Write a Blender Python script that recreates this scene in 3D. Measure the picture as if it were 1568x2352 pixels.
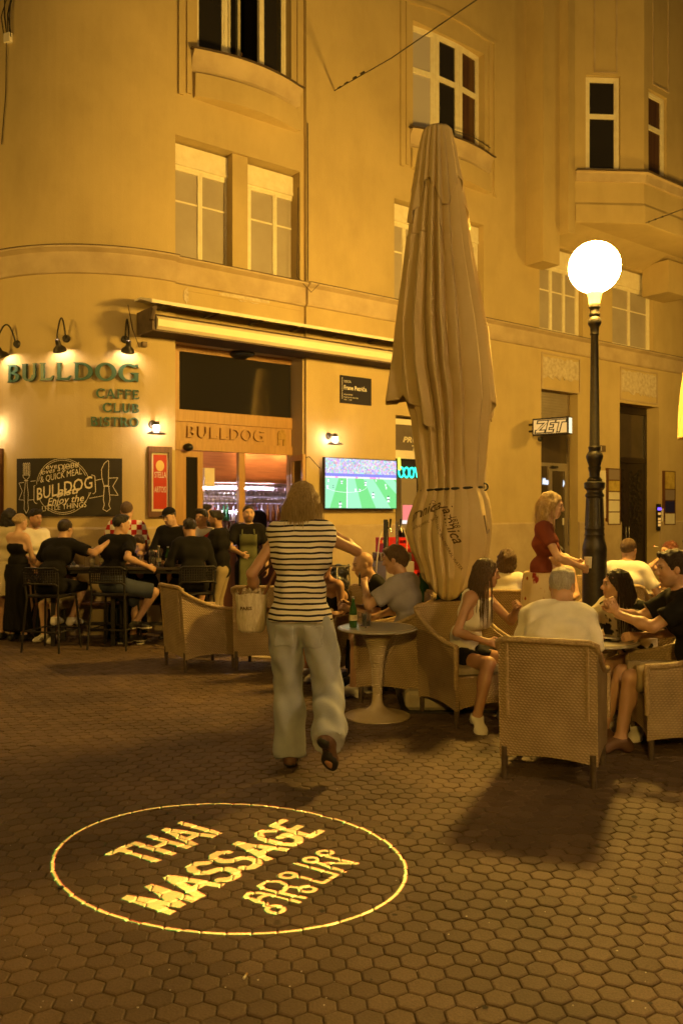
import bpy, math, random
import numpy as np
from mathutils import Vector, Matrix

# ------------------------------------------------------------------ camera, world, exposure
for o in list(bpy.data.objects):
    bpy.data.objects.remove(o, do_unlink=True)
scene = bpy.context.scene
COL = scene.collection
FPX, CX, CY, EYE = 1960.0, 784.0, 1176.0, 1.63      # photo measured at 1568 x 2352
cam_data = bpy.data.cameras.new('camera')
cam_data.sensor_fit = 'AUTO'
cam_data.sensor_width = 36.0
cam_data.lens = FPX / 2352.0 * 36.0
cam_data.clip_start = 0.05
cam_data.clip_end = 400.0
cam = bpy.data.objects.new('camera', cam_data)
COL.objects.link(cam)
cam.location = (0, 0, EYE)
cam.rotation_euler = (math.radians(90), 0, 0)
scene.camera = cam
cam_data.dof.use_dof = True
cam_data.dof.focus_distance = 5.8
cam_data.dof.aperture_fstop = 3.2

world = bpy.data.worlds.new('World')
scene.world = world
world.use_nodes = True
wn = world.node_tree
sky_node = wn.nodes.new('ShaderNodeTexSky')
sky_node.sky_type = 'NISHITA'
sky_node.sun_disc = False
sky_node.sun_elevation = math.radians(-4.0)
sky_node.sun_rotation = math.radians(200)
bg = wn.nodes['Background']
mixn = wn.nodes.new('ShaderNodeMixRGB')
mixn.blend_type = 'ADD'
mixn.inputs['Fac'].default_value = 1.0
mixn.inputs['Color2'].default_value = (0.30, 0.175, 0.065, 1)   # city glow of sodium street light
wn.links.new(sky_node.outputs['Color'], mixn.inputs['Color1'])
wn.links.new(mixn.outputs['Color'], bg.inputs['Color'])
bg.inputs['Strength'].default_value = 0.10

vs = scene.view_settings
vs.view_transform = 'Standard'
vs.look = 'None'
vs.exposure = 0.10
vs.gamma = 1.0
vs.use_curve_mapping = False
scene.cycles.use_denoising = True
scene.cycles.max_bounces = 6
scene.cycles.diffuse_bounces = 3
scene.cycles.glossy_bounces = 3
scene.cycles.transmission_bounces = 6
scene.cycles.transparent_max_bounces = 8
scene.cycles.caustics_reflective = False
scene.cycles.caustics_refractive = False
scene.cycles.sample_clamp_indirect = 4.0
scene.cycles.use_light_tree = True

SODIUM = (1.0, 0.56, 0.088)
GLOBE_POWER = 560.0
random.seed(7)
rng = np.random.default_rng(7)

# ------------------------------------------------------------------ pixel helpers
def ground(px, py):
    d = FPX * EYE / (py - CY)
    return ((px - CX) / FPX * d, d)

def at(px, py, d):
    return Vector(((px - CX) / FPX * d, d, EYE + (CY - py) / FPX * d))

# facade: straight line in plan, u along it, v out of it
FP0 = np.array([0.0, 13.53])
TH = math.atan(0.779)
FT = np.array([math.cos(TH), math.sin(TH)])
FN = np.array([math.sin(TH), -math.cos(TH)])
def FW(u, v, z):
    p = FP0 + FT * u + FN * v
    return Vector((p[0], p[1], z))
def fpix(px, py, v=0.0):
    dx = (px - CX) / FPX
    s = (v + FP0 @ FN) / (dx * FN[0] + FN[1])
    p = np.array([dx * s, s])
    return float((p - FP0) @ FT), EYE + (CY - py) / FPX * s
def fu(px, v=0.0):
    return fpix(px, 1000, v)[0]
# round corner: cylinder tangent to the facade at U0
U0 = fu(403)
RC = 2.08
CC = FP0 + FT * U0 - FN * RC
A_END = math.atan2(FN[1], FN[0])          # angle of outward normal where the curve meets the facade
def CW(a, v, z):
    """a: angle measured back (to the left) from the end of the curve"""
    t = A_END - a
    return Vector((CC[0] + (RC + v) * math.cos(t), CC[1] + (RC + v) * math.sin(t), z))
def cpix(px, py, v=0.0):
    dx = (px - CX) / FPX
    # |s*(dx,1)-CC| = RC+v
    A = dx * dx + 1; B = -2 * (dx * CC[0] + CC[1]); C = CC @ CC - (RC + v) ** 2
    s = (-B - math.sqrt(max(0, B * B - 4 * A * C))) / (2 * A)
    t = math.atan2(s - CC[1], dx * s - CC[0])
    return A_END - t, EYE + (CY - py) / FPX * s

# ------------------------------------------------------------------ object helpers
def new_obj(name, data, parent=None):
    o = bpy.data.objects.new(name, data)
    COL.objects.link(o)
    if parent is not None:
        o.parent = parent
    return o

def tag(o, label=None, cat=None, group=None, kind=None):
    if label: o['label'] = label
    if cat: o['category'] = cat
    if group: o['group'] = group
    if kind: o['kind'] = kind
    return o

def empty(name, loc=(0, 0, 0), rz=0.0, label=None, cat=None, group=None, kind=None):
    o = new_obj(name, None)
    o.empty_display_size = 0.1
    o.location = loc
    o.rotation_euler = (0, 0, rz)
    return tag(o, label, cat, group, kind)

def copy_tree(o, parent=None):
    c = o.copy()
    COL.objects.link(c)
    if parent is not None:
        c.parent = parent
    for ch in [x for x in COL.objects if x.parent == o]:
        copy_tree(ch, c)
    return c

class MB:
    def __init__(s, M=None):
        s.v = []; s.f = []; s.mi = []; s.cur = 0
        s.M = M
    def add(s, verts, faces):
        n = len(s.v)
        if s.M is not None:
            verts = [s.M @ Vector(p) for p in verts]
        s.v.extend([tuple(p) for p in verts])
        for f in faces:
            s.f.append(tuple(i + n for i in f)); s.mi.append(s.cur)
        return s
    def box(s, x0, x1, y0, y1, z0, z1, fn=None):
        P = [(x0, y0, z0), (x1, y0, z0), (x1, y1, z0), (x0, y1, z0), (x0, y0, z1), (x1, y0, z1), (x1, y1, z1), (x0, y1, z1)]
        if fn: P = [fn(*p) for p in P]
        return s.add(P, [(0, 3, 2, 1), (4, 5, 6, 7), (0, 1, 5, 4), (1, 2, 6, 5), (2, 3, 7, 6), (3, 0, 4, 7)])
    def bbox(s, x0, x1, y0, y1, z0, z1, b=0.01, fn=None):
        """box with chamfered vertical+horizontal edges (simple bevel, 24 verts)"""
        P = []; F = []
        xs = (x0, x1); ys = (y0, y1); zs = (z0, z1)
        idx = {}
        for i in (0, 1):
            for j in (0, 1):
                for k in (0, 1):
                    sx = 1 if i == 0 else -1; sy = 1 if j == 0 else -1; sz = 1 if k == 0 else -1
                    for ax in range(3):
                        p = [xs[i], ys[j], zs[k]]
                        if ax != 0: p[0] += sx * b
                        if ax != 1: p[1] += sy * b
                        if ax != 2: p[2] += sz * b
                        idx[(i, j, k, ax)] = len(P); P.append(tuple(p))
        if fn: P = [fn(*p) for p in P]
        def q(*a): F.append(a)
        for e in (0, 1):
            q(idx[(e, 0, 0, 0)], idx[(e, 1, 0, 0)], idx[(e, 1, 1, 0)], idx[(e, 0, 1, 0)])
            q(idx[(0, e, 0, 1)], idx[(1, e, 0, 1)], idx[(1, e, 1, 1)], idx[(0, e, 1, 1)])
            q(idx[(0, 0, e, 2)], idx[(1, 0, e, 2)], idx[(1, 1, e, 2)], idx[(0, 1, e, 2)])
        for e in (0, 1):
            for g in (0, 1):
                q(idx[(0, e, g, 1)], idx[(1, e, g, 1)], idx[(1, e, g, 2)], idx[(0, e, g, 2)])
                q(idx[(e, 0, g, 0)], idx[(e, 1, g, 0)], idx[(e, 1, g, 2)], idx[(e, 0, g, 2)])
                q(idx[(e, g, 0, 0)], idx[(e, g, 1, 0)], idx[(e, g, 1, 1)], idx[(e, g, 0, 1)])
        for i in (0, 1):
            for j in (0, 1):
                for k in (0, 1):
                    q(idx[(i, j, k, 0)], idx[(i, j, k, 1)], idx[(i, j, k, 2)])
        return s.add(P, F)
    def tube(s, path, r, n=8, caps=True, closed=False):
        pts = [Vector(p) for p in path]
        R = r if isinstance(r, (list, tuple)) else [r] * len(pts)
        V = []; F = []
        up = Vector((0, 0, 1))
        m = len(pts)
        nrm = None
        for i, p in enumerate(pts):
            if closed:
                d = pts[(i + 1) % m] - pts[i - 1]
            else:
                d = (pts[min(i + 1, m - 1)] - pts[max(i - 1, 0)])
            if d.length < 1e-9: d = Vector((0, 0, 1))
            d.normalize()
            if nrm is None:
                a = up if abs(d.z) < 0.9 else Vector((1, 0, 0))
                nrm = (a - d * a.dot(d)).normalized()
            else:
                nrm = (nrm - d * nrm.dot(d))
                if nrm.length < 1e-6: nrm = d.orthogonal()
                nrm.normalize()
            b = d.cross(nrm)
            for k in range(n):
                t = 2 * math.pi * k / n
                V.append(p + nrm * (R[i] * math.cos(t)) + b * (R[i] * math.sin(t)))
        for i in range(m if closed else m - 1):
            j = (i + 1) % m
            for k in range(n):
                F.append((i * n + k, i * n + (k + 1) % n, j * n + (k + 1) % n, j * n + k))
        if caps and not closed:
            F.append(tuple(range(n - 1, -1, -1))); F.append(tuple((m - 1) * n + k for k in range(n)))
        return s.add(V, F)
    def lathe(s, prof, c=(0, 0, 0), n=24, cap=True):
        V = []; F = []
        for (r, z) in prof:
            for k in range(n):
                t = 2 * math.pi * k / n
                V.append((c[0] + r * math.cos(t), c[1] + r * math.sin(t), c[2] + z))
        m = len(prof)
        for i in range(m - 1):
            for k in range(n):
                F.append((i * n + k, i * n + (k + 1) % n, (i + 1) * n + (k + 1) % n, (i + 1) * n + k))
        if cap:
            F.append(tuple(range(n - 1, -1, -1))); F.append(tuple((m - 1) * n + k for k in range(n)))
        return s.add(V, F)
    def sphere(s, c, r, n=16, m=10, sc=(1, 1, 1)):
        V = []; F = []
        for i in range(m + 1):
            a = math.pi * i / m
            for k in range(n):
                t = 2 * math.pi * k / n
                V.append((c[0] + sc[0] * r * math.sin(a) * math.cos(t), c[1] + sc[1] * r * math.sin(a) * math.sin(t), c[2] + sc[2] * r * math.cos(a)))
        for i in range(m):
            for k in range(n):
                F.append((i * n + k, (i + 1) * n + k, (i + 1) * n + (k + 1) % n, i * n + (k + 1) % n))
        return s.add(V, F)
    def poly(s, pts):
        return s.add(pts, [tuple(range(len(pts)))])
    def prism(s, outline, fn, d0, d1):
        """outline (a,b) list; fn(a, depth, b) -> point"""
        n = len(outline)
        V = [fn(a, d0, b) for a, b in outline] + [fn(a, d1, b) for a, b in outline]
        F = [tuple(range(n)), tuple(range(2 * n - 1, n - 1, -1))]
        for i in range(n):
            j = (i + 1) % n
            F.append((i, i + n, j + n, j))
        return s.add(V, F)
    def build(s, name, mats, parent=None, smooth=None, recalc=True):
        me = bpy.data.meshes.new(name)
        me.from_pydata(s.v, [], s.f)
        if not isinstance(mats, (list, tuple)): mats = [mats]
        for m in mats: me.materials.append(m)
        if len(mats) > 1:
            me.polygons.foreach_set('material_index', s.mi)
        finish_mesh(me, smooth, recalc)
        return new_obj(name, me, parent)

def finish_mesh(me, smooth=None, recalc=True):
    if recalc:
        import bmesh
        bm = bmesh.new(); bm.from_mesh(me)
        bmesh.ops.recalc_face_normals(bm, faces=bm.faces)
        bm.to_mesh(me); bm.free()
    if smooth is not None:
        me.polygons.foreach_set('use_smooth', [True] * len(me.polygons))
        if smooth < 180:
            me.set_sharp_from_angle(angle=math.radians(smooth))
    me.update()

# ------------------------------------------------------------------ materials
_mc = {}
def srgb(*c):
    def g(x):
        x /= 255.0
        return x / 12.92 if x <= 0.04045 else ((x + 0.055) / 1.055) ** 2.4
    return tuple(g(x) for x in c)

def mat(name, c1, c2=None, scale=6.0, rough=0.6, metal=0.0, bump=0.0, bscale=40.0, emit=None, estr=0.0, spec=0.5, detail=4.0, stretch=None, trans=0.0, alpha=1.0, ior=1.45):
    if name in _mc: return _mc[name]
    m = bpy.data.materials.new(name)
    m.use_nodes = True
    nt = m.node_tree
    b = nt.nodes['Principled BSDF']
    b.inputs['Base Color'].default_value = (*c1, 1)
    b.inputs['Roughness'].default_value = rough
    b.inputs['Metallic'].default_value = metal
    b.inputs['Specular IOR Level'].default_value = spec
    b.inputs['IOR'].default_value = ior
    b.inputs['Transmission Weight'].default_value = trans
    b.inputs['Alpha'].default_value = alpha
    if emit is not None:
        b.inputs['Emission Color'].default_value = (*emit, 1)
        b.inputs['Emission Strength'].default_value = estr
    if c2 is not None or bump > 0:
        tc = nt.nodes.new('ShaderNodeTexCoord')
        src = tc.outputs['Object']
        if stretch:
            mp = nt.nodes.new('ShaderNodeMapping')
            mp.inputs['Scale'].default_value = stretch
            nt.links.new(src, mp.inputs['Vector']); src = mp.outputs['Vector']
    if c2 is not None:
        n = nt.nodes.new('ShaderNodeTexNoise')
        n.inputs['Scale'].default_value = scale
        n.inputs['Detail'].default_value = detail
        n.inputs['Roughness'].default_value = 0.6
        nt.links.new(src, n.inputs['Vector'])
        r = nt.nodes.new('ShaderNodeValToRGB')
        r.color_ramp.elements[0].position = 0.35; r.color_ramp.elements[0].color = (*c1, 1)
        r.color_ramp.elements[1].position = 0.68; r.color_ramp.elements[1].color = (*c2, 1)
        nt.links.new(n.outputs['Fac'], r.inputs['Fac'])
        nt.links.new(r.outputs['Color'], b.inputs['Base Color'])
    if bump > 0:
        n2 = nt.nodes.new('ShaderNodeTexNoise')
        n2.inputs['Scale'].default_value = bscale
        n2.inputs['Detail'].default_value = 3.0
        nt.links.new(src, n2.inputs['Vector'])
        bp = nt.nodes.new('ShaderNodeBump')
        bp.inputs['Strength'].default_value = bump
        bp.inputs['Distance'].default_value = 0.01
        nt.links.new(n2.outputs['Fac'], bp.inputs['Height'])
        nt.links.new(bp.outputs['Normal'], b.inputs['Normal'])
    _mc[name] = m
    return m

def emat(name, col, s):
    if name in _mc: return _mc[name]
    m = bpy.data.materials.new(name); m.use_nodes = True
    nt = m.node_tree
    for n in list(nt.nodes):
        if n.type == 'BSDF_PRINCIPLED': nt.nodes.remove(n)
    e = nt.nodes.new('ShaderNodeEmission')
    e.inputs['Color'].default_value = (*col, 1); e.inputs['Strength'].default_value = s
    nt.links.new(e.outputs['Emission'], nt.nodes['Material Output'].inputs['Surface'])
    _mc[name] = m
    return m

PLASTER = mat('plaster_ochre', (0.53, 0.415, 0.215), (0.46, 0.36, 0.185), scale=0.8, rough=0.85, bump=0.25, bscale=55, detail=9, spec=0.2)
def streaks(m):
    nt = m.node_tree; L = nt.links; b = nt.nodes['Principled BSDF']
    src = b.inputs['Base Color'].links[0].from_socket
    g = nt.nodes.new('ShaderNodeNewGeometry'); mp = nt.nodes.new('ShaderNodeMapping'); mp.inputs['Scale'].default_value = (1.4, 1.4, .5)
    n = nt.nodes.new('ShaderNodeTexNoise'); n.inputs['Scale'].default_value = 1.6; n.inputs['Detail'].default_value = 8; n.inputs['Roughness'].default_value = .65
    r = nt.nodes.new('ShaderNodeValToRGB'); r.color_ramp.elements[0].position = .33; r.color_ramp.elements[0].color = (.76, .73, .69, 1); r.color_ramp.elements[1].position = .56; r.color_ramp.elements[1].color = (1.02, 1.02, 1.02, 1)
    mx = nt.nodes.new('ShaderNodeMixRGB'); mx.blend_type = 'MULTIPLY'; mx.inputs[0].default_value = .30
    L.new(g.outputs['Position'], mp.inputs[0]); L.new(mp.outputs[0], n.inputs['Vector']); L.new(n.outputs['Fac'], r.inputs[0])
    L.new(src, mx.inputs[1]); L.new(r.outputs[0], mx.inputs[2]); L.new(mx.outputs[0], b.inputs['Base Color'])
streaks(PLASTER)
PLASTER_D = mat('plaster_trim', (0.50, 0.40, 0.26), (0.40, 0.31, 0.20), scale=2.5, rough=0.85, bump=0.2, bscale=40, detail=8, spec=0.2)
PLASTER_RAW = mat('plaster_raw', (0.62, 0.55, 0.42), (0.42, 0.34, 0.24), scale=14, rough=0.95, bump=1.0, bscale=30, detail=8, spec=0.1)
FRAME_W = mat('window_paint', (0.82, 0.77, 0.62), (0.74, 0.67, 0.50), scale=9, rough=0.45, bump=0.1, bscale=60)
GLASS = mat('window_glass', (0.020, 0.018, 0.016), rough=0.05, spec=0.7)
BLIND = mat('blind_cloth', (0.40, 0.35, 0.30), (0.35, 0.30, 0.25), scale=3, rough=0.5, spec=0.6)
WOOD = mat('oak_wood', (0.46, 0.27, 0.10), (0.36, 0.20, 0.07), scale=5, rough=0.45, bump=0.15, bscale=30, stretch=(6, 6, 0.6), detail=6)
WOOD_D = mat('brown_wood', (0.12, 0.05, 0.022), (0.08, 0.03, 0.014), scale=5, rough=0.4, stretch=(6, 6, 0.6))
SILLM = mat('sill_flashing', (0.14, 0.10, 0.07), (0.09, 0.065, 0.05), scale=6, rough=0.6, metal=0.3)
IRON = mat('black_iron', (0.030, 0.027, 0.024), (0.045, 0.038, 0.03), scale=20, rough=0.42, metal=0.5, bump=0.1, bscale=60)
BLACK = mat('black_plastic', (0.012, 0.012, 0.012), rough=0.4)
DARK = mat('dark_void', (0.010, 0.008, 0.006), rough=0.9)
STEEL = mat('steel', (0.45, 0.44, 0.43), rough=0.25, metal=1.0)
WHITEM = mat('white_metal', (0.78, 0.73, 0.64), (0.70, 0.64, 0.54), scale=4, rough=0.4)
# ------------------------------------------------------------------ flat shapes from signed distance (letters, stencils)
def sd_poly(P, pts):
    pts = np.asarray(pts, float)
    x, y = P[..., 0], P[..., 1]
    d = np.full(x.shape, 1e9); s = np.ones(x.shape)
    n = len(pts)
    for i in range(n):
        a = pts[i]; b = pts[i - 1]
        e = b - a
        wx, wy = x - a[0], y - a[1]
        t = np.clip((wx * e[0] + wy * e[1]) / (e @ e + 1e-12), 0, 1)
        d = np.minimum(d, (wx - e[0] * t) ** 2 + (wy - e[1] * t) ** 2)
        c1 = y >= a[1]; c2 = y < b[1]; c3 = e[0] * wy > e[1] * wx
        s = np.where((c1 & c2 & c3) | (~c1 & ~c2 & ~c3), -s, s)
    return s * np.sqrt(d)

def seg(x0, y0, x1, y1, w0, w1=None):
    w1 = w0 if w1 is None else w1
    dx, dy = x1 - x0, y1 - y0
    L = math.hypot(dx, dy) or 1
    nx, ny = -dy / L, dx / L
    return [(x0 + nx * w0 / 2, y0 + ny * w0 / 2), (x1 + nx * w1 / 2, y1 + ny * w1 / 2), (x1 - nx * w1 / 2, y1 - ny * w1 / 2), (x0 - nx * w0 / 2, y0 - ny * w0 / 2)]

def arc(cx, cy, rx, ry, a0, a1, wx, wy=None, n=18):
    """band of an ellipse: wx = thickness at the sides, wy = at top/bottom"""
    wy = wx if wy is None else wy
    o = []; i = []
    for k in range(n + 1):
        t = math.radians(a0 + (a1 - a0) * k / n)
        o.append((cx + rx * math.cos(t), cy + ry * math.sin(t)))
        i.append((cx + (rx - wx) * math.cos(t), cy + (ry - wy) * math.sin(t)))
    return o + i[::-1]

def fill_region(S, xs, ys):
    """polygons of S<0 on a grid -> verts, faces, contour segments"""
    V = []; F = []; SEG = []
    ins = S < 0
    full = ins[:-1, :-1] & ins[1:, :-1] & ins[:-1, 1:] & ins[1:, 1:]
    any_ = ins[:-1, :-1] | ins[1:, :-1] | ins[:-1, 1:] | ins[1:, 1:]
    nx, ny = full.shape
    for j in range(ny):
        i = 0
        row = full[:, j]
        while i < nx:
            if row[i]:
                k = i
                while k < nx and row[k]: k += 1
                n = len(V)
                V += [(xs[i], ys[j]), (xs[k], ys[j]), (xs[k], ys[j + 1]), (xs[i], ys[j + 1])]
                F.append((n, n + 1, n + 2, n + 3)); i = k
            else: i += 1
    bi, bj = np.nonzero(any_ & ~full)
    for i, j in zip(bi.tolist(), bj.tolist()):
        c = [(i, j), (i + 1, j), (i + 1, j + 1), (i, j + 1)]
        poly = []; kinds = []
        for q in range(4):
            a = c[q]; b = c[(q + 1) % 4]
            sa, sb = S[a], S[b]
            if sa < 0:
                poly.append((xs[a[0]], ys[a[1]])); kinds.append(0)
            if (sa < 0) != (sb < 0):
                t = sa / (sa - sb)
                poly.append((xs[a[0]] + (xs[b[0]] - xs[a[0]]) * t, ys[a[1]] + (ys[b[1]] - ys[a[1]]) * t))
                kinds.append(1 if sa < 0 else 2)      # 1 = leaving
        if len(poly) >= 3:
            n = len(V); V += poly; F.append(tuple(range(n, n + len(poly))))
            m = len(poly)
            for q in range(m):
                if kinds[q] == 1 and kinds[(q + 1) % m] == 2:
                    SEG.append((poly[q], poly[(q + 1) % m]))
    return V, F, SEG

def shape_into(mb, polys, fn, depth, res, holes=()):
    """union of polygons minus holes, extruded: fn(a, b, d) -> 3D point, d from 0 (back) to depth (front)"""
    allp = np.array([p for q in polys for p in q])
    x0, y0 = allp.min(0) - 2 * res; x1, y1 = allp.max(0) + 2 * res
    xs = np.arange(x0, x1 + res, res); ys = np.arange(y0, y1 + res, res)
    P = np.stack(np.meshgrid(xs, ys, indexing='ij'), -1)
    S = np.full(P.shape[:2], 1e9)
    for q in polys: S = np.minimum(S, sd_poly(P, q))
    for q in holes: S = np.maximum(S, -sd_poly(P, q))
    V, F, SEG = fill_region(S, xs, ys)
    mb.add([fn(a, b, depth) for a, b in V], F)
    if depth != 0:
        for p, q in SEG:
            mb.add([fn(p[0], p[1], depth), fn(q[0], q[1], depth), fn(q[0], q[1], 0), fn(p[0], p[1], 0)], [(0, 1, 2, 3)])

def text_geo(s, size=1.0, bold=0.0, align='LEFT', shear=0.0):
    cu = bpy.data.curves.new('txt', 'FONT')
    cu.body = s; cu.size = size; cu.align_x = align; cu.offset = bold; cu.resolution_u = 2; cu.shear = shear
    o = bpy.data.objects.new('txt', cu)
    COL.objects.link(o)
    dg = bpy.context.evaluated_depsgraph_get()
    me = o.evaluated_get(dg).to_mesh()
    V = [tuple(v.co) for v in me.vertices]; F = [tuple(p.vertices) for p in me.polygons]
    o.evaluated_get(dg).to_mesh_clear()
    bpy.data.objects.remove(o, do_unlink=True); bpy.data.curves.remove(cu)
    return V, F

def text_into(mb, s, size, fn, bold=0.0, align='LEFT', width=None, shear=0.0):
    V, F = text_geo(s, size, bold, align, shear)
    if width and V:
        w = max(v[0] for v in V) - min(v[0] for v in V)
        k = width / max(w, 1e-6)
        V = [(v[0] * k, v[1], 0) for v in V]
    mb.add([fn(v[0], v[1]) for v in V], F)

# ------------------------------------------------------------------ ground
def paver_mat():
    m = bpy.data.materials.new('paver_concrete'); m.use_nodes = True
    nt = m.node_tree; b = nt.nodes['Principled BSDF']; L = nt.links
    geo = nt.nodes.new('ShaderNodeNewGeometry'); oi = nt.nodes.new('ShaderNodeObjectInfo')
    add = nt.nodes.new('ShaderNodeMath'); add.operation = 'ADD'
    L.new(geo.outputs['Random Per Island'], add.inputs[0]); L.new(oi.outputs['Random'], add.inputs[1])
    fr = nt.nodes.new('ShaderNodeMath'); fr.operation = 'FRACT'; L.new(add.outputs[0], fr.inputs[0])
    r1 = nt.nodes.new('ShaderNodeValToRGB')
    e = r1.color_ramp.elements
    e[0].color = (0.108, 0.072, 0.050, 1); e[1].color = (0.158, 0.108, 0.076, 1)
    n = nt.nodes.new('ShaderNodeTexNoise'); n.inputs['Scale'].default_value = 1.1; n.inputs['Detail'].default_value = 7
    L.new(geo.outputs['Position'], n.inputs['Vector'])
    r2 = nt.nodes.new('ShaderNodeValToRGB')
    r2.color_ramp.elements[0].position = 0.35; r2.color_ramp.elements[0].color = (0.62, 0.60, 0.58, 1)
    r2.color_ramp.elements[1].position = 0.65; r2.color_ramp.elements[1].color = (1.08, 1.05, 1.0, 1)
    L.new(n.outputs['Fac'], r2.inputs['Fac'])
    n3 = nt.nodes.new('ShaderNodeTexNoise'); n3.inputs['Scale'].default_value = 130; n3.inputs['Detail'].default_value = 3
    L.new(geo.outputs['Position'], n3.inputs['Vector'])
    r3 = nt.nodes.new('ShaderNodeValToRGB')
    r3.color_ramp.elements[0].position = 0.3; r3.color_ramp.elements[0].color = (0.7, 0.7, 0.7, 1)
    r3.color_ramp.elements[1].position = 0.75; r3.color_ramp.elements[1].color = (1.2, 1.2, 1.2, 1)
    L.new(n3.outputs['Fac'], r3.inputs['Fac'])
    L.new(fr.outputs[0], r1.inputs['Fac'])
    m1 = nt.nodes.new('ShaderNodeMixRGB'); m1.blend_type = 'MULTIPLY'; m1.inputs[0].default_value = 1
    m2 = nt.nodes.new('ShaderNodeMixRGB'); m2.blend_type = 'MULTIPLY'; m2.inputs[0].default_value = 1
    L.new(r1.outputs[0], m1.inputs[1]); L.new(r2.outputs[0], m1.inputs[2])
    L.new(m1.outputs[0], m2.inputs[1]); L.new(r3.outputs[0], m2.inputs[2])
    # small dark stains
    v = nt.nodes.new('ShaderNodeTexNoise'); v.inputs['Scale'].default_value = 9; v.inputs['Detail'].default_value = 2
    L.new(geo.outputs['Position'], v.inputs['Vector'])
    r4 = nt.nodes.new('ShaderNodeValToRGB')
    r4.color_ramp.elements[0].position = 0.70; r4.color_ramp.elements[0].color = (1, 1, 1, 1)
    r4.color_ramp.elements[1].position = 0.76; r4.color_ramp.elements[1].color = (0.45, 0.43, 0.42, 1)
    L.new(v.outputs['Fac'], r4.inputs['Fac'])
    m3 = nt.nodes.new('ShaderNodeMixRGB'); m3.blend_type = 'MULTIPLY'; m3.inputs[0].default_value = 1
    L.new(m2.outputs[0], m3.inputs[1]); L.new(r4.outputs[0], m3.inputs[2])
    L.new(m3.outputs[0], b.inputs['Base Color'])
    b.inputs['Roughness'].default_value = 0.68
    b.inputs['Specular IOR Level'].default_value = 0.35
    bp = nt.nodes.new('ShaderNodeBump'); bp.inputs['Strength'].default_value = 0.45; bp.inputs['Distance'].default_value = 0.004
    L.new(n3.outputs['Fac'], bp.inputs['Height']); L.new(bp.outputs['Normal'], b.inputs['Normal'])
    return m
PAVER = paver_mat()
SAND = mat('joint_sand', (0.080, 0.053, 0.036), (0.05, 0.034, 0.023), scale=30, rough=0.95, spec=0.1)

mb = MB()
mb.add([(-70, -60, -0.011), (70, -60, -0.011), (70, 70, -0.011), (-70, 70, -0.011)], [(0, 1, 2, 3)])
pavement = mb.build('pavement', SAND)
tag(pavement, kind='structure')
PIT = 0.0985
ROT = math.radians(4.3)
hexR = (PIT - 0.0022) / math.sqrt(3)
def hex_verts(cx, cy, tilt=(0, 0), dz=0.0):
    V = []
    for (r, z) in ((hexR - 0.009, 0.0), (hexR - 0.0015, -0.0028), (hexR, -0.011)):
        for k in range(6):
            t = ROT + math.radians(30 + 60 * k)
            x, y = r * math.cos(t), r * math.sin(t)
            V.append((cx + x, cy + y, z + dz + tilt[0] * x + tilt[1] * y))
    return V
HEXF = [tuple(range(6))] + [(6 + k, 6 + (k + 1) % 6, (k + 1) % 6, k) for k in range(6)] + [(12 + k, 12 + (k + 1) % 6, 6 + (k + 1) % 6, 6 + k) for k in range(6)]
hex_meshes = []
for q in range(6):
    m_ = MB(); m_.add(hex_verts(0, 0, (rng.normal(0, 0.017), rng.normal(0, 0.017))), HEXF)
    me = bpy.data.meshes.new('paver'); me.from_pydata(m_.v, [], m_.f); me.materials.append(PAVER)
    finish_mesh(me, None, False); hex_meshes.append(me)
a_vec = np.array([math.cos(ROT), math.sin(ROT)]) * PIT
b_vec = np.array([math.cos(ROT + math.pi / 3), math.sin(ROT + math.pi / 3)]) * PIT
cells = []
for i in range(-240, 240):
    for j in range(0, 190):
        p = a_vec * i + b_vec * j
        x, y = p
        if y < 1.2 or y > 13.6: continue
        if abs(x) > 0.40 * y + 1.5: continue
        # stop at the building line
        if (p - FP0) @ FN < -0.3 and x > -2.2: continue
        if x <= -2.2 and np.hypot(x - CC[0], y - CC[1]) < RC - 0.2: continue
        cells.append((x, y))
def in_view(c):
    return c[1] > 2.74 and abs(c[0]) < 0.395 * c[1]
order = sorted(range(len(cells)), key=lambda i: (not in_view(cells[i]), cells[i][1]))
near = set(order[:300])
big = MB()
for i, (x, y) in enumerate(cells):
    dz = float(rng.normal(0, 0.0010))
    if i in near:
        o = new_obj('paver', hex_meshes[i % 6], pavement)
        o.location = (x, y, dz)
    else:
        big.add(hex_verts(x, y, (rng.normal(0, 0.017), rng.normal(0, 0.017)), dz), HEXF)
fld = big.build('paver_field', PAVER, pavement, None, False)
tag(fld, kind='stuff')

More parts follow.
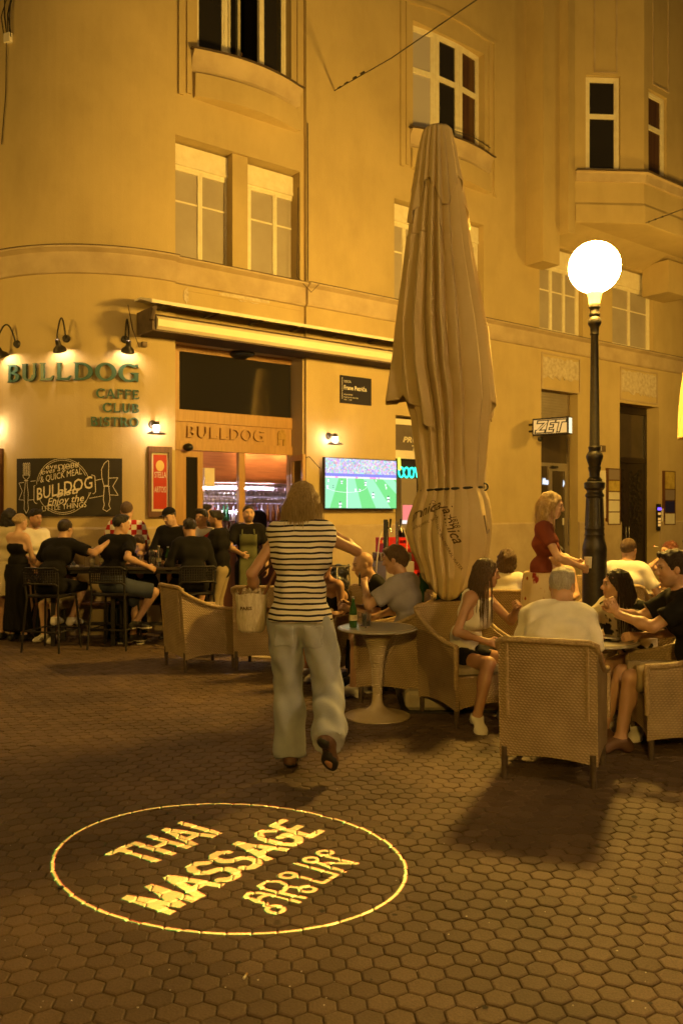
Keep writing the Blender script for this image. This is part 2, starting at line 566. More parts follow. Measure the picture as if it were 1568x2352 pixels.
# plain asphalt-like surround beyond the pavers is the sand sheet itself
# ------------------------------------------------------------------ light projector with a glass stencil (gobo)
LAMP_R_ASSUMED = (4.3, 0.9)                                   # assumed street lamp out of view, placed to carry the projector
PROJ = Vector((LAMP_R_ASSUMED[0] - 0.28, LAMP_R_ASSUMED[1] + 0.14, 3.30))     # lamp of the projector
def gz(zx, zy, ox, oy, k):
    """zoomed pixel -> ground point"""
    sx, sy = ox + zx * k, oy + zy * k
    return np.array(ground(sx * 0.98, sy * 0.98))
def z7(x, y): return gz(x, y, 0, 1550, 0.5102)
def z1(x, y): return gz(x, y, 500, 1950, 0.2551)
LET = {
 'T': (0.8, [(0, 1, .8, 1), (.4, 0, .4, 1)]), 'H': (0.85, [(.1, 0, .1, 1), (.75, 0, .75, 1), (.1, .5, .75, .5)]),
 'A': (0.95, [(.05, 0, .47, 1), (.47, 1, .9, 0), (.2, .3, .75, .3)]), 'I': (0.25, [(.12, 0, .12, 1)]),
 'M': (1.05, [(.1, 0, .1, 1), (.1, 1, .52, .05), (.52, .05, .94, 1), (.94, 1, .94, 0)]),
 'S': (0.85, [(.75, .85, .55, .98), (.55, .98, .28, .98), (.28, .98, .1, .85), (.1, .85, .1, .65), (.1, .65, .25, .54), (.25, .54, .58, .48), (.58, .48, .76, .35), (.76, .35, .74, .14), (.74, .14, .55, .02), (.55, .02, .28, .02), (.28, .02, .08, .16)]),
 'G': (0.95, [(.85, .8, .62, .98), (.62, .98, .35, .98), (.35, .98, .12, .75), (.12, .75, .1, .35), (.1, .35, .3, .03), (.3, .03, .62, .02), (.62, .02, .84, .15), (.84, .15, .84, .48), (.84, .48, .52, .48)]),
 'E': (0.75, [(.1, 0, .1, 1), (.1, 1, .7, 1), (.1, .52, .6, .52), (.1, 0, .7, 0)]),
}
gsegs = []                                            # ground segments: a, b, width, butt end
def word(w, quad, wd):
    c00, c01, c10, c11 = quad                         # cap-left, base-left, cap-right, base-right
    W = sum(LET[ch][0] for ch in w) + 0.12 * (len(w) - 1)
    x = 0.0
    def m(u, v):
        u /= W
        top = c00 * (1 - u) + c10 * u; bot = c01 * (1 - u) + c11 * u
        return bot * (1 - v) + top * v
    for ch in w:
        for (x0, y0, x1, y1) in LET[ch][1]:
            gsegs.append((m(x + x0, y0), m(x + x1, y1), wd, ch != 'S' and ch != 'G'))
        x += LET[ch][0] + 0.12
word('THAI', (z7(505, 884), z7(680, 935), z7(845, 735), z7(1020, 785)), 0.038)
word('MASSAGE', (z7(572, 1090), z7(775, 1158), z7(1310, 728), z7(1478, 776)), 0.043)
def stroke(pts, wd=0.021):
    P = [z1(*p) for p in pts]
    for a, b in zip(P[:-1], P[1:]): gsegs.append((a, b, wd, False))
def ringz(cx, cy, rx, ry):
    stroke([(cx + rx * math.cos(t), cy + ry * math.sin(t)) for t in np.linspace(0, 2 * math.pi, 15)])
ringz(572, 710, 78, 33)
stroke([(490, 680), (480, 655), (395, 638), (305, 590), (335, 556), (430, 556), (560, 582), (790, 643)])
stroke([(400, 640), (440, 595), (520, 572)])
stroke([(420, 495), (500, 452), (610, 452), (685, 490), (650, 540), (600, 560)])
stroke([(420, 497), (520, 530), (640, 563), (838, 604)])
stroke([(690, 500), (775, 510)])
ringz(868, 522, 74, 27)
ringz(688, 395, 72, 25)
stroke([(750, 398), (1010, 468), (1135, 392), (980, 345), (755, 290)])
ringz(898, 255, 64, 22)
stroke([(955, 278), (1210, 364)])
stroke([(965, 282), (1130, 284), (1318, 290)])
ringz(1028, 190, 66, 22)
stroke([(1045, 225), (1110, 240), (1318, 288)])
# ring round the words: ellipse through measured extremes
rc_l, rc_r = np.array(ground(122, 1985)), np.array(ground(933, 2003))
rc_t, rc_b = np.array(ground(480, 1847)), np.array(ground(560, 2143))
ringP = []
for k in range(97):
    t = 2 * math.pi * k / 96
    # image ellipse sampled in the photo, then dropped on the ground
    px = 527.5 + 405.5 * math.cos(t); py = 1995 - 149 * math.sin(t) + 9 * math.cos(t)
    ringP.append(np.array(ground(px, py)))
for a, b in zip(ringP[:-1], ringP[1:]): gsegs.append((a, b, 0.014, False))
pts_all = np.array([p for s_ in gsegs for p in s_[:2]])
lo = pts_all.min(0) - 0.5; hi = pts_all.max(0) + 0.5
res = 0.006
gxs = np.arange(lo[0], hi[0], res); gys = np.arange(lo[1], hi[1], res)
S = np.full((len(gxs), len(gys)), 1.0)
for a, b, wd, butt in gsegs:
    i0 = max(0, int((min(a[0], b[0]) - lo[0] - 0.06) / res)); i1 = min(len(gxs), int((max(a[0], b[0]) - lo[0] + 0.06) / res) + 2)
    j0 = max(0, int((min(a[1], b[1]) - lo[1] - 0.06) / res)); j1 = min(len(gys), int((max(a[1], b[1]) - lo[1] + 0.06) / res) + 2)
    X, Y = np.meshgrid(gxs[i0:i1], gys[j0:j1], indexing='ij')
    e = b - a; L = math.hypot(*e) + 1e-9; e = e / L
    tx = (X - a[0]) * e[0] + (Y - a[1]) * e[1]
    ty = np.abs((X - a[0]) * -e[1] + (Y - a[1]) * e[0])
    if butt:
        d = np.maximum(ty - wd / 2, np.maximum(-tx - wd * .3, tx - L - wd * .3))
    else:
        tc_ = np.clip(tx, 0, L)
        d = np.hypot(tx - tc_, ty) - wd / 2
    S[i0:i1, j0:j1] = np.minimum(S[i0:i1, j0:j1], d)
V, F, _ = fill_region(-S, gxs, gys)
aim = Vector((float(pts_all[:, 0].mean()), float(pts_all[:, 1].mean()), 0))
ax = (aim - PROJ).normalized()
gdist = 0.14
pl_o = PROJ + ax * gdist
def to_gobo(p):
    g = Vector((p[0], p[1], 0)); d = g - PROJ
    t = gdist / d.dot(ax)
    return PROJ + d * t
PROJ_LABEL = 'small black image projector clamped to an assumed lamp post, throwing the words on the paving'  # source of the projected words lies out of view; its mount is assumed
projector = empty('image_projector', (0, 0, 0), 0, PROJ_LABEL, 'projector')
GOBO = mat('gobo_black', (0.01, 0.01, 0.01), rough=0.9)
hx = ax.orthogonal().normalized(); hy = ax.cross(hx)
HM = Matrix(((hx.x, hy.x, ax.x, PROJ.x), (hx.y, hy.y, ax.y, PROJ.y), (hx.z, hy.z, ax.z, PROJ.z), (0, 0, 0, 1)))
HMI = HM.inverted()
qc = [HMI @ to_gobo(p) for p in ((gxs[0], gys[0]), (gxs[-1], gys[0]), (gxs[-1], gys[-1]), (gxs[0], gys[-1]))]
hw = max(max(abs(p.x), abs(p.y)) for p in qc) + 0.002
sq = [Vector((sx * hw, sy * hw, gdist)) for sx, sy in ((-1, -1), (1, -1), (1, 1), (-1, 1))]
if (qc[1] - qc[0]).cross(qc[2] - qc[1]).z < 0: qc = qc[::-1]
sh = min(range(4), key=lambda k: sum((qc[i] - sq[(i + k) % 4]).length for i in range(4)))
gob = MB(); gob.add([to_gobo(p) for p in V], F)
for i in range(4):
    j = (i + 1) % 4
    gob.add([HM @ qc[i], HM @ qc[j], HM @ sq[(j + sh) % 4], HM @ sq[(i + sh) % 4]], [(0, 1, 2, 3)])
gob.build('stencil_disc', GOBO, projector, None, False)
# housing: a square tube round lamp and stencil, open to the front
hs = MB(HM)
w2 = hw - 0.001
for (x0, x1, y0, y1) in ((-w2 - .012, -w2, -w2 - .012, w2 + .012), (w2, w2 + .012, -w2 - .012, w2 + .012), (-w2, w2, -w2 - .012, -w2), (-w2, w2, w2, w2 + .012)):
    hs.box(x0, x1, y0, y1, -0.12, gdist + 0.006)
hs.box(-w2, w2, -w2, w2, -0.132, -0.12)
hs.build('housing', BLACK, projector)
br = MB()
pole_side = Vector((LAMP_R_ASSUMED[0], LAMP_R_ASSUMED[1], PROJ.z - 0.0))
br.tube([PROJ - ax * 0.12, pole_side], 0.014, 8)
br.build('clamp_arm', IRON, projector)
# the lens splits colours a little: warm and green images lie a few millimetres apart
for col_, off_ in (((1.0, 0.22, 0.06), 0.0), ((0.0, 0.50, 0.07), 0.00006)):
    ld = bpy.data.lights.new('projector_light', 'SPOT')
    ld.energy = 36000.0; ld.color = col_; ld.shadow_soft_size = 0.00003
    ld.spot_size = math.radians(95); ld.spot_blend = 0.1
    lo_ = new_obj('projector_light', ld, projector)
    lo_.location = PROJ + Vector((off_, off_, 0))
    lo_.rotation_euler = (-ax).to_track_quat('Z', 'Y').to_euler()
# ------------------------------------------------------------------ the corner building
building = empty('corner_building', FW(U0, 0, 0), 0, 'large ochre plastered corner house with rounded corner and bay windows', 'building')
BINV = Matrix.Translation(-Vector(building.location))
def part(mb, name, mats, parent=building, smooth=None, recalc=True):
    o = mb.build(name, mats, parent, smooth, recalc)
    if parent is building:
        o.matrix_parent_inverse = BINV
    return o

def wall_panel(mb, fn, a0, a1, z0, z1, openings, v=0.0, reveal=0.2, da=None):
    """rectangle with openings: front faces + reveals (jambs, head, sill). fn(a, v, z)"""
    xs = sorted(set([a0, a1] + [x for o in openings for x in o[:2]]))
    if da:
        ex = []
        for p, q in zip(xs[:-1], xs[1:]):
            n = max(1, int(math.ceil((q - p) / da)))
            ex += [p + (q - p) * k / n for k in range(n)]
        xs = ex + [xs[-1]]
    zs = sorted(set([z0, z1] + [z for o in openings for z in o[2:4]]))
    for i in range(len(xs) - 1):
        for j in range(len(zs) - 1):
            xm, zm = (xs[i] + xs[i + 1]) / 2, (zs[j] + zs[j + 1]) / 2
            if any(o[0] < xm < o[1] and o[2] < zm < o[3] for o in openings): continue
            mb.add([fn(xs[i], v, zs[j]), fn(xs[i + 1], v, zs[j]), fn(xs[i + 1], v, zs[j + 1]), fn(xs[i], v, zs[j + 1])], [(0, 1, 2, 3)])
    for o in openings:
        x0, x1, za, zb = o[:4]
        r = o[4] if len(o) > 4 else reveal
        w = v - r
        for q in ([(x0, v, za), (x0, w, za), (x0, w, zb), (x0, v, zb)], [(x1, v, za), (x1, v, zb), (x1, w, zb), (x1, w, za)],
                  [(x0, v, zb), (x0, w, zb), (x1, w, zb), (x1, v, zb)], [(x0, v, za), (x1, v, za), (x1, w, za), (x0, w, za)]):
            mb.add([fn(*p) for p in q], [(0, 1, 2, 3)])

ZC = EYE + 3.5            # top of the string course (cornice)
ZTOP = 15.5
uB = fu(703)              # right end of the door bay
uE = fu(1212)             # start of the oriel zone
uR = fu(1568) + 9.0
VB = -0.06                # the door bay sits a little back

# openings -----------------------------------------------------------
def rect(p0, p1, ptop, pbot, v=0.0):
    """u range from pixel columns, z from the rows at the left column"""
    return fu(p0, v), fu(p1, v), fpix(p0, pbot, v)[1], fpix(p0, ptop, v)[1]
zM0, zM1 = ZC + 0.02, 6.86                           # mezzanine window zone
zF0, zF1 = 8.10, 9.98                                # first-floor windows
bay_mezz = (U0 + 0.02, fu(694), zM0, zM1, 0.05)
bay_door = (U0 + 0.03, fu(700), -0.02, 4.02, 0.34)
w_up1 = (fu(458), fu(674), zF0, 10.6, 0.22)
mezz2 = (fu(905), fu(1110), zM0, zM1, 0.24)
w_up2 = (fu(948), fu(1112), zF0, zF1, 0.22)
shop = (fu(908), fu(1098), -0.02, 3.25, 0.30)
zet_door = (fu(1242), fu(1326), -0.02, 4.02, 0.34)
blk_door = (fu(1422), fu(1512), -0.02, 3.96, 0.42)
w7 = (fu(1238), fu(1338), zM0, zM1, 0.20)
w8 = (fu(1405), fu(1500), zM0, zM1, 0.20)

w = MB()
wall_panel(w, FW, U0, uB, -0.02, ZTOP, [bay_mezz, bay_door, w_up1], VB)
part(w, 'wall', PLASTER)
w = MB()
w.add([FW(uB, VB, -0.02), FW(uB, 0, -0.02), FW(uB, 0, ZTOP), FW(uB, VB, ZTOP)], [(0, 1, 2, 3)])
wall_panel(w, FW, uB, uR, -0.02, ZTOP, [mezz2, w_up2, shop, zet_door, blk_door, w7, w8], 0.0)
part(w, 'wall', PLASTER)
w = MB()
AMAX = 2.3
wall_panel(w, CW, 0.0, AMAX, -0.02, ZTOP, [], 0.0, da=0.06)
pe = CW(AMAX, 0, 0)
tl = Vector((math.sin(A_END - AMAX), -math.cos(A_END - AMAX), 0))
p1 = pe + tl * 14
w.add([pe + Vector((0, 0, -0.02)), Vector((p1.x, p1.y, -0.02)), Vector((p1.x, p1.y, ZTOP)), pe + Vector((0, 0, ZTOP))], [(0, 1, 2, 3)])
part(w, 'round_wall', PLASTER, smooth=30)

# plinth (slightly proud base course) -----------------------------------
def run_profile(mb, fn, a0, a1, prof, da=None):
    n = max(1, int(math.ceil(abs(a1 - a0) / da))) if da else 1
    m = len(prof)
    V = []; F = []
    for k in range(n + 1):
        a = a0 + (a1 - a0) * k / n
        V += [fn(a, v, z) for v, z in prof]
    for k in range(n):
        for i in range(m - 1):
            F.append((k * m + i, (k + 1) * m + i, (k + 1) * m + i + 1, k * m + i + 1))
    F.append(tuple(range(m))); F.append(tuple(n * m + i for i in range(m - 1, -1, -1)))
    mb.add(V, F)
pl = [(0.0, -0.02), (0.05, -0.02), (0.05, 1.40), (0.03, 1.43), (0.0, 1.43)]
for (a0, a1) in ((uB + 0.0, shop[0]), (shop[1], zet_door[0]), (zet_door[1], blk_door[0]), (blk_door[1], uR)):
    q = MB(); run_profile(q, FW, a0, a1, pl); part(q, 'plinth', PLASTER_D)
q = MB(); run_profile(q, CW, 0.0, AMAX, pl, 0.08); part(q, 'plinth', PLASTER_D, smooth=30)

# string course -----------------------------------------------------------
sc_prof = [(0.0, ZC - 0.34), (0.035, ZC - 0.33), (0.05, ZC - 0.30), (0.05, ZC - 0.06), (0.13, ZC - 0.02), (0.13, ZC + 0.005), (0.0, ZC + 0.02)]
q = MB(); run_profile(q, CW, 0.0, AMAX, sc_prof, 0.05); part(q, 'string_course', PLASTER_D, smooth=30)
q = MB(); run_profile(q, FW, U0, uB - 0.005, [(v - 0.05, z) for v, z in sc_prof]); part(q, 'string_course', PLASTER_D)
q = MB(); run_profile(q, FW, uB, uR, sc_prof); part(q, 'string_course', PLASTER_D)
fl = [(0.0, ZC + 0.021), (0.145, ZC + 0.006), (0.15, ZC + 0.012), (0.0, ZC + 0.034)]
for fn, a0, a1, d in ((CW, 0.0, AMAX, 0.05), (FW, U0, uB - 0.005, None), (FW, uB, uR, None)):
    q = MB(); run_profile(q, fn, a0, a1, [(v - (0.05 if (fn is FW and a1 < uB) else 0), z) for v, z in fl], d)
    part(q, 'course_flashing', SILLM, smooth=30)

# windows -----------------------------------------------------------------
def window(fn, x0, x1, z0, z1, v, cols=2, split=0.42, panes=None, fw=0.055, box=0.0, depth=0.06, sill=None, thin=False, name='window'):
    """frame mesh is the part; panes, muntins and sashes are its sub-parts"""
    fr = MB()
    def bx(a, b, c, d, v0, v1): fr.box(a, b, v0, v1, c, d, fn)
    bx(x0, x0 + fw, z0, z1, v - depth, v); bx(x1 - fw, x1, z0, z1, v - depth, v)
    bx(x0 + fw, x1 - fw, z1 - fw, z1, v - depth, v); bx(x0 + fw, x1 - fw, z0, z0 + fw, v - depth, v)
    o = part(fr, name, FRAME_W)
    if box > 0:
        b = MB(); b.box(x0 + 0.002, x1 - 0.002, v - depth, v + 0.02, z1 + 0.001, z1 + box, fn)
        b.box(x0, x1, v - depth, v + 0.03, z1 - 0.02, z1 + 0.02, fn)
        p_ = part(b, 'roller_box', FRAME_W)
    ix0, ix1, iz0, iz1 = x0 + fw, x1 - fw, z0 + fw, z1 - fw
    cw = (ix1 - ix0) / cols
    zs = iz1 - (iz1 - iz0) * split
    k = 0
    for c in range(cols):
        a, b = ix0 + c * cw, ix0 + (c + 1) * cw
        s = MB()
        st = 0.035
        bb = lambda p, q_, r, t: s.box(p, q_, v - depth * 0.8, v - 0.008, r, t, fn)
        bb(a + .002, a + st, iz0, iz1); bb(b - st, b - .002, iz0, iz1); bb(a + st, b - st, iz1 - st, iz1); bb(a + st, b - st, iz0, iz0 + st)
        if thin: s.box(a + st, b - st, v - depth * 0.6, v - 0.02, zs - 0.012, zs + 0.012, fn)
        else: bb(a + st, b - st, zs - 0.045, zs + 0.045)
        so = s.build('sash', FRAME_W, o)
        for (r, t) in ((iz0 + st, zs), (zs, iz1 - st)):
            g = MB(); g.add([fn(a + st, v - depth * 0.55, r), fn(b - st, v - depth * 0.55, r), fn(b - st, v - depth * 0.55, t), fn(a + st, v - depth * 0.55, t)], [(0, 1, 2, 3)])
            m_ = (panes[k % len(panes)] if panes else GLASS)
            g.build('pane', m_, o); k += 1
    return o
BLGL = mat('glass_before_blind', (0.42, 0.37, 0.31), (0.37, 0.32, 0.265), scale=2, rough=0.12, spec=0.6)
CURT = mat('glass_before_curtain', (0.10, 0.05, 0.025), (0.06, 0.03, 0.018), scale=2, rough=0.08, stretch=(9, 9, 0.3), spec=0.6)
LILAC = mat('glass_before_white_blind', (0.45, 0.42, 0.44), rough=0.15, spec=0.6)

# mezzanine pair over the bar door: a pier between the two windows
RV = VB - 0.05
pier = MB(); pier.box(fu(543), fu(578), RV - 0.30, RV + 0.0, zM0, zM1, FW); part(pier, 'window_pier', PLASTER)
bk = MB()
window(FW, U0 + 0.03, fu(527, RV - .2), zM0, 6.56, RV - 0.16, 2, 0.36, [BLGL], thin=True, box=0.27)
window(FW, fu(562, RV - .2), fu(692, RV - .2), zM0, 6.56, RV - 0.16, 2, 0.36, [BLGL], thin=True, box=0.27)
rv = MB()
# deeper head, jamb and floor of the recess
rv.box(U0 + 0.02, fu(694), RV - 0.34, RV + 0.001, zM1, zM1 + 0.05, FW); part(rv, 'lintel', PLASTER)
rv = MB(); rv.box(fu(694), fu(694) + 0.05, RV - 0.34, RV + 0.001, zM0, zM1, FW); part(rv, 'jamb', PLASTER)
rv = MB(); rv.box(U0 - 0.04, U0 + 0.02, RV - 0.34, RV + 0.001, zM0, zM1, FW); part(rv, 'jamb', PLASTER)
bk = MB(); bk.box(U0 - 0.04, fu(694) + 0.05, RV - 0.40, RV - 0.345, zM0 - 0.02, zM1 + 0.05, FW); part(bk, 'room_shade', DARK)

# second mezzanine opening behind the parasol
pier = MB(); pier.box(fu(985), fu(1012), -0.24, -0.02, zM0, zM1, FW); part(pier, 'window_pier', PLASTER)
window(FW, mezz2[0] + .01, fu(975), zM0, 6.56, -0.14, 2, 0.36, [BLGL], thin=True, box=0.27)
window(FW, fu(1020), mezz2[1] - .01, zM0, 6.56, -0.14, 2, 0.36, [BLGL], thin=True, box=0.27)
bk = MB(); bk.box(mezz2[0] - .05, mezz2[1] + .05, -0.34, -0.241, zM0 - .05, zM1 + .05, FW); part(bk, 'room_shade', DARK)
for wz in (w7, w8):
    window(FW, wz[0] + .01, wz[1] - .01, zM0, 6.50, -0.10, 3 if wz is w7 else 2, 0.36, [BLGL], thin=True, box=0.33)
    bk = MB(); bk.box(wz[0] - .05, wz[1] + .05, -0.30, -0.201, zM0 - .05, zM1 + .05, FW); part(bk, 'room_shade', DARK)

# first-floor windows with bowed sills and moulded surrounds
def bow(u, x0, x1, amp): 
    t = (u - x0) / (x1 - x0) * 2 - 1
    return amp * max(0.0, 1 - t * t)
def upper_window(op, v, sash, open_leaf):
    x0, x1, z0, z1 = op[:4]
    amp = 0.16
    fnb = lambda a, vv, z: FW(a, vv + bow(a, x0, x1, amp * 0.55), z)
    n = 3
    wd = (x1 - x0) / n
    for k in range(n):
        if open_leaf and k == 1: continue
        window(fnb, x0 + k * wd + .004, x0 + (k + 1) * wd - .004, z0 + 0.02, z1, v - 0.14, 1, 0.40, sash[k])
    if open_leaf:
        # middle casement swung into the room
        hu = x0 + wd
        def fo(a, vv, z):
            l = a - hu; ang = math.radians(-38)
            return FW(hu + 0.03 + l * math.cos(ang), v - 0.10 + l * math.sin(ang) + (vv - (v - 0.14)), z)
        window(fo, hu, hu + wd * 0.9, z0 + 0.02, z1, v - 0.14, 1, 0.40, sash[1])
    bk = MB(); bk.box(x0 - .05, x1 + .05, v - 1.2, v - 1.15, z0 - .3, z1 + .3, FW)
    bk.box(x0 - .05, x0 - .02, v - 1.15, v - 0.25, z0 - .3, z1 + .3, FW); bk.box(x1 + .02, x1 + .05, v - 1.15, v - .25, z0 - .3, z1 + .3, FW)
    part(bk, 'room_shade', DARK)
    # sill
    s = MB(); N = 14
    prof = [(0.0, -0.30), (0.03, -0.26), (0.05, -0.10), (0.10, -0.05), (0.12, -0.02), (0.0, 0.0)]
    fs = lambda a, vv, z: FW(a, vv + (bow(a, x0 - .1, x1 + .1, amp) if vv > v + 0.001 else 0), z)
    run_profile(s, fs, x0 - 0.10, x1 + 0.14, [(v + p, z0 + q) for p, q in prof], (x1 - x0) / N)
    part(s, 'sill', PLASTER_D, smooth=40)
    s = MB()
    run_profile(s, fs, x0 - 0.13, x1 + 0.17, [(v + 0.001, z0 + 0.006), (v + .14, z0 - 0.012), (v + .14, z0 + 0.004), (v + 0.001, z0 + .022)], (x1 - x0) / N)
    part(s, 'sill_flashing', SILLM, smooth=40)
    # apron + moulding strips
    ap = MB()
    run_profile(ap, fs, x0 - 0.06, x1 + 0.10, [(v, z0 - 0.66), (v + 0.04, z0 - 0.64), (v + 0.05, z0 - 0.32), (v, z0 - 0.301)], (x1 - x0) / N)
    part(ap, 'apron', PLASTER, smooth=40)
    for off, d in ((0.30, 0.035), (0.17, 0.028)):
        mo = MB()
        mo.box(x0 - off, x0 - off + 0.07, v, v + d, z0 - 0.55 - off * .4, z1 + 0.25, FW)
        part(mo, 'moulding', PLASTER)
        mo = MB(); mo.box(x1 + off - 0.07, x1 + off, v, v + d, z0 - 0.55 - off * .4, z1 + 0.25, FW); part(mo, 'moulding', PLASTER)
        if z1 < 10.3:
            mo = MB(); run_profile(mo, lambda a, vv, z: FW(a, vv, z + bow(a, x0, x1, 0.10)), x0 - off, x1 + off, [(v, z1 + .25), (v + d - .002, z1 + .25), (v + d - .002, z1 + .32), (v, z1 + .32)], (x1 - x0) / 8)
            part(mo, 'moulding', PLASTER)
upper_window(w_up1, VB, [[GLASS], [GLASS], [GLASS]], True)
upper_window(w_up2, 0.0, [[LILAC], [GLASS], [CURT]], False)
rl = MB()
x0, x1 = w_up2[:2]
rl.tube([FW(x0 + .5, 0.12 + .1, 8.22), FW((x0 + x1) / 2 + .3, .27, 8.22), FW(x1, .14, 8.22)], 0.008, 6)
part(rl, 'window_rail', IRON)

# clutter in the open casement: planks and a dark object
pk = MB()
for (a, b, c, d) in ((fu(548), fu(600), 8.75, 8.62), (fu(545), fu(600), 8.52, 8.36)):
    pk.tube([FW(a, VB - .45, c), FW(b, VB - .5, d)], 0.03, 6)
part(pk, 'window_slat', WOOD)
pk = MB(); pk.tube([FW(fu(536), VB - .22, 8.12), FW(fu(541), VB - .24, 8.36), FW(fu(548), VB - .2, 8.5)], [0.02, .035, .02], 8)
pk.tube([FW(fu(548), VB - .2, 8.12), FW(fu(562), VB - .25, 8.34)], [0.03, .03], 8)
part(pk, 'window_ledge_item', BLACK)

# ---- oriel (canted bay) ---------------------------------------------------
uA, vA = fu(1206), 0.42
uA2 = fu(1284, vA)
uC0, vC0 = fu(1318, 0.62), 0.62
uC1, vC1 = fu(1478, 1.37), 1.37
uD = uC1 + 3.2
plan = [(uA, 0.0), (uA, vA), (uA2, vA), (uA2, vC0), (uC0 + 0.02, vC0), (uC1, vC1), (uD, vC1), (uD + 1.2, vC0), (uD + 1.6, vC0), (uD + 1.6, 0.0)]
ZO = 7.12
ZS = 8.10
def oriel_wall(i, z0, z1, openings=(), reveal=0.14):
    (ua, va), (ub, vb) = plan[i], plan[i + 1]
    L = math.hypot(ub - ua, vb - va)
    tx, ty = (ub - ua) / L, (vb - va) / L
    nx, ny = -ty, tx
    fn = lambda a, v, z: FW(ua + tx * a + nx * v, va + ty * a + ny * v, z)
    w_ = MB(); wall_panel(w_, fn, 0, L, z0, z1, list(openings), 0.0, reveal)
    part(w_, 'oriel_wall', PLASTER)
    return fn, L
def ray_on(i, px):
    (ua, va), (ub, vb) = plan[i], plan[i + 1]
    A = FW(ua, va, 0); B = FW(ub, vb, 0)
    d = np.array([(px - CX) / FPX, 1.0]); e = np.array([B.x - A.x, B.y - A.y])
    M_ = np.array([[d[0], -e[0]], [d[1], -e[1]]])
    s_, t_ = np.linalg.solve(M_, [A.x, A.y])
    return t_ * math.hypot(*e), s_
oriel_wall(0, 6.32, ZTOP); oriel_wall(1, 6.32, ZTOP); oriel_wall(2, 6.9, ZTOP); oriel_wall(3, 6.9, ZTOP)
a0, s0 = ray_on(4, 1344); a1, s1 = ray_on(4, 1424)
zt = EYE + (CY - 172) / FPX * s0
fn4, L4 = oriel_wall(4, ZO, ZTOP, [(a0, a1, ZS, zt)])
ORG = mat('orange_curtain', (0.42, 0.13, 0.03), (0.30, 0.09, 0.02), scale=3, rough=0.8, stretch=(20, 20, 0.5))
window(fn4, a0 + .01, a1 - .01, ZS, zt - .01, -0.06, 1, 0.40, [GLASS])
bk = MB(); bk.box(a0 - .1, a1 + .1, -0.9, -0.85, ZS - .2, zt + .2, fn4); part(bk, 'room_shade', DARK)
b0, t0 = ray_on(5, 1488); b1, t1 = ray_on(5, 1530)
zt2 = EYE + (CY - 203) / FPX * t0
fn5, L5 = oriel_wall(5, ZO, ZTOP, [(b0, b1, ZS, zt2), (b0 + 1.5, b1 + 1.5, ZS, zt2)])
for db in (0, 1.5):
    window(fn5, b0 + db + .01, b1 + db - .01, ZS, zt2 - .01, -0.06, 1, 0.40, [CURT])
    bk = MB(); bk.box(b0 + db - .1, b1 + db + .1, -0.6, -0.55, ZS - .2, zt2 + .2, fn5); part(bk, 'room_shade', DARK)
for i in (6, 7, 8): oriel_wall(i, ZO if i == 6 else 6.9, ZTOP)
# oriel underside, lower mouldings and sill band
so = MB()
poly = [FW(u, v, ZO) for u, v in plan[3:9]]
so.add(poly + [FW(plan[8][0], 0.0, ZO - .22), FW(plan[3][0], 0.0, ZO - 0.22)], [tuple(range(len(poly) + 2))])
so.add([FW(plan[3][0], 0, ZO - .22), FW(plan[3][0], plan[3][1], ZO), FW(plan[3][0], 0, ZO)], [(0, 1, 2)])
part(so, 'oriel_soffit', PLASTER)
so = MB(); so.add([FW(uA, 0, 6.32), FW(uA, vA, 6.32), FW(uA2, vA, 6.32), FW(uA2, 0, 6.32)], [(0, 1, 2, 3)])
so.add([FW(uA2, 0, 6.32), FW(uA2, vA, 6.32), FW(uA2, vA, 7.2), FW(uA2, 0, 7.2)], [(0, 1, 2, 3)])
part(so, 'bracket', PLASTER)
def offset_run(mb, pts, prof):
    """profile (out, z) swept along plan points (u, v) with mitred corners"""
    P = [np.array(p, float) for p in pts]
    m = len(prof); V = []; F = []
    for k, p in enumerate(P):
        def nrm(a, b):
            d = b - a; d = d / (np.linalg.norm(d) + 1e-9); return np.array([-d[1], d[0]])
        if k == 0: n = nrm(P[0], P[1])
        elif k == len(P) - 1: n = nrm(P[-2], P[-1])
        else:
            n1, n2 = nrm(P[k - 1], P[k]), nrm(P[k], P[k + 1]); n = n1 + n2; n /= (1 + n1 @ n2)
        for o_, z in prof: V.append(FW(p[0] + n[0] * o_, p[1] + n[1] * o_, z))
    for k in range(len(P) - 1):
        for i in range(m - 1):
            F.append((k * m + i, (k + 1) * m + i, (k + 1) * m + i + 1, k * m + i + 1))
    F.append(tuple(range(m))); F.append(tuple((len(P) - 1) * m + i for i in range(m - 1, -1, -1)))
    mb.add(V, F)
for pr, mt, nm in (([(0.0, ZS - .20), (.04, ZS - .19), (.06, ZS - .05), (.10, ZS - .02), (0, ZS - .001)], PLASTER_D, 'oriel_sill'),
                   ([(0.0, ZS), (.13, ZS - .012), (.13, ZS + .004), (0, ZS + .02)], SILLM, 'sill_flashing'),
                   ([(0.0, ZO), (.03, ZO + .01), (.03, ZO + .34), (.0, ZO + .40)], PLASTER, 'oriel_band')):
    q = MB(); offset_run(q, [(uC0 + .03, vC0), (uC1, vC1), (uD, vC1)], pr); part(q, nm, mt)
# bracket at the right
q = MB(); q.box(fu(1512, .4), fu(1560, .4), 0.0, 0.62, 6.32, 7.0, FW); part(q, 'bracket', PLASTER)
# raised panel strips on the oriel
for (i, c0, c1, z0_) in ((4, 1362, 1416, 10.0), (5, 1497, 1534, 9.9)):
    p0, _ = ray_on(i, c0); p1_, _ = ray_on(i, c1)
    fn_ = fn4 if i == 4 else fn5
    for (a, b) in ((p0, p0 + .03), (p1_ - .03, p1_)):
        q = MB(); q.box(a, b, 0.0, 0.02, z0_, 12.5, fn_); part(q, 'panel_strip', PLASTER_D)
    q = MB(); q.box(p0, p1_, 0.0, 0.025, z0_ - .03, z0_, fn_); part(q, 'panel_strip', PLASTER_D)
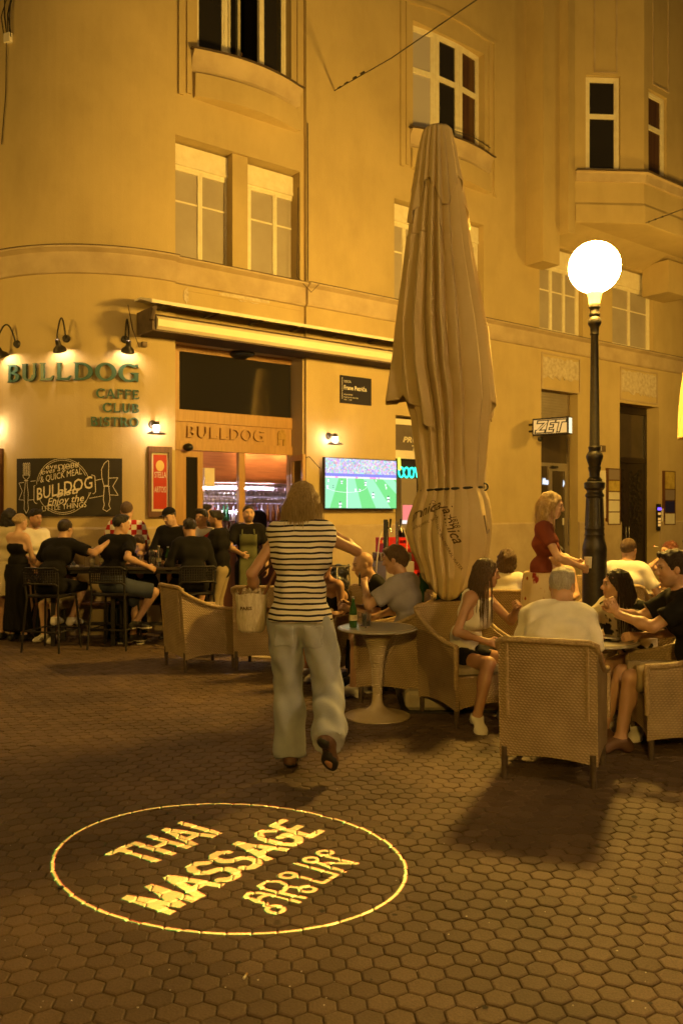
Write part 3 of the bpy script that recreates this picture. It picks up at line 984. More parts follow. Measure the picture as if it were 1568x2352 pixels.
# raised panels with flaked plaster above the doors
rawm = PLASTER_RAW
for (p0, p1_, y0, y1, v_, rawv) in ((1244, 1328, 812, 890, 0.0, (818, 864)), (1424, 1506, 845, 915, 0.0, (850, 900))):
    ua, za = fpix(p0, y0, v_); ub, _ = fpix(p1_, y0, v_); _, zb = fpix(p0, y1, v_)
    q = MB()
    for (a, b, c, d) in ((ua - .03, ub + .03, za, za + .03), (ua - .03, ub + .03, zb - .03, zb), (ua - .03, ua, zb, za), (ub, ub + .03, zb, za)):
        q.box(a, b, 0.0, 0.025, c, d, FW)
    part(q, 'panel_frame', PLASTER_D)
    _, zr0 = fpix(p0, rawv[0]); _, zr1 = fpix(p0, rawv[1])
    q = MB(); pts = []
    nseg = 26
    for k in range(nseg): pts.append((ua + .02 + (ub - ua - .04) * k / (nseg - 1), zr0 + rng.uniform(-.025, .025)))
    for k in range(nseg): pts.append((ub - .02 - (ub - ua - .04) * k / (nseg - 1), zr1 + rng.uniform(-.05, .05)))
    shape_into(q, [pts], lambda a, b, d: FW(a, 0.002 + d, b), 0.012, 0.02)
    part(q, 'flaked_plaster', PLASTER_RAW)
# flaked patches over the awning
for (c0, c1, y0, y1) in ((498, 630, 672, 700), (420, 434, 658, 697)):
    ua, za = fpix(c0, y0, VB); ub, zb = fpix(c1, y1, VB)
    zc_ = fpix((c0 + c1) / 2, (y0 + y1) / 2, VB)[1]; hh = 0.055 if c1 - c0 > 50 else 0.13
    pts = [((ua + ub) / 2 + (ub - ua) / 2 * math.cos(t) * rng.uniform(.75, 1.05), zc_ + hh * math.sin(t) * rng.uniform(.5, 1.2)) for t in np.linspace(0, 2 * math.pi, 26)[:-1]]
    q = MB(); shape_into(q, [pts], lambda a, b, d: FW(a, VB + 0.002 + d, b), 0.008, 0.012)
    part(q, 'flaked_plaster', PLASTER_RAW)
ua, za = fpix(430, 665, VB); ub, zb = fpix(705, 735, VB)
q = MB()
q.box(ua, uB - .05, VB, VB + .012, za - .02, za, FW); part(q, 'panel_strip', PLASTER)

# ---- rounded corner / vertical downpipe-like joint
q = MB(); q.tube([FW(uB + .02, 0.02, ZC + .05), FW(uB + .02, .02, 6.3), FW(uB + .015, .02, 7.6)], 0.008, 6)
q.tube([FW(uB - .12, VB + .02, 6.6), FW(uB - .14, VB + .02, ZC + .1), FW(uB - .1, VB + .16, ZC - .05), FW(uB - .02, .16, ZC - .16), FW(uB + .12, .16, ZC - .02)], 0.007, 6)
part(q, 'wall_cable', SILLM)
# ------------------------------------------------------------------ serif letters
def glyph(ch):
    """polygons, holes in a box of height 1; returns width"""
    T = 0.21; S = 0.075
    def stem(x, y0=0.0, y1=1.0, t=T):
        c = x + t / 2
        return [[(x - .07, y0), (x + .03, y0 + S), (x + .02, .5), (x + .03, y1 - S), (x - .07, y1), (x + t + .07, y1), (x + t - .03, y1 - S), (x + t - .02, .5), (x + t - .03, y0 + S), (x + t + .07, y0)]]
    P = []; H = []
    if ch == 'B':
        P = stem(.1) + [arc(.42, .76, .33, .24, -90, 90, .2, .11), arc(.42, .27, .40, .27, -90, 90, .22, .12)]
        P += [[(.2, .89), (.44, .89), (.44, 1), (.2, 1)], [(.2, .47), (.44, .47), (.44, .57), (.2, .57)], [(.2, 0), (.44, 0), (.44, .12), (.2, .12)]]
        w = .86
    elif ch == 'U':
        P = [[(.02, 1), (.1, .93), (.1, .3), (.31, .3), (.31, .93), (.39, 1)], arc(.47, .34, .37, .36, 180, 360, .2, .13), [(.66, 1), (.73, .93), (.73, .3), (.84, .3), (.84, .93), (.94, 1)]]
        w = .96
    elif ch == 'L':
        P = stem(.1) + [[(.2, 0), (.72, 0), (.82, .27), (.77, .27), (.62, .13), (.2, .13)]]
        w = .82
    elif ch == 'D':
        P = stem(.1) + [arc(.42, .5, .58, .5, -90, 90, .22, .12, 26), [(.2, .88), (.43, .88), (.43, 1), (.2, 1)], [(.2, 0), (.43, 0), (.43, .12), (.2, .12)]]
        w = 1.04
    elif ch == 'O':
        P = [arc(.52, .5, .52, .52, 0, 181, .23, .12, 30), arc(.52, .5, .52, .52, 179, 361, .23, .12, 30)]; w = 1.06
    elif ch == 'C':
        P = [arc(.52, .5, .52, .52, 48, 312, .23, .12, 36), [(.80, .98), (.92, 1.02), (.90, .70), (.80, .80)], [(.76, .06), (.95, .20), (.87, .27), (.74, .18)]]; w = .98
    elif ch == 'G':
        P = [arc(.52, .5, .52, .52, 45, 320, .23, .12, 36), [(.82, .98), (.98, 1.02), (1.0, .76), (.9, .86)], [(.56, .52), (1.06, .52), (.99, .45), (.99, .0), (.9, .03), (.78, .12), (.78, .42), (.66, .45)]]; w = 1.06
    elif ch == 'A':
        P = [[(-.02, 0), (.08, .07), (.40, 1.02), (.58, 1.02), (.96, .07), (1.04, 0), (.62, 0), (.72, .09), (.46, .82), (.19, .09), (.28, 0)], [(.22, .26), (.75, .26), (.72, .38), (.25, .38)]]; w = 1.02
    elif ch == 'F':
        P = stem(.1) + [[(.2, .88), (.62, .88), (.68, .74), (.74, .74), (.72, 1), (.2, 1)], [(.2, .46), (.52, .46), (.58, .38), (.62, .38), (.62, .66), (.58, .66), (.52, .58), (.2, .58)]]; w = .76
    elif ch == 'E':
        P = stem(.1) + [[(.2, .88), (.62, .88), (.68, .74), (.74, .74), (.72, 1), (.2, 1)], [(.2, .46), (.52, .46), (.58, .38), (.62, .38), (.62, .66), (.58, .66), (.52, .58), (.2, .58)], [(.2, 0), (.74, 0), (.82, .27), (.76, .27), (.64, .13), (.2, .13)]]; w = .82
    elif ch == 'I':
        P = stem(.1); w = .42
    elif ch == 'S':
        P = [arc(.36, .73, .30, .29, 40, 270, .19, .12, 22), arc(.36, .28, .33, .30, -140, 90, .2, .12, 24), [(.53, .95), (.64, 1), (.66, .70), (.6, .70), (.5, .84)], [(.05, .0), (.03, .32), (.09, .32), (.2, .15)]]; w = .72
    elif ch == 'T':
        P = [[(.33, .88), (.33, .07), (.24, 0), (.62, 0), (.53, .07), (.53, .88)], [(.02, 1), (.0, .72), (.06, .72), (.14, .88), (.72, .88), (.80, .72), (.86, .72), (.84, 1)]]; w = .86
    elif ch == 'R':
        P = stem(.1) + [arc(.42, .73, .36, .27, -90, 90, .21, .12), [(.2, .88), (.44, .88), (.44, 1), (.2, 1)], [(.2, .46), (.44, .46), (.44, .57), (.2, .57)], [(.36, .48), (.56, .50), (.92, .06), (1.0, 0), (.70, 0)]]; w = .96
    return P, H, w

def pol_len(word_, gap=.06):
    return sum(glyph(c)[2] for c in word_) + gap * (len(word_) - 1)

GREENL = mat('green_enamel', (0.05, 0.125, 0.09), (0.04, 0.10, 0.07), scale=6, rough=0.4)
def wall_word(root, word_, a_l, a_r, z0, h, depth=0.05, v0=0.012):
    """a runs leftwards on the round wall: a_l (left end) > a_r (right end)"""
    W = pol_len(word_); x = 0.0
    for ch in word_:
        P, H, w = glyph(ch)
        m_ = MB()
        xc = x
        def fn(a, b, d, xc=xc):
            t = a_l + (a_r - a_l) * ((xc + a) / W)
            return CW(t, v0 + d, z0 + b * h) - Vector(root.location)
        shape_into(m_, P, fn, depth, 0.03, H)
        m_.build('letter_' + ch.lower(), GREENL, root, None)
        x += w + .06

def sign_on_round(px0, px1, py_base_l, py_base_r, py_top_r, word_, label):
    aL, zL = cpix(px0, py_base_l, 0.03); aR, zR = cpix(px1, py_base_r, 0.03)
    _, zT = cpix(px1, py_top_r, 0.03)
    root = empty('wall_lettering', CW((aL + aR) / 2, 0, zR), 0, label, 'sign', 'green letter signs on the round corner wall')
    wall_word(root, word_, aL, aR, zR, zT - zR, depth=min(.05, .16 * (zT - zR)))
    return root
sign_on_round(18, 321, 880, 878, 838, 'BULLDOG', 'big green raised BULLDOG letters under the gooseneck lamps')
sign_on_round(221, 321, 917, 917, 896, 'CAFFE', 'small green raised CAFFE letters right below the big name')
sign_on_round(236, 321, 949, 949, 928, 'CLUB', 'small green raised CLUB letters between two other green words')
sign_on_round(207, 320, 980, 981, 960, 'BISTRO', 'small green raised BISTRO letters beside the wall lamp')

# ------------------------------------------------------------------ bar front in the door bay
REC = VB - 0.30
bar = empty('wooden_shopfront', FW((U0 + uB) / 2, REC, 0), 0, 'wooden bar front with transom window, carved name board and open glazed doors', 'shopfront')
def bpart(mb, name, mats, parent=None, smooth=None, recalc=True):
    o = mb.build(name, mats, parent or bar, smooth, recalc)
    if parent is None: o.matrix_parent_inverse = Matrix.Translation(-Vector(bar.location))
    return o
bx0, bx1 = bay_door[0], bay_door[1]
zT1, zT0 = 3.92, 3.08
def fz(px, py, v): return fpix(px, py, v)[1]
tr_t, tr_b = fz(412, 806, REC), fz(412, 940, REC)
q = MB()
wdm = lambda a, b, c, d, v0=REC - .06, v1=REC: q.box(a, b, v0, v1, c, d, FW)
gx0, gx1 = fu(412, REC), fu(686, REC)
wdm(bx0, gx0, tr_b, 4.02); wdm(gx1, bx1, tr_b, 4.02); wdm(gx0, gx1, tr_t, 4.02)
bpart(q, 'transom_frame', WOOD)
q = MB(); wdm(bx0, bx1, tr_b - .17, tr_b, v1=REC + .02); bpart(q, 'transom_rail', WOOD)
q = MB(); q.add([FW(gx0, REC - .03, tr_b), FW(gx1, REC - .03, tr_b), FW(gx1, REC - .03, tr_t), FW(gx0, REC - .03, tr_t)], [(0, 1, 2, 3)]); bpart(q, 'transom_glass', GLASS)
# leaning boards and struts behind the glass
sb_t, sb_b = tr_b - .17, fz(412, 1012, REC)
q = MB(); wdm(bx0 + .01, fu(684, REC), sb_b, sb_t, v1=REC - .005); bpart(q, 'name_board', WOOD)
q = MB(); wdm(fu(686, REC), bx1, sb_b, sb_t, v1=REC - .003); bpart(q, 'name_board_end', WOOD)
q = MB(); wdm(bx0, bx1, sb_b - .13, sb_b, v1=REC + .03); bpart(q, 'door_head_rail', WOOD)
# carved BULLDOG on the board
uL, zL = fpix(426, 1016, REC); uRr, zRr = fpix(607, 1021, REC)
W = pol_len('BULLDOG'); x = 0.0
hL = 0.165
zb_ = (sb_b + sb_t) / 2 - hL / 2
for ch in 'BULLDOG':
    P, H, w_ = glyph(ch); m_ = MB()
    def fnc(a, b, d, x=x): return FW(uL + (uRr - uL) * (x + a) / W, REC - .005 + d, zb_ + b * hL)
    shape_into(m_, P, fnc, 0.036, 0.05, H)
    bpart(m_, 'letter_' + ch.lower(), WOOD); x += w_ + .06
# small brass dog figure relief at the end of the board
DOGM = mat('brass_relief', (0.42, 0.27, 0.08), (0.30, 0.18, 0.05), scale=30, rough=0.4, metal=0.4, bump=0.4, bscale=60)
ud = (fu(631, REC) + fu(661, REC)) / 2
dg = MB()
def dfn(a, b, d): return FW(ud + a, REC - .005 + d, (sb_b + sb_t) / 2 + b)
shape_into(dg, [arc(0, .025, .075, .095, 0, 180, .03), arc(0, .03, .06, .07, 0, 360, .055), seg(-.055, .03, -.05, -.12, .04, .035), seg(.055, .03, .05, -.12, .04, .035), seg(-.075, -.115, -.03, -.115, .025), seg(.03, -.115, .075, -.115, .025), arc(0, -.0, .035, .035, 0, 360, .03)], dfn, .025, .006)
bpart(dg, 'dog_emblem', DOGM)
# doors: left glazed leaf, middle post, right leaf folded open
dz1 = sb_b - .13
post = lambda a, b, v0=REC - .07, v1=REC: (MB().box(a, b, v0, v1, 0.0, dz1, FW))
bpart(post(bx0, fu(416, REC)), 'door_post', WOOD)
bpart(post(fu(549, REC), fu(563, REC)), 'door_post', WOOD)
bpart(post(fu(664, REC), fu(672, REC)), 'door_post', WOOD)
bpart(post(fu(690, REC), bx1), 'door_post', WOOD)
def leaf(fn, w_, z0, z1, name, glass=GLASS, st=0.085):
    f_ = MB()
    f_.box(0, st, -.045, 0, z0, z1, fn); f_.box(w_ - st, w_, -.045, 0, z0, z1, fn); f_.box(st, w_ - st, -.045, 0, z1 - st, z1, fn); f_.box(st, w_ - st, -.045, 0, z0, z0 + .55, fn)
    o = bpart(f_, name, WOOD)
    g = MB(); g.add([fn(st, -.022, z0 + .55), fn(w_ - st, -.022, z0 + .55), fn(w_ - st, -.022, z1 - st), fn(st, -.022, z1 - st)], [(0, 1, 2, 3)])
    g.build('pane', glass, o)
    return o
u0_ = fu(416, REC)
wl = fu(467, REC) - u0_
leaf(lambda a, v, z: FW(u0_ + a, REC - .01 + v, z), wl, 0.02, dz1 - .01, 'door_leaf')
CLEAR = mat('clear_glass', (0.9, 0.9, 0.9), rough=0.02, trans=1.0, ior=1.05, spec=0.5)
hp = FW(fu(664, REC), REC + .02, 0)
def openleaf(a, v, z):
    ang = math.radians(-64)
    return FW(fu(664, REC) - .0 + a * -0.25 - v * .9, REC + .03 + a * .9 - v * .25, z)
leaf(openleaf, 0.62, 0.02, dz1 - .02, 'door_leaf', CLEAR)
q = MB(); q.add([FW(fu(672, REC), REC - .04, .9), FW(fu(690, REC), REC - .04, .9), FW(fu(690, REC), REC - .04, dz1 - .09), FW(fu(672, REC), REC - .04, dz1 - .09)], [(0, 1, 2, 3)]); bpart(q, 'side_light', GLASS)
q = MB(); q.box(fu(672, REC), fu(690, REC), REC - .05, REC - .01, 0, .9, FW); q.box(fu(672, REC), fu(690, REC), REC - .05, REC - .01, dz1 - .09, dz1, FW); bpart(q, 'side_panel', WOOD)
# alarm dome and black speaker
q = MB(); c = FW(fu(428, REC), REC + .06, fz(428, 1028, REC)); q.sphere(c, .068, 14, 10, (1.1, 1, .85)); bpart(q, 'camera_dome', BLACK, smooth=60)
q = MB(); c = FW(fu(549, REC), REC + .10, fz(549, 815, REC)); q.sphere(c, .15, 16, 8, (1.25, .8, .42)); q.box(fu(549, REC) - .1, fu(549, REC) + .1, REC, REC + .08, tr_t + .0, tr_t + .14, FW); bpart(q, 'patio_heater_hood', BLACK, smooth=50)
# ------------------------------------------------------------------ inside of the bar
inside = empty('bar_interior', FW(-1.8, REC - 2, 0), 0, 'lit bar room with glass rack and bottle shelves behind the doors', 'bar room')
def ipart(mb, name, mats, smooth=None, recalc=True):
    o = mb.build(name, mats, inside, smooth, recalc)
    o.matrix_parent_inverse = Matrix.Translation(-Vector(inside.location)); return o
IWALL = mat('bar_wall', (0.20, 0.10, 0.06), (0.14, 0.07, 0.045), scale=2, rough=0.6)
REDW = mat('mahogany', (0.34, 0.15, 0.06), (0.24, 0.10, 0.04), scale=4, rough=0.3, stretch=(.6, .6, 8))
ia, ib = U0 - 1.2, uB + 1.6
dep = REC - 2.6
q = MB(); q.box(ia, ib, dep - .05, dep, -0.005, 3.0, FW); ipart(q, 'back_wall', IWALL)
q = MB(); q.box(ia, ia + .05, dep, REC - .08, -0.005, 3.0, FW); ipart(q, 'side_wall', IWALL)
q = MB(); q.box(ib - .05, ib, dep, REC - .08, -0.005, 3.0, FW); ipart(q, 'side_wall', IWALL)
q = MB(); q.box(ia, ib, dep, REC - .08, 2.9, 2.95, FW); ipart(q, 'ceiling', IWALL)
q = MB(); q.box(ia, ib, dep, REC - .08, -0.006, -0.002, FW); ipart(q, 'floor', WOOD_D)
# panel above the counter, where the downlights glow
q = MB(); q.box(ia + .05, ib - .05, REC - 1.55, REC - 1.50, 2.20, 2.88, FW); ipart(q, 'fascia_panel', REDW)
q = MB(); q.box(ia + .05, ib - .05, REC - 1.58, REC - 1.40, 2.13, 2.20, FW); ipart(q, 'fascia_shelf', REDW)
WARM = emat('downlight_warm', (1.0, 0.58, 0.24), 420.0)
for u_ in (fu(585, REC - 1.3), fu(655, REC - 1.3)):
    q = MB(); q.lathe([(0.0, 0), (.055, 0), (.055, .02), (0, .02)], FW(u_, REC - 1.32, 2.84), 14); ipart(q, 'downlight', WARM)
q = MB(); q.box(-2.7, -1.2, REC - 1.2, REC - .8, 2.86, 2.89, FW); ipart(q, 'fill_panel', emat('bar_fill', (1.0, .62, .38), 9.0))  # glowing panel under the ceiling, added to brighten the bar room
COOL = emat('strip_cool', (0.86, 0.76, 1.0), 130.0)
for z_, a_, b_ in ((2.06, ia + .3, ib - .3), (1.62, fu(490, REC - 2.5), fu(545, REC - 2.5))):
    q = MB(); q.box(a_, b_, dep + .05, dep + .09, z_, z_ + .02, FW); ipart(q, 'light_strip', COOL)
MIRR = mat('back_mirror', (0.75, 0.75, 0.80), rough=0.12, metal=1.0)
q = MB(); q.box(fu(470, dep), fu(660, dep), dep + .002, dep + .015, 1.05, 2.08, FW); ipart(q, 'back_mirror', MIRR)
for z_ in (1.12, 1.45):
    q = MB(); q.box(fu(480, dep), fu(660, dep), dep + .02, dep + .20, z_, z_ + .02, FW); ipart(q, 'bottle_shelf', WOOD_D)
q = MB(); q.box(ia + .1, ib - .1, REC - 1.75, REC - 1.25, 1.02, 1.07, FW); q.box(ia + .12, ib - .12, REC - 1.7, REC - 1.4, 0, 1.02, FW); ipart(q, 'counter', WOOD_D)
WG = mat('wine_glass', (0.95, 0.95, 1.0), rough=0.03, trans=0.85, ior=1.25, spec=0.8)
# hanging glass rack: three rows of wine glasses
GLP = [(.003, 0.0), (.032, .0), (.032, .004), (.004, .012), (.004, .075), (.020, .09), (.038, .125), (.036, .17), (.030, .19)]
gm = MB(); gm.lathe([(r, -z) for r, z in GLP], (0, 0, 0), 8, cap=False)
gme = bpy.data.meshes.new('hanging_glass'); gme.from_pydata(gm.v, [], gm.f); gme.materials.append(WG); finish_mesh(gme, 60)
for row in range(4):
    vv = REC - 1.50 + row * .085
    n_ = 0
    a_ = fu(468, vv)
    while a_ < fu(672, vv):
        o = new_obj('hanging_glass', gme, inside)
        o.location = FW(a_, vv, 2.06 - .10 * (row % 2)) - Vector(inside.location)
        a_ += .085; n_ += 1
q = MB(); q.box(fu(466, REC - 1.4), fu(674, REC - 1.4), REC - 1.56, REC - 1.18, 2.075, 2.10, FW); ipart(q, 'glass_rack', STEEL)
BOTC = [mat('bottle_green', (0.02, 0.10, 0.03), rough=.1, spec=.8), mat('bottle_amber', (0.22, 0.08, 0.012), rough=.1, spec=.8), mat('bottle_clear', (0.65, 0.66, 0.72), rough=.08, spec=.8), mat('bottle_red', (0.35, 0.02, 0.015), rough=.15, spec=.8)]
bmes = []
for mt in BOTC:
    b_ = MB(); b_.lathe([(.0, 0), (.036, 0), (.038, .01), (.038, .17), (.030, .20), (.014, .235), (.013, .28), (.016, .285), (.016, .30), (0, .30)], (0, 0, 0), 9, False)
    me_ = bpy.data.meshes.new('shelf_bottle'); me_.from_pydata(b_.v, [], b_.f); me_.materials.append(mt); finish_mesh(me_, 45); bmes.append(me_)
for z_ in (1.14, 1.47):
    a_ = fu(486, dep)
    while a_ < fu(655, dep):
        o = new_obj('shelf_bottle', bmes[int(rng.integers(0, 4))], inside)
        o.location = FW(a_, dep + .1 + rng.uniform(-.03, .03), z_) - Vector(inside.location)
        o.scale = (1, 1, rng.uniform(.8, 1.05)); a_ += rng.uniform(.085, .13)
q = MB(); q.box(fu(467, REC - .5), fu(490, REC - .5), REC - .52, REC - .46, 2.02, 2.30, FW); ipart(q, 'wall_box', WHITEM)

# ------------------------------------------------------------------ awning (rolled up)
awning = empty('rolled_awning', FW(fu(620), VB, 4.2), 0, 'rolled up cream awning with front bar and lid over the bar door', 'awning')
def apart(mb, name, mats, smooth=None):
    o = mb.build(name, mats, awning, smooth); o.matrix_parent_inverse = Matrix.Translation(-Vector(awning.location)); return o
VA = 0.42
AW = mat('awning_cream', (0.84, 0.76, 0.58), (0.79, 0.70, 0.52), scale=3, rough=0.5)
AWD = mat('awning_dark', (0.10, 0.07, 0.045), (0.07, 0.05, 0.035), scale=5, rough=0.8)
ua_, za_ = fpix(356, 742, VA); ub_ = fu(990, VA)
prof = [(VA + .0, za_ - .07), (VA + .05, za_ - .085), (VA + .10, za_ - .05), (VA + .10, za_ + .04), (VA + .05, za_ + .085), (VA + .0, za_ + .07)]
q = MB(); run_profile(q, FW, ua_, ub_, prof); apart(q, 'front_bar', AW, 35)
q = MB(); run_profile(q, FW, ua_ - .02, ub_, [(VA - .02, za_ - .10), (VA + .03, za_ - .10), (VA + .03, za_ - .085), (VA - .02, za_ - .07)]); apart(q, 'bar_gutter', SILLM)
uc_, zc_ = fpix(345, 690, VA)
q = MB()
run_profile(q, FW, uc_, ub_, [(VB + .0, zc_ + .10), (VB + .2, zc_ + .10), (VA + .06, zc_ + .01), (VA + .06, zc_ - .035), (VA + .05, zc_ - .035), (VB + .2, zc_ + .075), (VB + .0, zc_ + .075)]); apart(q, 'lid', WHITEM)
q = MB(); run_profile(q, FW, ua_ + .02, ub_ - .02, [(VB + .005, za_ - .10), (VB + .3, za_ - .05), (VB + .36, za_ + .06), (VB + .25, za_ + .18), (VB + .005, za_ + .2)]); apart(q, 'cloth_roll', AWD, 40)
for t_ in np.linspace(0.06, .94, 7):
    q = MB(); q.box(uc_ + (ub_ - uc_) * t_, uc_ + (ub_ - uc_) * t_ + .05, VB, VA + .02, zc_ - .0, zc_ + .02, FW); apart(q, 'lid_bracket', SILLM)
q = MB()
e0 = uc_ + .05
q.box(e0 - .04, e0, VB + .05, VA + .05, za_ - .10, za_ + .20, FW); apart(q, 'end_plate', SILLM)
q = MB(); q.tube([FW(e0 + .04, VA - .05, za_ + .22), FW(e0 - .02, VA + .03, za_ + .16), FW(e0 - .05, VA + .05, za_ + .02)], .035, 8)
q.tube([FW(e0 - .03, VA - .1, za_ - .02), FW(e0 + .1, VA - .05, za_ - .06)], .03, 8); apart(q, 'folding_arm', SILLM, 40)
q = MB(); q.tube([FW(e0 - .18, .03, zc_), FW(e0 - .12, .03, za_ - .02), FW(e0 - .02, .03, za_ - .26), FW(e0 + .06, .02, za_ - .22)], .006, 6)
q.box(e0 + .04, e0 + .1, VB, VB + .08, za_ - .24, za_ - .17, FW); apart(q, 'cable', SILLM)

# ------------------------------------------------------------------ wall lamps
BULB = emat('bulb_warm', (1.0, 0.66, 0.38), 330.0)
def gooseneck(px, py, sx, label, tint=None):
    """px,py = rose on the wall; arm rises, bends outwards, bell shade looks down at the letters"""
    a, z = cpix(px, py, 0.02)
    root = empty('gooseneck_lamp', CW(a, 0, z), 0, label, 'lamp', 'gooseneck lamps above the big green letters')
    L = Vector(root.location)
    c = CW(a, 0, z)
    nrm = (CW(a, 1, z) - c); tan = (CW(a - 0.01, 0, z) - CW(a + .01, 0, z)).normalized()
    up = Vector((0, 0, 1))
    def W_(s_, o_, h_): return tan * s_ + nrm * o_ + up * h_
    m_ = MB()
    m_.tube([W_(0, 0, 0), W_(0, .03, 0)], [.055, .045], 14); m_.build('rose', IRON, root, 40)
    m_ = MB(); pts = [W_(sx * t * .0, .02, 0) for t in (0,)]
    for t in np.linspace(0, 1, 14):
        ang = math.pi * t
        pts.append(W_(sx * (.10 * t), .03 + .17 * t, .26 * math.sin(ang) ** .8 * (1 - .1 * t) + .0))
    pts.append(W_(sx * .10, .20, -.05))
    m_.tube(pts, .011, 8); m_.build('arm', IRON, root, 60)
    m_ = MB()
    tip = W_(sx * .10, .20, -.05)
    axs = (W_(-sx * .02, -.09, -.16)).normalized()
    b1_ = axs.orthogonal().normalized(); b2_ = axs.cross(b1_)
    V = []; F = []
    prof = [(.028, 0), (.034, .05), (.036, .08), (.075, .115), (.088, .145), (.092, .16), (.085, .16), (.068, .12), (.03, .09)]
    N = 18
    for (r, d) in prof:
        for k in range(N):
            t = 2 * math.pi * k / N
            V.append(tip + axs * d + b1_ * (r * math.cos(t)) + b2_ * (r * math.sin(t)))
    for i in range(len(prof) - 1):
        for k in range(N): F.append((i * N + k, i * N + (k + 1) % N, (i + 1) * N + (k + 1) % N, (i + 1) * N + k))
    m_.add(V, F); m_.build('shade', IRON, root, 50)
    m_ = MB(); m_.sphere(tip + axs * .115, .030, 10, 6); m_.build('bulb', BULB, root, 180)
    return root
gooseneck(152, 777, -.5, 'middle gooseneck lamp over the letters of the big green name')
gooseneck(288, 779, .3, 'gooseneck lamp beside the awning end, over the last green letter')
gooseneck(38, 790, -1.6, 'gooseneck lamp over the first green letter, its arm bent sideways')

BULB2 = emat('bulb_white', (1.0, 0.70, 0.46), 190.0)
def bulkhead(pos, nrm, tan, label):
    root = empty('wall_lamp', pos, 0, label, 'lamp', 'small wall lamps with disc shades')
    up = Vector((0, 0, 1))
    def W_(s_, o_, h_): return tan * s_ + nrm * o_ + up * h_
    m_ = MB(); m_.tube([W_(0, 0, .06), W_(0, .025, .06)], [.06, .05], 14); m_.build('rose', IRON, root, 40)
    m_ = MB(); m_.tube([W_(0, .02, .06), W_(0, .10, .07), W_(0, .16, .07), W_(0, .17, .05)], .016, 8)
    m_.build('arm', IRON, root, 60)
    c = W_(0, .17, 0)
    m_ = MB(); m_.lathe([(0, .09), (.035, .085), (.042, .06), (.042, .03), (0, .03)], c, 16, False); m_.build('cap', IRON, root, 50)
    m_ = MB(); m_.lathe([(0, .03), (.036, .03), (.038, -.01), (.030, -.05), (.0, -.06)], c, 14, False); m_.build('bulb_glass', BULB2, root, 180)
    m_ = MB(); m_.lathe([(.045, -.035), (.06, -.04), (.125, -.075), (.127, -.082), (.058, -.05), (.044, -.042)], c, 20, False); m_.build('shade', IRON, root, 30)
    return root
nr = Vector((FN[0], FN[1], 0)); tn = Vector((FT[0], FT[1], 0))
a, z = cpix(352, 985, 0.02)
bulkhead(CW(a, 0, z), (CW(a, 1, z) - CW(a, 0, z)), (CW(a - .01, 0, z) - CW(a + .01, 0, z)).normalized(), 'small lit wall lamp above the framed red poster')
u_, z_ = fpix(756, 1010, 0.02)
bulkhead(FW(u_, 0, z_), nr, tn, 'small lit wall lamp above the television')
a, z = cpix(-8, 985, 0.02)
bulkhead(CW(a, 0, z), (CW(a, 1, z) - CW(a, 0, z)), (CW(a - .01, 0, z) - CW(a + .01, 0, z)).normalized(), 'small lit wall lamp left of the chalkboard, glowing on the wall')

# ------------------------------------------------------------------ chalkboard
aL, zB = cpix(40, 1186, .02); aR, zT = cpix(281, 1050, .02); _, zT2 = cpix(40, 1057, .02)
zT = (zT + zT2) / 2
cb = empty('chalkboard', CW((aL + aR) / 2, 0, zB), 0, 'black chalkboard with white fork, knife and bistro lettering', 'sign')
CBL = Vector(cb.location)
BOARD = mat('board_black', (0.020, 0.016, 0.013), (0.03, 0.024, 0.018), scale=4, rough=0.7)
CHALK = mat('chalk_line', (0.80, 0.74, 0.64), (0.62, 0.55, 0.45), scale=20, rough=0.9)
q = MB(); N = 16
for k in range(N):
    t0_, t1_ = aL + (aR - aL) * k / N, aL + (aR - aL) * (k + 1) / N
    q.add([CW(t, v, z) - CBL for z in (zB, zT) for t, v in ((t0_, .028), (t1_, .028))] , [(0, 1, 3, 2)])
for (t, s_) in ((aL, 1), (aR, 1)):
    q.add([CW(t, v, z) - CBL for v, z in ((0, zB), (.028, zB), (.028, zT), (0, zT))], [(0, 1, 2, 3)])
for z in (zB, zT):
    for k in range(N):
        t0_, t1_ = aL + (aR - aL) * k / N, aL + (aR - aL) * (k + 1) / N
        q.add([CW(t0_, 0, z) - CBL, CW(t1_, 0, z) - CBL, CW(t1_, .028, z) - CBL, CW(t0_, .028, z) - CBL], [(0, 1, 2, 3)])
q.build('board', BOARD, cb)
# drawing coordinates = zoomed photo pixels (195..1410, 110..795)
def bd(x, y, off=.031):
    s_ = (x - 197) / (1405 - 197); r_ = (795 - y) / (795 - 120)
    return CW(aL + (aR - aL) * s_, off, zB + (zT - zB) * r_) - CBL
ch = MB()
def chalk(pts, w_=5.0, closed=False):
    if closed: pts = pts + [pts[0]]
    for (x0, y0), (x1, y1) in zip(pts[:-1], pts[1:]):
        L_ = math.hypot(x1 - x0, y1 - y0) or 1
        nx, ny = -(y1 - y0) / L_ * w_ / 2, (x1 - x0) / L_ * w_ / 2
        ch.add([bd(x0 + nx, y0 + ny), bd(x1 + nx, y1 + ny), bd(x1 - nx, y1 - ny), bd(x0 - nx, y0 - ny)], [(0, 1, 2, 3)])
def circ(cx, cy, r, a0, a1, ry=None):
    return [(cx + r * math.cos(math.radians(t)), cy - (ry or r) * math.sin(math.radians(t))) for t in np.linspace(a0, a1, 24)]
chalk(circ(760, 450, 300, 15, 175, 325)); chalk(circ(760, 450, 280, 25, 168, 305)); chalk(circ(765, 450, 300, 195, 345, 320), 5); chalk(circ(765, 470, 270, 230, 300, 280), 5)
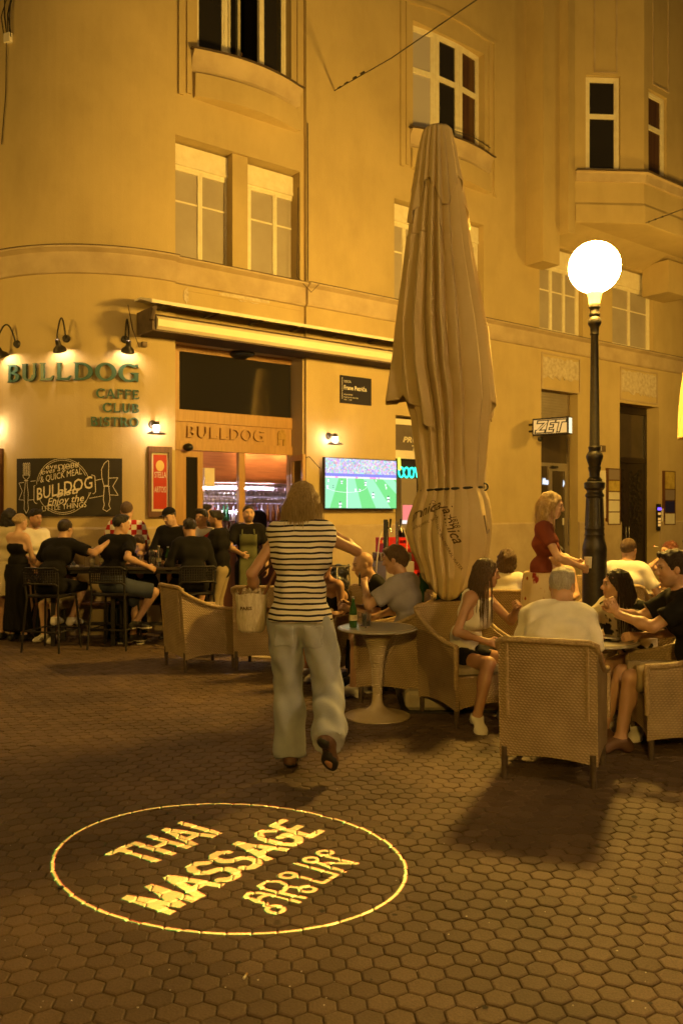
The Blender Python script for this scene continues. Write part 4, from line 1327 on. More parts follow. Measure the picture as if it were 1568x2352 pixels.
# fork
for k in range(4): chalk([(290 + 24 * k, 320), (290 + 24 * k, 180), (298 + 24 * k, 170), (304 + 24 * k, 180), (304 + 24 * k, 320)], 5)
chalk([(285, 310), (290, 340), (320, 365), (318, 400), (300, 540), (305, 640), (300, 710), (330, 760), (358, 710), (350, 640), (356, 540), (340, 400), (338, 365), (366, 340), (374, 310)], 6)
chalk([(300, 378), (355, 378)], 7)
# knife
chalk([(1252, 145), (1215, 180), (1185, 250), (1188, 340), (1210, 435), (1258, 435), (1262, 150)], 6, True)
chalk([(1205, 445), (1270, 445)], 8)
chalk([(1215, 450), (1205, 600), (1215, 660), (1200, 710), (1240, 738), (1280, 705), (1262, 660), (1275, 600), (1262, 450)], 6)
# ribbons
chalk([(450, 380), (232, 405), (275, 500), (232, 600), (295, 605)], 6); chalk([(360, 605), (430, 600)], 6)
chalk([(1120, 378), (1200, 358)], 6); chalk([(1262, 350), (1358, 345), (1305, 445), (1362, 550), (1275, 545)], 6); chalk([(1205, 555), (1055, 585)], 6)
chalk([(428, 440), (1090, 315), (1115, 330), (1122, 510), (1105, 530), (450, 645), (428, 620)], 7, True)
chalk([(655, 600), (1070, 520), (1030, 600), (1000, 640)], 5)
def ctext(s_, x, y, h, w_, ang=0.0, bold=0.0, shear=0.0):
    ca, sa = math.cos(math.radians(ang)), math.sin(math.radians(ang))
    text_into(ch, s_, h * 1.35, lambda a, b: bd(x + a * ca - b * sa * 0, y - b - a * sa / max(ca, .1) * ca), bold, 'LEFT', w_, shear)
ctext('everyone', 570, 250, 62, 370, 6); ctext('loves a good', 500, 318, 62, 450, 12, 0, .25); ctext('& QUICK MEAL', 505, 405, 78, 480, 12)
ctext('BULLDOG', 455, 610, 150, 640, 13, 1.5); ctext('Bistr', 690, 575, 85, 285, 12, 2.5, .2); ctext('Enjoy the', 585, 668, 88, 410, 7, 1.2, .25); ctext('LITTLE THINGS', 522, 738, 66, 500, 6)
ch.build('chalk_drawing', CHALK, cb)

# ------------------------------------------------------------------ framed red poster
aL, zB = cpix(341, 1188, .03); aR, zT = cpix(394, 1027, .03)
ps = empty('framed_poster', CW((aL + aR) / 2, 0, zB), 0, 'tall framed red poster with white lettering beside the bar door', 'poster')
PL = Vector(ps.location)
def PW(s_, v, z): return CW(aL + (aR - aL) * s_, v, z) - PL
q = MB()
for (a, b, c, d) in ((0, .13, zB, zT), (.87, 1, zB, zT), (.13, .87, zT - .08, zT), (.13, .87, zB, zB + .08)): q.box(a, b, 0.0, .05, c, d, PW)
q.build('frame', WOOD_D, ps)
RED = mat('poster_red', (0.46, 0.045, 0.025), (0.40, 0.04, 0.02), scale=3, rough=0.25)
q = MB(); q.box(.13, .87, .0, .022, zB + .08, zT - .08, PW); q.build('mount', mat('mount_cream', (0.62, 0.55, 0.38), rough=.5), ps)
q = MB(); q.box(.22, .80, .022, .026, zB + .11, zT - .11, PW); q.build('print', RED, ps)
q = MB(); q.add([PW(.5 + .18 * math.cos(t), .028, zT - .26 + .075 * math.sin(t)) for t in np.linspace(0, 2 * math.pi, 20)[:-1]], [tuple(range(19))]); q.build('medal', mat('medal_gold', (0.60, 0.42, 0.12), rough=.4), ps)
q = MB(); zc = zB + (zT - zB) * .56
text_into(q, 'STELLA', .115, lambda a, b: PW(.26 + a * 1.0, .029, zc + b), .0, 'LEFT', .50)
text_into(q, 'ARTOIS', .115, lambda a, b: PW(.26 + a * 1.0, .029, zc - .20 + b), .0, 'LEFT', .50); q.build('lettering', mat('print_white', (0.7, 0.66, 0.56), rough=.5), ps)
# dark frame at the far left edge of the view
aL, zB = cpix(-40, 1255, .03); aR, zT = cpix(5, 1030, .03)
ps2 = empty('framed_poster', CW((aL + aR) / 2, 0, zB), 0, 'dark brown wooden frame on the round wall left of the chalkboard', 'poster')
PL = Vector(ps2.location)
q = MB()
for (a, b, c, d) in ((0, .13, zB, zT), (.87, 1, zB, zT), (.13, .87, zT - .08, zT), (.13, .87, zB, zB + .08)): q.box(a, b, 0.0, .05, c, d, PW)
q.build('frame', WOOD_D, ps2)
q = MB(); q.box(.13, .87, .0, .022, zB + .08, zT - .08, PW); q.build('print', RED, ps2)

# ------------------------------------------------------------------ street name plate
u0_, z1_ = fpix(781, 861, .015); u1_ = fu(853, .015); z0_ = fz(781, 925, .015)
sn = empty('street_name_plate', FW((u0_ + u1_) / 2, 0, z0_), 0, 'dark street name plate with white lettering high beside the awning', 'sign')
SL = Vector(sn.location)
def SW(a, v, z): return FW(u0_ + a, v, z) - SL
sw, shh = u1_ - u0_, z1_ - z0_
q = MB(); q.bbox(0, sw, 0.0, .015, z0_, z1_, .003, SW); q.build('plate', mat('plate_blue', (0.018, 0.016, 0.030), rough=.35), sn)
q = MB(); PW_ = mat('plate_white', (0.72, 0.70, 0.66), rough=.5)
q.add([SW(.035, .0175, z0_ + .06), SW(.042, .0175, z0_ + .06), SW(.042, .0175, z1_ - .03), SW(.035, .0175, z1_ - .03)], [(0, 1, 2, 3)])
def st(s_, x, z, h, w_, bold=0): text_into(q, s_, h, lambda a, b: SW(x + a, .0175, z + b), bold, 'LEFT', w_)
st('ULICA', .07, z1_ - .11, .055, sw * .22); st('Frane Petrića', .07, z1_ - .22, .095, sw * .72, .002)
st('FRANE PETRIĆ', .07, z0_ + .13, .028, sw * .28); st('filozof, pjesnik i prevoditelj', .07, z0_ + .09, .028, sw * .45); st('1529. - 1597.', .07, z0_ + .05, .028, sw * .25)
q.build('lettering', PW_, sn)

# ------------------------------------------------------------------ television
VT = 0.14
u0_, z1_ = fpix(745, 1049, VT); u1_ = fu(911, VT); z0_ = fz(745, 1169, VT)
tv = empty('television', FW((u0_ + u1_) / 2, 0, z0_), 0, 'wall mounted flat television showing a football match', 'television')
TL = Vector(tv.location)
tw, th_ = u1_ - u0_, z1_ - z0_
def TW(a, v, z): return FW(u0_ + a, v, z0_ + z) - TL
q = MB(); q.bbox(0, tw, VT - .06, VT, 0, th_, .008, TW); q.build('casing', BLACK, tv)
q = MB(); q.box(tw * .35, tw * .65, 0, VT - .06, th_ * .35, th_ * .65, TW); q.build('wall_mount', IRON, tv)
bz = .014
def screen_mat(name, fn_nodes):
    m = bpy.data.materials.new(name); m.use_nodes = True
    nt = m.node_tree
    nt.nodes.remove(nt.nodes['Principled BSDF'])
    e = nt.nodes.new('ShaderNodeEmission')
    nt.links.new(e.outputs[0], nt.nodes['Material Output'].inputs[0])
    fn_nodes(nt, e)
    return m
SCR = 1.15
def crowd(nt, e):
    tc = nt.nodes.new('ShaderNodeTexCoord')
    v = nt.nodes.new('ShaderNodeTexVoronoi'); v.inputs['Scale'].default_value = 42
    nt.links.new(tc.outputs['Object'], v.inputs['Vector'])
    mx = nt.nodes.new('ShaderNodeMixRGB'); mx.inputs[0].default_value = .45; mx.inputs[2].default_value = (.72, .68, 1, 1)
    nt.links.new(v.outputs['Color'], mx.inputs[1]); nt.links.new(mx.outputs[0], e.inputs['Color']); e.inputs['Strength'].default_value = SCR * 1.0
def scr_quad(mb, pts, off): mb.add([TW(a * (tw - 2 * bz) + bz, VT + off, b * (th_ - 2 * bz) + bz) for a, b in pts], [tuple(range(len(pts)))])
q = MB(); scr_quad(q, [(0, .70), (1, .70), (1, 1), (0, 1)], .001); q.build('screen_crowd', screen_mat('screen_crowd', crowd), tv)
q = MB(); scr_quad(q, [(0, .64), (1, .64), (1, .70), (0, .70)], .001); q.build('screen_barrier', emat('scr_barrier', (.26, .26, .80), SCR), tv)
q = MB(); scr_quad(q, [(0, .605), (1, .605), (1, .64), (0, .64)], .001); q.build('screen_boards', emat('scr_boards', (.95, .85, .95), SCR), tv)
q = MB(); scr_quad(q, [(0, 0), (1, 0), (1, .605), (0, .605)], .001); q.build('screen_pitch', emat('scr_pitch', (.20, .72, .24), SCR), tv)
q = MB()
def clipb(x): return min(1, max(0, x))
for (t0_, t1_, b0_, b1_) in ((.0, .18, -.1, .06), (.29, .40, .30, .50), (.52, .66, .70, .92), (.80, .95, 1.2, 1.45)):
    pts = [(t0_, .605), (t1_, .605)]
    # clip the slanting stripe to the screen
    def yat(x0, x1, X): return .605 * (1 - (X - x0) / (x1 - x0))
    if b1_ <= 1: pts += [(b1_, 0)]
    else: pts += [(1, max(0, yat(t1_, b1_, 1)))]
    if b0_ >= 0 and b0_ <= 1: pts += [(b0_, 0)] if b1_ <= 1 else [(1, 0), (b0_, 0)]
    elif b0_ > 1: pts += [(1, yat(t0_, b0_, 1))]
    else: pts += [(0, 0), (0, yat(t0_, b0_, 0) if t0_ > 0 else .6)]
    scr_quad(q, pts, .0016)
q.build('screen_stripe', emat('scr_stripe', (.36, .84, .52), SCR), tv)
q = MB()
scr_quad(q, [(.285, 0), (.298, 0), (.298, .605), (.288, .605)], .0022)
prev = None
for t in np.linspace(math.radians(180), math.radians(380), 26):
    p = (.29 + .275 * math.cos(t), .44 + .125 * math.sin(t))
    if prev and p[0] > 0 and prev[0] > 0: scr_quad(q, [prev, p, (p[0], p[1] + .007), (prev[0], prev[1] + .007)], .0022)
    prev = p
for (x, y, h) in ((.04, .52, .07), (.22, .49, .08), (.03, .38, .09), (.41, .34, .07), (.47, .34, .07), (.55, .46, .1), (.70, .55, .05), (.84, .46, .06), (.85, .40, .06), (.66, .21, .12), (.88, .13, .13), (.20, .01, .12)):
    w_ = h * .16
    q2 = MB(); scr_quad(q2, [(x - w_, y), (x - w_ * .3, y + h * .45), (x - w_, y + h * .5), (x - w_, y + h * .8), (x + w_, y + h * .8), (x + w_, y + h * .5), (x + w_ * .3, y + h * .45), (x + w_, y)], .0026)
    q2.build('screen_player', emat('scr_white', (.92, .92, 1.0), SCR * 1.1), tv)
q.build('screen_line', emat('scr_white', (.92, .92, 1.0), SCR * 1.1), tv)
q = MB()
for (x, y, h) in ((.22, .49, .08), (.105, .38, .08), (.47, .34, .07), (.66, .21, .12), (.88, .13, .13), (.20, .01, .12), (.55, .46, .1)):
    scr_quad(q, [(x - h * .12, y + h * .36), (x + h * .12, y + h * .36), (x + h * .12, y + h * .5), (x - h * .12, y + h * .5)], .003)
    scr_quad(q, [(x - h * .07, y + h * .8), (x + h * .07, y + h * .8), (x + h * .07, y + h), (x - h * .07, y + h)], .003)
q.build('screen_detail', emat('scr_dark', (.05, .05, .12), .5), tv)
q = MB()
for a, b in ((.13, .17), (.41, .44), (.61, .70), (.73, .75)): scr_quad(q, [(a, .607), (b, .607), (b, .638), (a, .638)], .0022)
q.build('screen_adverts', emat('scr_pink', (.95, .30, .72), SCR), tv)
q = MB(); q.tube([TW(-.35, .02, th_ * .95), TW(-.2, .02, th_ * 1.0), TW(-.02, .05, th_ * .78)], .006, 6); q.build('cable', BLACK, tv)

# ------------------------------------------------------------------ pharmacy-like shop behind the parasol
sp = empty('shop_window', FW(shop[0], -.2, 0), 0, 'dark shop window with lettered fascia and green neon behind the parasol', 'shopfront')
def spart(mb, name, mats, smooth=None):
    o = mb.build(name, mats, sp, smooth); o.matrix_parent_inverse = Matrix.Translation(-Vector(sp.location)); return o
s0, s1 = shop[0], shop[1]
vS = -.16
q = MB(); q.box(s0, s1, vS - .05, vS, fz(912, 1050, vS), 3.25, FW); spart(q, 'fascia', mat('fascia_brown', (0.13, 0.10, 0.08), (.10, .075, .06), scale=3, rough=.5))
q = MB(); q.box(s0, s1, vS, vS + .03, fz(912, 1053, vS), fz(912, 1034, vS), FW); q.box(s0, s1, vS, vS + .03, fz(912, 975, vS), fz(912, 962, vS), FW); spart(q, 'fascia_rail', WHITEM)
q = MB()
zz = fz(925, 1015, vS)
text_into(q, 'PRODAJA', .13, lambda a, b: FW(fu(924, vS) + a, vS + .004, zz + b), .004, 'LEFT', .78, .25)
text_into(q, 'TISKA', .13, lambda a, b: FW(fu(942, vS) + a, vS + .004, zz - .14 + b), .004, 'LEFT', .55, .25); spart(q, 'fascia_lettering', mat('fascia_letters', (0.6, .55, .45), rough=.5))
zd = fz(912, 1053, vS)
q = MB(); q.add([FW(s0, vS - .03, 0.3), FW(s1, vS - .03, 0.3), FW(s1, vS - .03, zd), FW(s0, vS - .03, zd)], [(0, 1, 2, 3)]); spart(q, 'pane', mat('shop_glass', (0.03, .024, .02), rough=.06, spec=.7))
q = MB(); q.box(s0, s1, vS - .03, vS + .02, 0, .3, FW); spart(q, 'base_panel', WHITEM)
q = MB()
for a_ in (s0, s0 + .85, s1 - .06): q.box(a_, a_ + .06, vS - .02, vS + .02, .3, zd, FW)
spart(q, 'mullion', WHITEM)
NEON = emat('neon_green', (.03, .9, .55), 3.5)
q = MB(); cn = fpix(930, 1085, vS + .03)
for k, (dx, t0_, t1_) in enumerate(((0, 0, 360), (.12, 200, 520), (.24, 20, 340))):
    q.tube([FW(cn[0] - .09 + dx + .055 * math.cos(math.radians(t)), vS + .03, cn[1] + .085 * math.sin(math.radians(t))) for t in np.linspace(t0_, t1_, 16)], .012, 6)
q.tube([FW(cn[0] + .18, vS + .03, cn[1] - .08), FW(cn[0] + .23, vS + .03, cn[1] + .09), FW(cn[0] + .28, vS + .03, cn[1] - .08)], .012, 6)
spart(q, 'neon_sign', NEON)
q = MB(); cn = fpix(916, 1066, vS + .03); q.tube([FW(cn[0], vS + .03, cn[1] + .10), FW(cn[0] + .01, vS + .03, cn[1] - .1)], .022, 6); spart(q, 'neon_tube', emat('neon_yellow', (.95, .9, .05), 3.0))
CAB = empty('drinks_fridge', FW(fu(920, .0), .02, 0), 0, 'slim vending cabinet with lit red shelf at the shop edge', 'cabinet')
def cpart(mb, name, mats):
    o = mb.build(name, mats, CAB); o.matrix_parent_inverse = Matrix.Translation(-Vector(CAB.location)); return o
ca0, ca1 = fu(911, .05), fu(946, .05)
q = MB(); q.box(ca0, ca1, .02, .16, fz(912, 1218, .1), fz(912, 1098, .1), FW); cpart(q, 'casing', mat('cab_grey', (.24, .20, .17), rough=.4))
q = MB(); q.box(ca0 + .03, ca1 - .03, .16, .17, fz(912, 1195, .1), fz(912, 1160, .1), FW); cpart(q, 'lit_shelf', emat('cab_pink', (1.0, .25, .22), 1.0))
q = MB(); q.box(ca0 + .02, ca1 - .02, .16, .18, fz(912, 1203, .1), fz(912, 1195, .1), FW); cpart(q, 'shelf_edge', emat('cab_white', (1.0, .92, .85), 1.1))
q = MB(); q.box((ca0 + ca1) / 2 - .06, (ca0 + ca1) / 2 + .06, .06, .13, -0.0, fz(912, 1218, .1), FW); cpart(q, 'stand', IRON)

# ------------------------------------------------------------------ glazed door with shutter (right)
zd_ = empty('shutter_door', FW(zet_door[0], -.2, 0), 0, 'grey glazed shop door below a half rolled shutter', 'door')
def zpart(mb, name, mats, smooth=None):
    o = mb.build(name, mats, zd_, smooth); o.matrix_parent_inverse = Matrix.Translation(-Vector(zd_.location)); return o
z0u, z1u = zet_door[0], zet_door[1]
vz = -.20
ALU = mat('grey_aluminium', (0.34, 0.29, 0.23), (.29, .24, .19), scale=3, rough=.4, metal=.5)
zs1 = fz(1243, 985, vz)
zz_ = 4.02
while zz_ - .055 > zs1:
    q = MB(); q.box(z0u, z1u - .06, vz - .03, vz - .012, zz_ - .050, zz_, FW); zpart(q, 'shutter_slat', ALU); zz_ -= .055
q = MB(); q.box(z0u, z1u, vz - .06, vz - .031, zs1 - .02, 4.02, FW); zpart(q, 'shutter_backing', DARK)
q = MB(); q.box(z1u - .06, z1u, vz - .04, vz, 0, 4.02, FW); q.box(z0u, z0u + .03, vz - .04, vz, 0, zs1, FW); zpart(q, 'frame', ALU)
zt_ = fz(1243, 1062, vz)
q = MB(); q.box(z0u + .03, z1u - .06, vz - .04, vz, zt_ - .07, zt_, FW); q.box(z0u + .03, z1u - .06, vz - .04, vz, zs1 - .05, zs1, FW); zpart(q, 'rail', ALU)
um = z0u + (z1u - z0u) * .42
q = MB(); q.box(um, um + .10, vz - .04, vz + .005, 0.0, zt_ - .07, FW); q.box(z1u - .16, z1u - .06, vz - .04, vz + .005, 0, zt_ - .07, FW); q.box(um + .1, z1u - .16, vz - .04, vz + .005, .0, .3, FW); q.box(um + .1, z1u - .16, vz - .04, vz + .005, zt_ - .16, zt_ - .07, FW); zpart(q, 'door_leaf', ALU)
SG = mat('shop_glass2', (0.075, .055, .035), (.05, .04, .028), scale=1.5, rough=.07, spec=.7)
for (a, b, c, d) in ((z0u + .03, z1u - .06, zt_, zs1 - .05), (z0u + .03, um, 0.05, zt_ - .07), (um + .1, z1u - .16, .3, zt_ - .16)):
    q = MB(); q.add([FW(a, vz - .02, c), FW(b, vz - .02, c), FW(b, vz - .02, d), FW(a, vz - .02, d)], [(0, 1, 2, 3)]); zpart(q, 'pane', SG)
PAPER = mat('paper', (0.72, .68, .58), (.66, .61, .5), scale=5, rough=.7)
for (p0, p1_, y0, y1) in ((1297, 1313, 1146, 1168), (1297, 1313, 1170, 1203), (1292, 1299, 1190, 1206), (1252, 1266, 1130, 1138)):
    q = MB(); a, zt2_ = fpix(p0, y0, vz); b, _ = fpix(p1_, y0, vz); zb2_ = fz(p0, y1, vz)
    q.add([FW(a, vz - .014, zb2_), FW(b, vz - .014, zb2_), FW(b, vz - .014, zt2_), FW(a, vz - .014, zt2_)], [(0, 1, 2, 3)]); zpart(q, 'notice', PAPER)
NW = emat('neon_reflection', (.75, .85, 1.0), 1.6)  # emissive lettering paints a neon reflection onto the door panes
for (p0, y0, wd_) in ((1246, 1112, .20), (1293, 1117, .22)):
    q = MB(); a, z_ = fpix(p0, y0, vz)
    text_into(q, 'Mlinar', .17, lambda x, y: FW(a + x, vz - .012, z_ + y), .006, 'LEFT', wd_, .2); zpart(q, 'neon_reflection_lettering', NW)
q = MB(); q.box(um + .04, um + .22, vz, vz + .06, zt_ - .1, zt_ - .06, FW); zpart(q, 'door_closer', IRON)
q = MB(); q.tube([FW(z1u - .11, vz + .05, .95), FW(z1u - .11, vz + .05, 1.5)], .014, 8); zpart(q, 'handle', STEEL)

# projecting sign
VZ0, VZ1 = 0.12, 0.86
us = fu(1226, VZ0) - .0
zsn = empty('projecting_sign', FW(us, 0, 3.0), 0, 'lit white box sign with black outlined ZET letters projecting from the wall', 'sign')
ZL = Vector(zsn.location)
d_far = FW(us, VZ0, 0).y
# the sign stands square to the wall: left end near the wall, right end out
pL = at(1219, 963, FW(us, VZ0, 0).y); zt_s = at(1219, 963, FW(us, VZ0, 0).y).z; zb_s = at(1219, 1002, FW(us, VZ0, 0).y).z
A = FW(us, VZ0, 0); dirv = (Vector((FN[0], FN[1], 0)) * 1.0 + Vector((FT[0], FT[1], 0)) * .25).normalized()
Lsn = .72
def ZW(a, o_, z): 
    nn = Vector((-dirv.y, dirv.x, 0))
    p = A + dirv * a + nn * o_
    return Vector((p.x, p.y, z)) - ZL
q = MB(); q.bbox(0, Lsn, -.09, .09, zb_s, zt_s, .01, ZW); q.build('box', IRON, zsn)
SGN = emat('sign_face', (1.0, .56, .15), .85)
q = MB(); q.add([ZW(.03, -.0925, zb_s + .03), ZW(Lsn - .03, -.0925, zb_s + .03), ZW(Lsn - .03, -.0925, zt_s - .03), ZW(.03, -.0925, zt_s - .03)], [(0, 1, 2, 3)]); q.build('face', SGN, zsn)
q = MB(); q.add([ZW(.03, .0925, zb_s + .03), ZW(Lsn - .03, .0925, zb_s + .03), ZW(Lsn - .03, .0925, zt_s - .03), ZW(.03, .0925, zt_s - .03)], [(0, 1, 2, 3)]); q.build('face', SGN, zsn)
q = MB(); q.add([ZW(Lsn + .0025, -.07, zb_s + .02), ZW(Lsn + .0025, .07, zb_s + .02), ZW(Lsn + .0025, .07, zt_s - .02), ZW(Lsn + .0025, -.07, zt_s - .02)], [(0, 1, 2, 3)]); q.build('lit_edge', emat('sign_edge', (1, .85, .5), 1.4), zsn)
q = MB()
hS = zt_s - zb_s
def zn(x, y): return ZW(.06 + x * (Lsn - .12), -.095, zb_s + .05 + y * (hS - .10))
q2 = MB()
def znf(x, y, off): return ZW(.05 + (x + .10 * y) * (Lsn - .13), -.0935 - off, zb_s + .05 + y * (hS - .10))
for (x0, y0, x1, y1) in ((.02, .9, .36, .9), (.34, .92, .06, .08), (.02, .10, .34, .10), (.40, .9, .62, .9), (.40, .5, .58, .5), (.40, .1, .62, .1), (.42, 1.0, .42, 0.0), (.64, .9, .98, .9), (.80, .95, .80, .0)):
    L_ = math.hypot(x1 - x0, y1 - y0); ex, ey = (x1 - x0) / L_, (y1 - y0) / L_
    for mb_, w_, off, e_ in ((q, .16, .0, .03), (q2, .075, .0012, -.015)):
        hx_, hy_ = w_ * .42, w_ * 1.0
        if abs(ex) > abs(ey): pol = [(x0 - e_, y0 - hy_), (x1 + e_, y1 - hy_), (x1 + e_, y1 + hy_), (x0 - e_, y0 + hy_)]
        else: pol = [(x0 - hx_, y0 + (e_ * 2 if y0 > y1 else -e_ * 2)), (x1 - hx_, y1 - (e_ * 2 if y0 > y1 else -e_ * 2)), (x1 + hx_, y1 - (e_ * 2 if y0 > y1 else -e_ * 2)), (x0 + hx_, y0 + (e_ * 2 if y0 > y1 else -e_ * 2))]
        off += .0001 * len(mb_.f)
        mb_.add([znf(a, b, off) for a, b in pol], [(0, 1, 2, 3)])
q2.build('letter_fill', SGN, zsn)
q.build('lettering', BLACK, zsn)
q = MB(); q.tube([FW(us, 0, zb_s + .1) - ZL, ZW(0, 0, zb_s + .1)], .02, 8); q.tube([FW(us, 0, zt_s - .1) - ZL, ZW(0, 0, zt_s - .1)], .02, 8)
q.build('bracket', IRON, zsn)
q = MB(); q.sphere(ZW(.12, 0, zb_s - .06), .05, 12, 8); q.build('sensor', BLACK, zsn, 60)

# ------------------------------------------------------------------ black carved door
bd_ = empty('carved_door', FW(blk_door[0], -.3, 0), 0, 'tall dark double door with carved iron panels and transom', 'door')
def dpart(mb, name, mats, smooth=None):
    o = mb.build(name, mats, bd_, smooth); o.matrix_parent_inverse = Matrix.Translation(-Vector(bd_.location)); return o
d0, d1 = blk_door[0], blk_door[1]
vd = -.30
DW = mat('black_wood', (0.022, .015, .010), (.03, .02, .013), scale=4, rough=.35)
zt_ = fz(1424, 1062, vd)
q = MB(); q.box(d0, d1, vd - .08, vd, zt_, zt_ + .12, FW); q.box(d0, d1, vd - .08, vd, 3.8, 3.96, FW); q.box(d0, d0 + .07, vd - .08, vd, 0, 3.8, FW); q.box(d1 - .07, d1, vd - .08, vd, 0, 3.8, FW); dpart(q, 'frame', DW)
q = MB(); q.add([FW(d0, vd - .05, zt_ + .12), FW(d1, vd - .05, zt_ + .12), FW(d1, vd - .05, 3.8), FW(d0, vd - .05, 3.8)], [(0, 1, 2, 3)]); dpart(q, 'transom_pane', SG)
dm = (d0 + d1) / 2
for (a, b) in ((d0 + .07, dm - .005), (dm + .005, d1 - .07)):
    q = MB(); q.box(a, b, vd - .10, vd - .04, 0, zt_, FW); lf = dpart(q, 'door_leaf', DW)
    q = MB()
    for k in range(46):
        t = k / 45
        x_ = a + .12 + (b - a - .24) * (.5 + .42 * math.sin(k * 2.4))
        z_ = .9 + (zt_ - 1.1) * t
        q.tube([FW(x_ + .07 * math.cos(s_), vd - .028, z_ + .06 * math.sin(s_)) for s_ in np.linspace(0, 5, 8)], .010, 5)
    q.build('grille', IRON, lf)
    q = MB(); q.tube([FW(b - .05 if a < dm - .1 else a + .05, vd + .0, 1.05), FW(b - .05 if a < dm - .1 else a + .05, vd + .0, 1.3)], .014, 8); q.build('handle', STEEL, lf)
q = MB(); q.box(d0, d1, vd - .2, vd - .101, 0, zt_, FW); dpart(q, 'backing', DARK)

# ------------------------------------------------------------------ plates beside the doors
def notice_board(p0, p1_, y0, y1, label, cells, parent_v=0.05):
    a, zt_ = fpix(p0, y0, parent_v); b, _ = fpix(p1_, y0, parent_v); zb_ = fz(p0, y1, parent_v)
    r = empty('notice_board', FW((a + b) / 2, 0, zb_), 0, label, 'notice board', 'framed notice boards beside the doors'); RL = Vector(r.location)
    f_ = lambda x, v, z: FW(a + x * (b - a), v, zb_ + z * (zt_ - zb_)) - RL
    q = MB(); q.box(0, 1, .0, .052, 0, 1, f_); q.build('frame', WOOD_D, r)
    for (c0, c1, m_) in cells:
        q = MB(); q.box(.09, .91, .052, .056, c0, c1, f_); q.build('notice', m_, r)
GRY = mat('notice_grey', (.25, .20, .17), rough=.5); YEL = mat('notice_yellow', (.55, .42, .10), (.35, .25, .06), scale=10, rough=.5); NBL = mat('notice_blue', (.02, .02, .12), rough=.5)
notice_board(1394, 1424, 1075, 1206, 'framed column of white notices left of the black door', [(.02, .22, PAPER), (.24, .43, PAPER), (.45, .58, PAPER), (.60, .78, YEL), (.80, .98, GRY)])
notice_board(1524, 1550, 1081, 1206, 'framed column of yellow, blue and white notices right of the black door', [(.02, .21, PAPER), (.23, .44, NBL), (.46, .65, GRY), (.67, .98, YEL)])
a, z_ = fpix(1374, 1080, .02); b = fu(1392, .02)
pw = empty('paper_notice', FW(a, 0, z_), 0, 'pale paper notice behind the lamp post', 'notice'); RL = Vector(pw.location)
q = MB(); q.box(a, b, .0, .012, fz(1374, 1190, .02), z_, FW); o = q.build('sheet', PAPER, pw); o.matrix_parent_inverse = Matrix.Translation(-RL)
a, z_ = fpix(1372, 1022, .02); b = fu(1390, .02)
hn = empty('house_number', FW(a, 0, z_), 0, 'small brown house number plate above the notices', 'sign'); RL = Vector(hn.location)
q = MB(); q.box(a, b, 0, .02, fz(1372, 1037, .02), z_, FW); o = q.build('plate', mat('number_plate', (.13, .09, .06), rough=.5), hn); o.matrix_parent_inverse = Matrix.Translation(-RL)
q = MB(); text_into(q, '1', .12, lambda x, y: FW(a + .08 + x, .023, fz(1372, 1034, .02) + y), .003); o = q.build('numeral', PAPER, hn); o.matrix_parent_inverse = Matrix.Translation(-RL)
a, z_ = fpix(1508, 1150, .03); b = fu(1516, .03)
ic = empty('door_intercom', FW(a, 0, z_), 0, 'slim intercom panel with glowing buttons right of the black door', 'intercom'); RL = Vector(ic.location)
q = MB(); q.box(a, b, 0, .04, fz(1508, 1218, .03), fz(1508, 1170, .03) + .12, FW); o = q.build('panel', IRON, ic); o.matrix_parent_inverse = Matrix.Translation(-RL)
q = MB()
for y_ in (1180, 1192, 1199, 1206): q.box(a + .02, b - .02, .04, .045, fz(1508, y_, .03) - .025, fz(1508, y_, .03) + .025, FW)
o = q.build('button', emat('btn', (1, .5, .1), .8), ic); o.matrix_parent_inverse = Matrix.Translation(-RL)
q = MB(); q.box(a, b, .04, .05, fz(1508, 1172, .03), fz(1508, 1166, .03), FW); o = q.build('indicator', emat('btnb', (.2, .1, 1), 2.0), ic); o.matrix_parent_inverse = Matrix.Translation(-RL)
q = MB(); q.box(b + .03, b + .16, 0, .035, fz(1508, 1205, .03), fz(1508, 1168, .03), FW); o = q.build('card_reader', WHITEM, ic); o.matrix_parent_inverse = Matrix.Translation(-RL)

# ------------------------------------------------------------------ span wires and cables
def wire(label, pts, r=.006, knots=(), name='span_wire'):
    root = empty(name, pts[0], 0, label, 'wire'); RL = Vector(root.location)
    q = MB(); q.tube([Vector(p) - RL for p in pts], r, 6); q.build('strand', IRON, root)
    for k in knots:
        q = MB(); q.tube([Vector(k) - RL - (Vector(pts[1]) - Vector(pts[0])).normalized() * .07, Vector(k) - RL + (Vector(pts[1]) - Vector(pts[0])).normalized() * .07], .016, 6); q.build('tensioner', IRON, root)
u_, z_ = fpix(768, 208, .0)
p0 = FW(u_, .0, z_)
p1_ = at(1105, -8, 8.5)
ks = [p0 + (p1_ - p0) * t for t in (.05, .12, .2, .27)]
wire('thin steel span wire anchored on the facade between the upper windows', [p0, p0 + (p1_ - p0) * .5 - Vector((0, 0, .05)), p1_, p1_ + (p1_ - p0)], .008, ks)
p0 = at(1482, 512, 16.2); p1_ = at(1568, 480, 12.5)
wire('thin steel wire anchored below the bay window', [p0, (p0 + p1_) / 2, p1_, p1_ + (p1_ - p0) * 2], .008, [p0 + (p1_ - p0) * t for t in (.1, .3, .5)])
a, z_ = cpix(18, 88, .03)
wb = empty('cable_box', CW(a, 0, z_), 0, 'small junction box with tangled cables high on the round wall', 'junction box'); RL = Vector(wb.location)
q = MB(); q.box(a - .03, a + .02, 0, .06, z_ - .06, z_ + .06, lambda x, v, z: CW(x, v, z) - RL); q.build('box', WHITEM, wb)
q = MB()
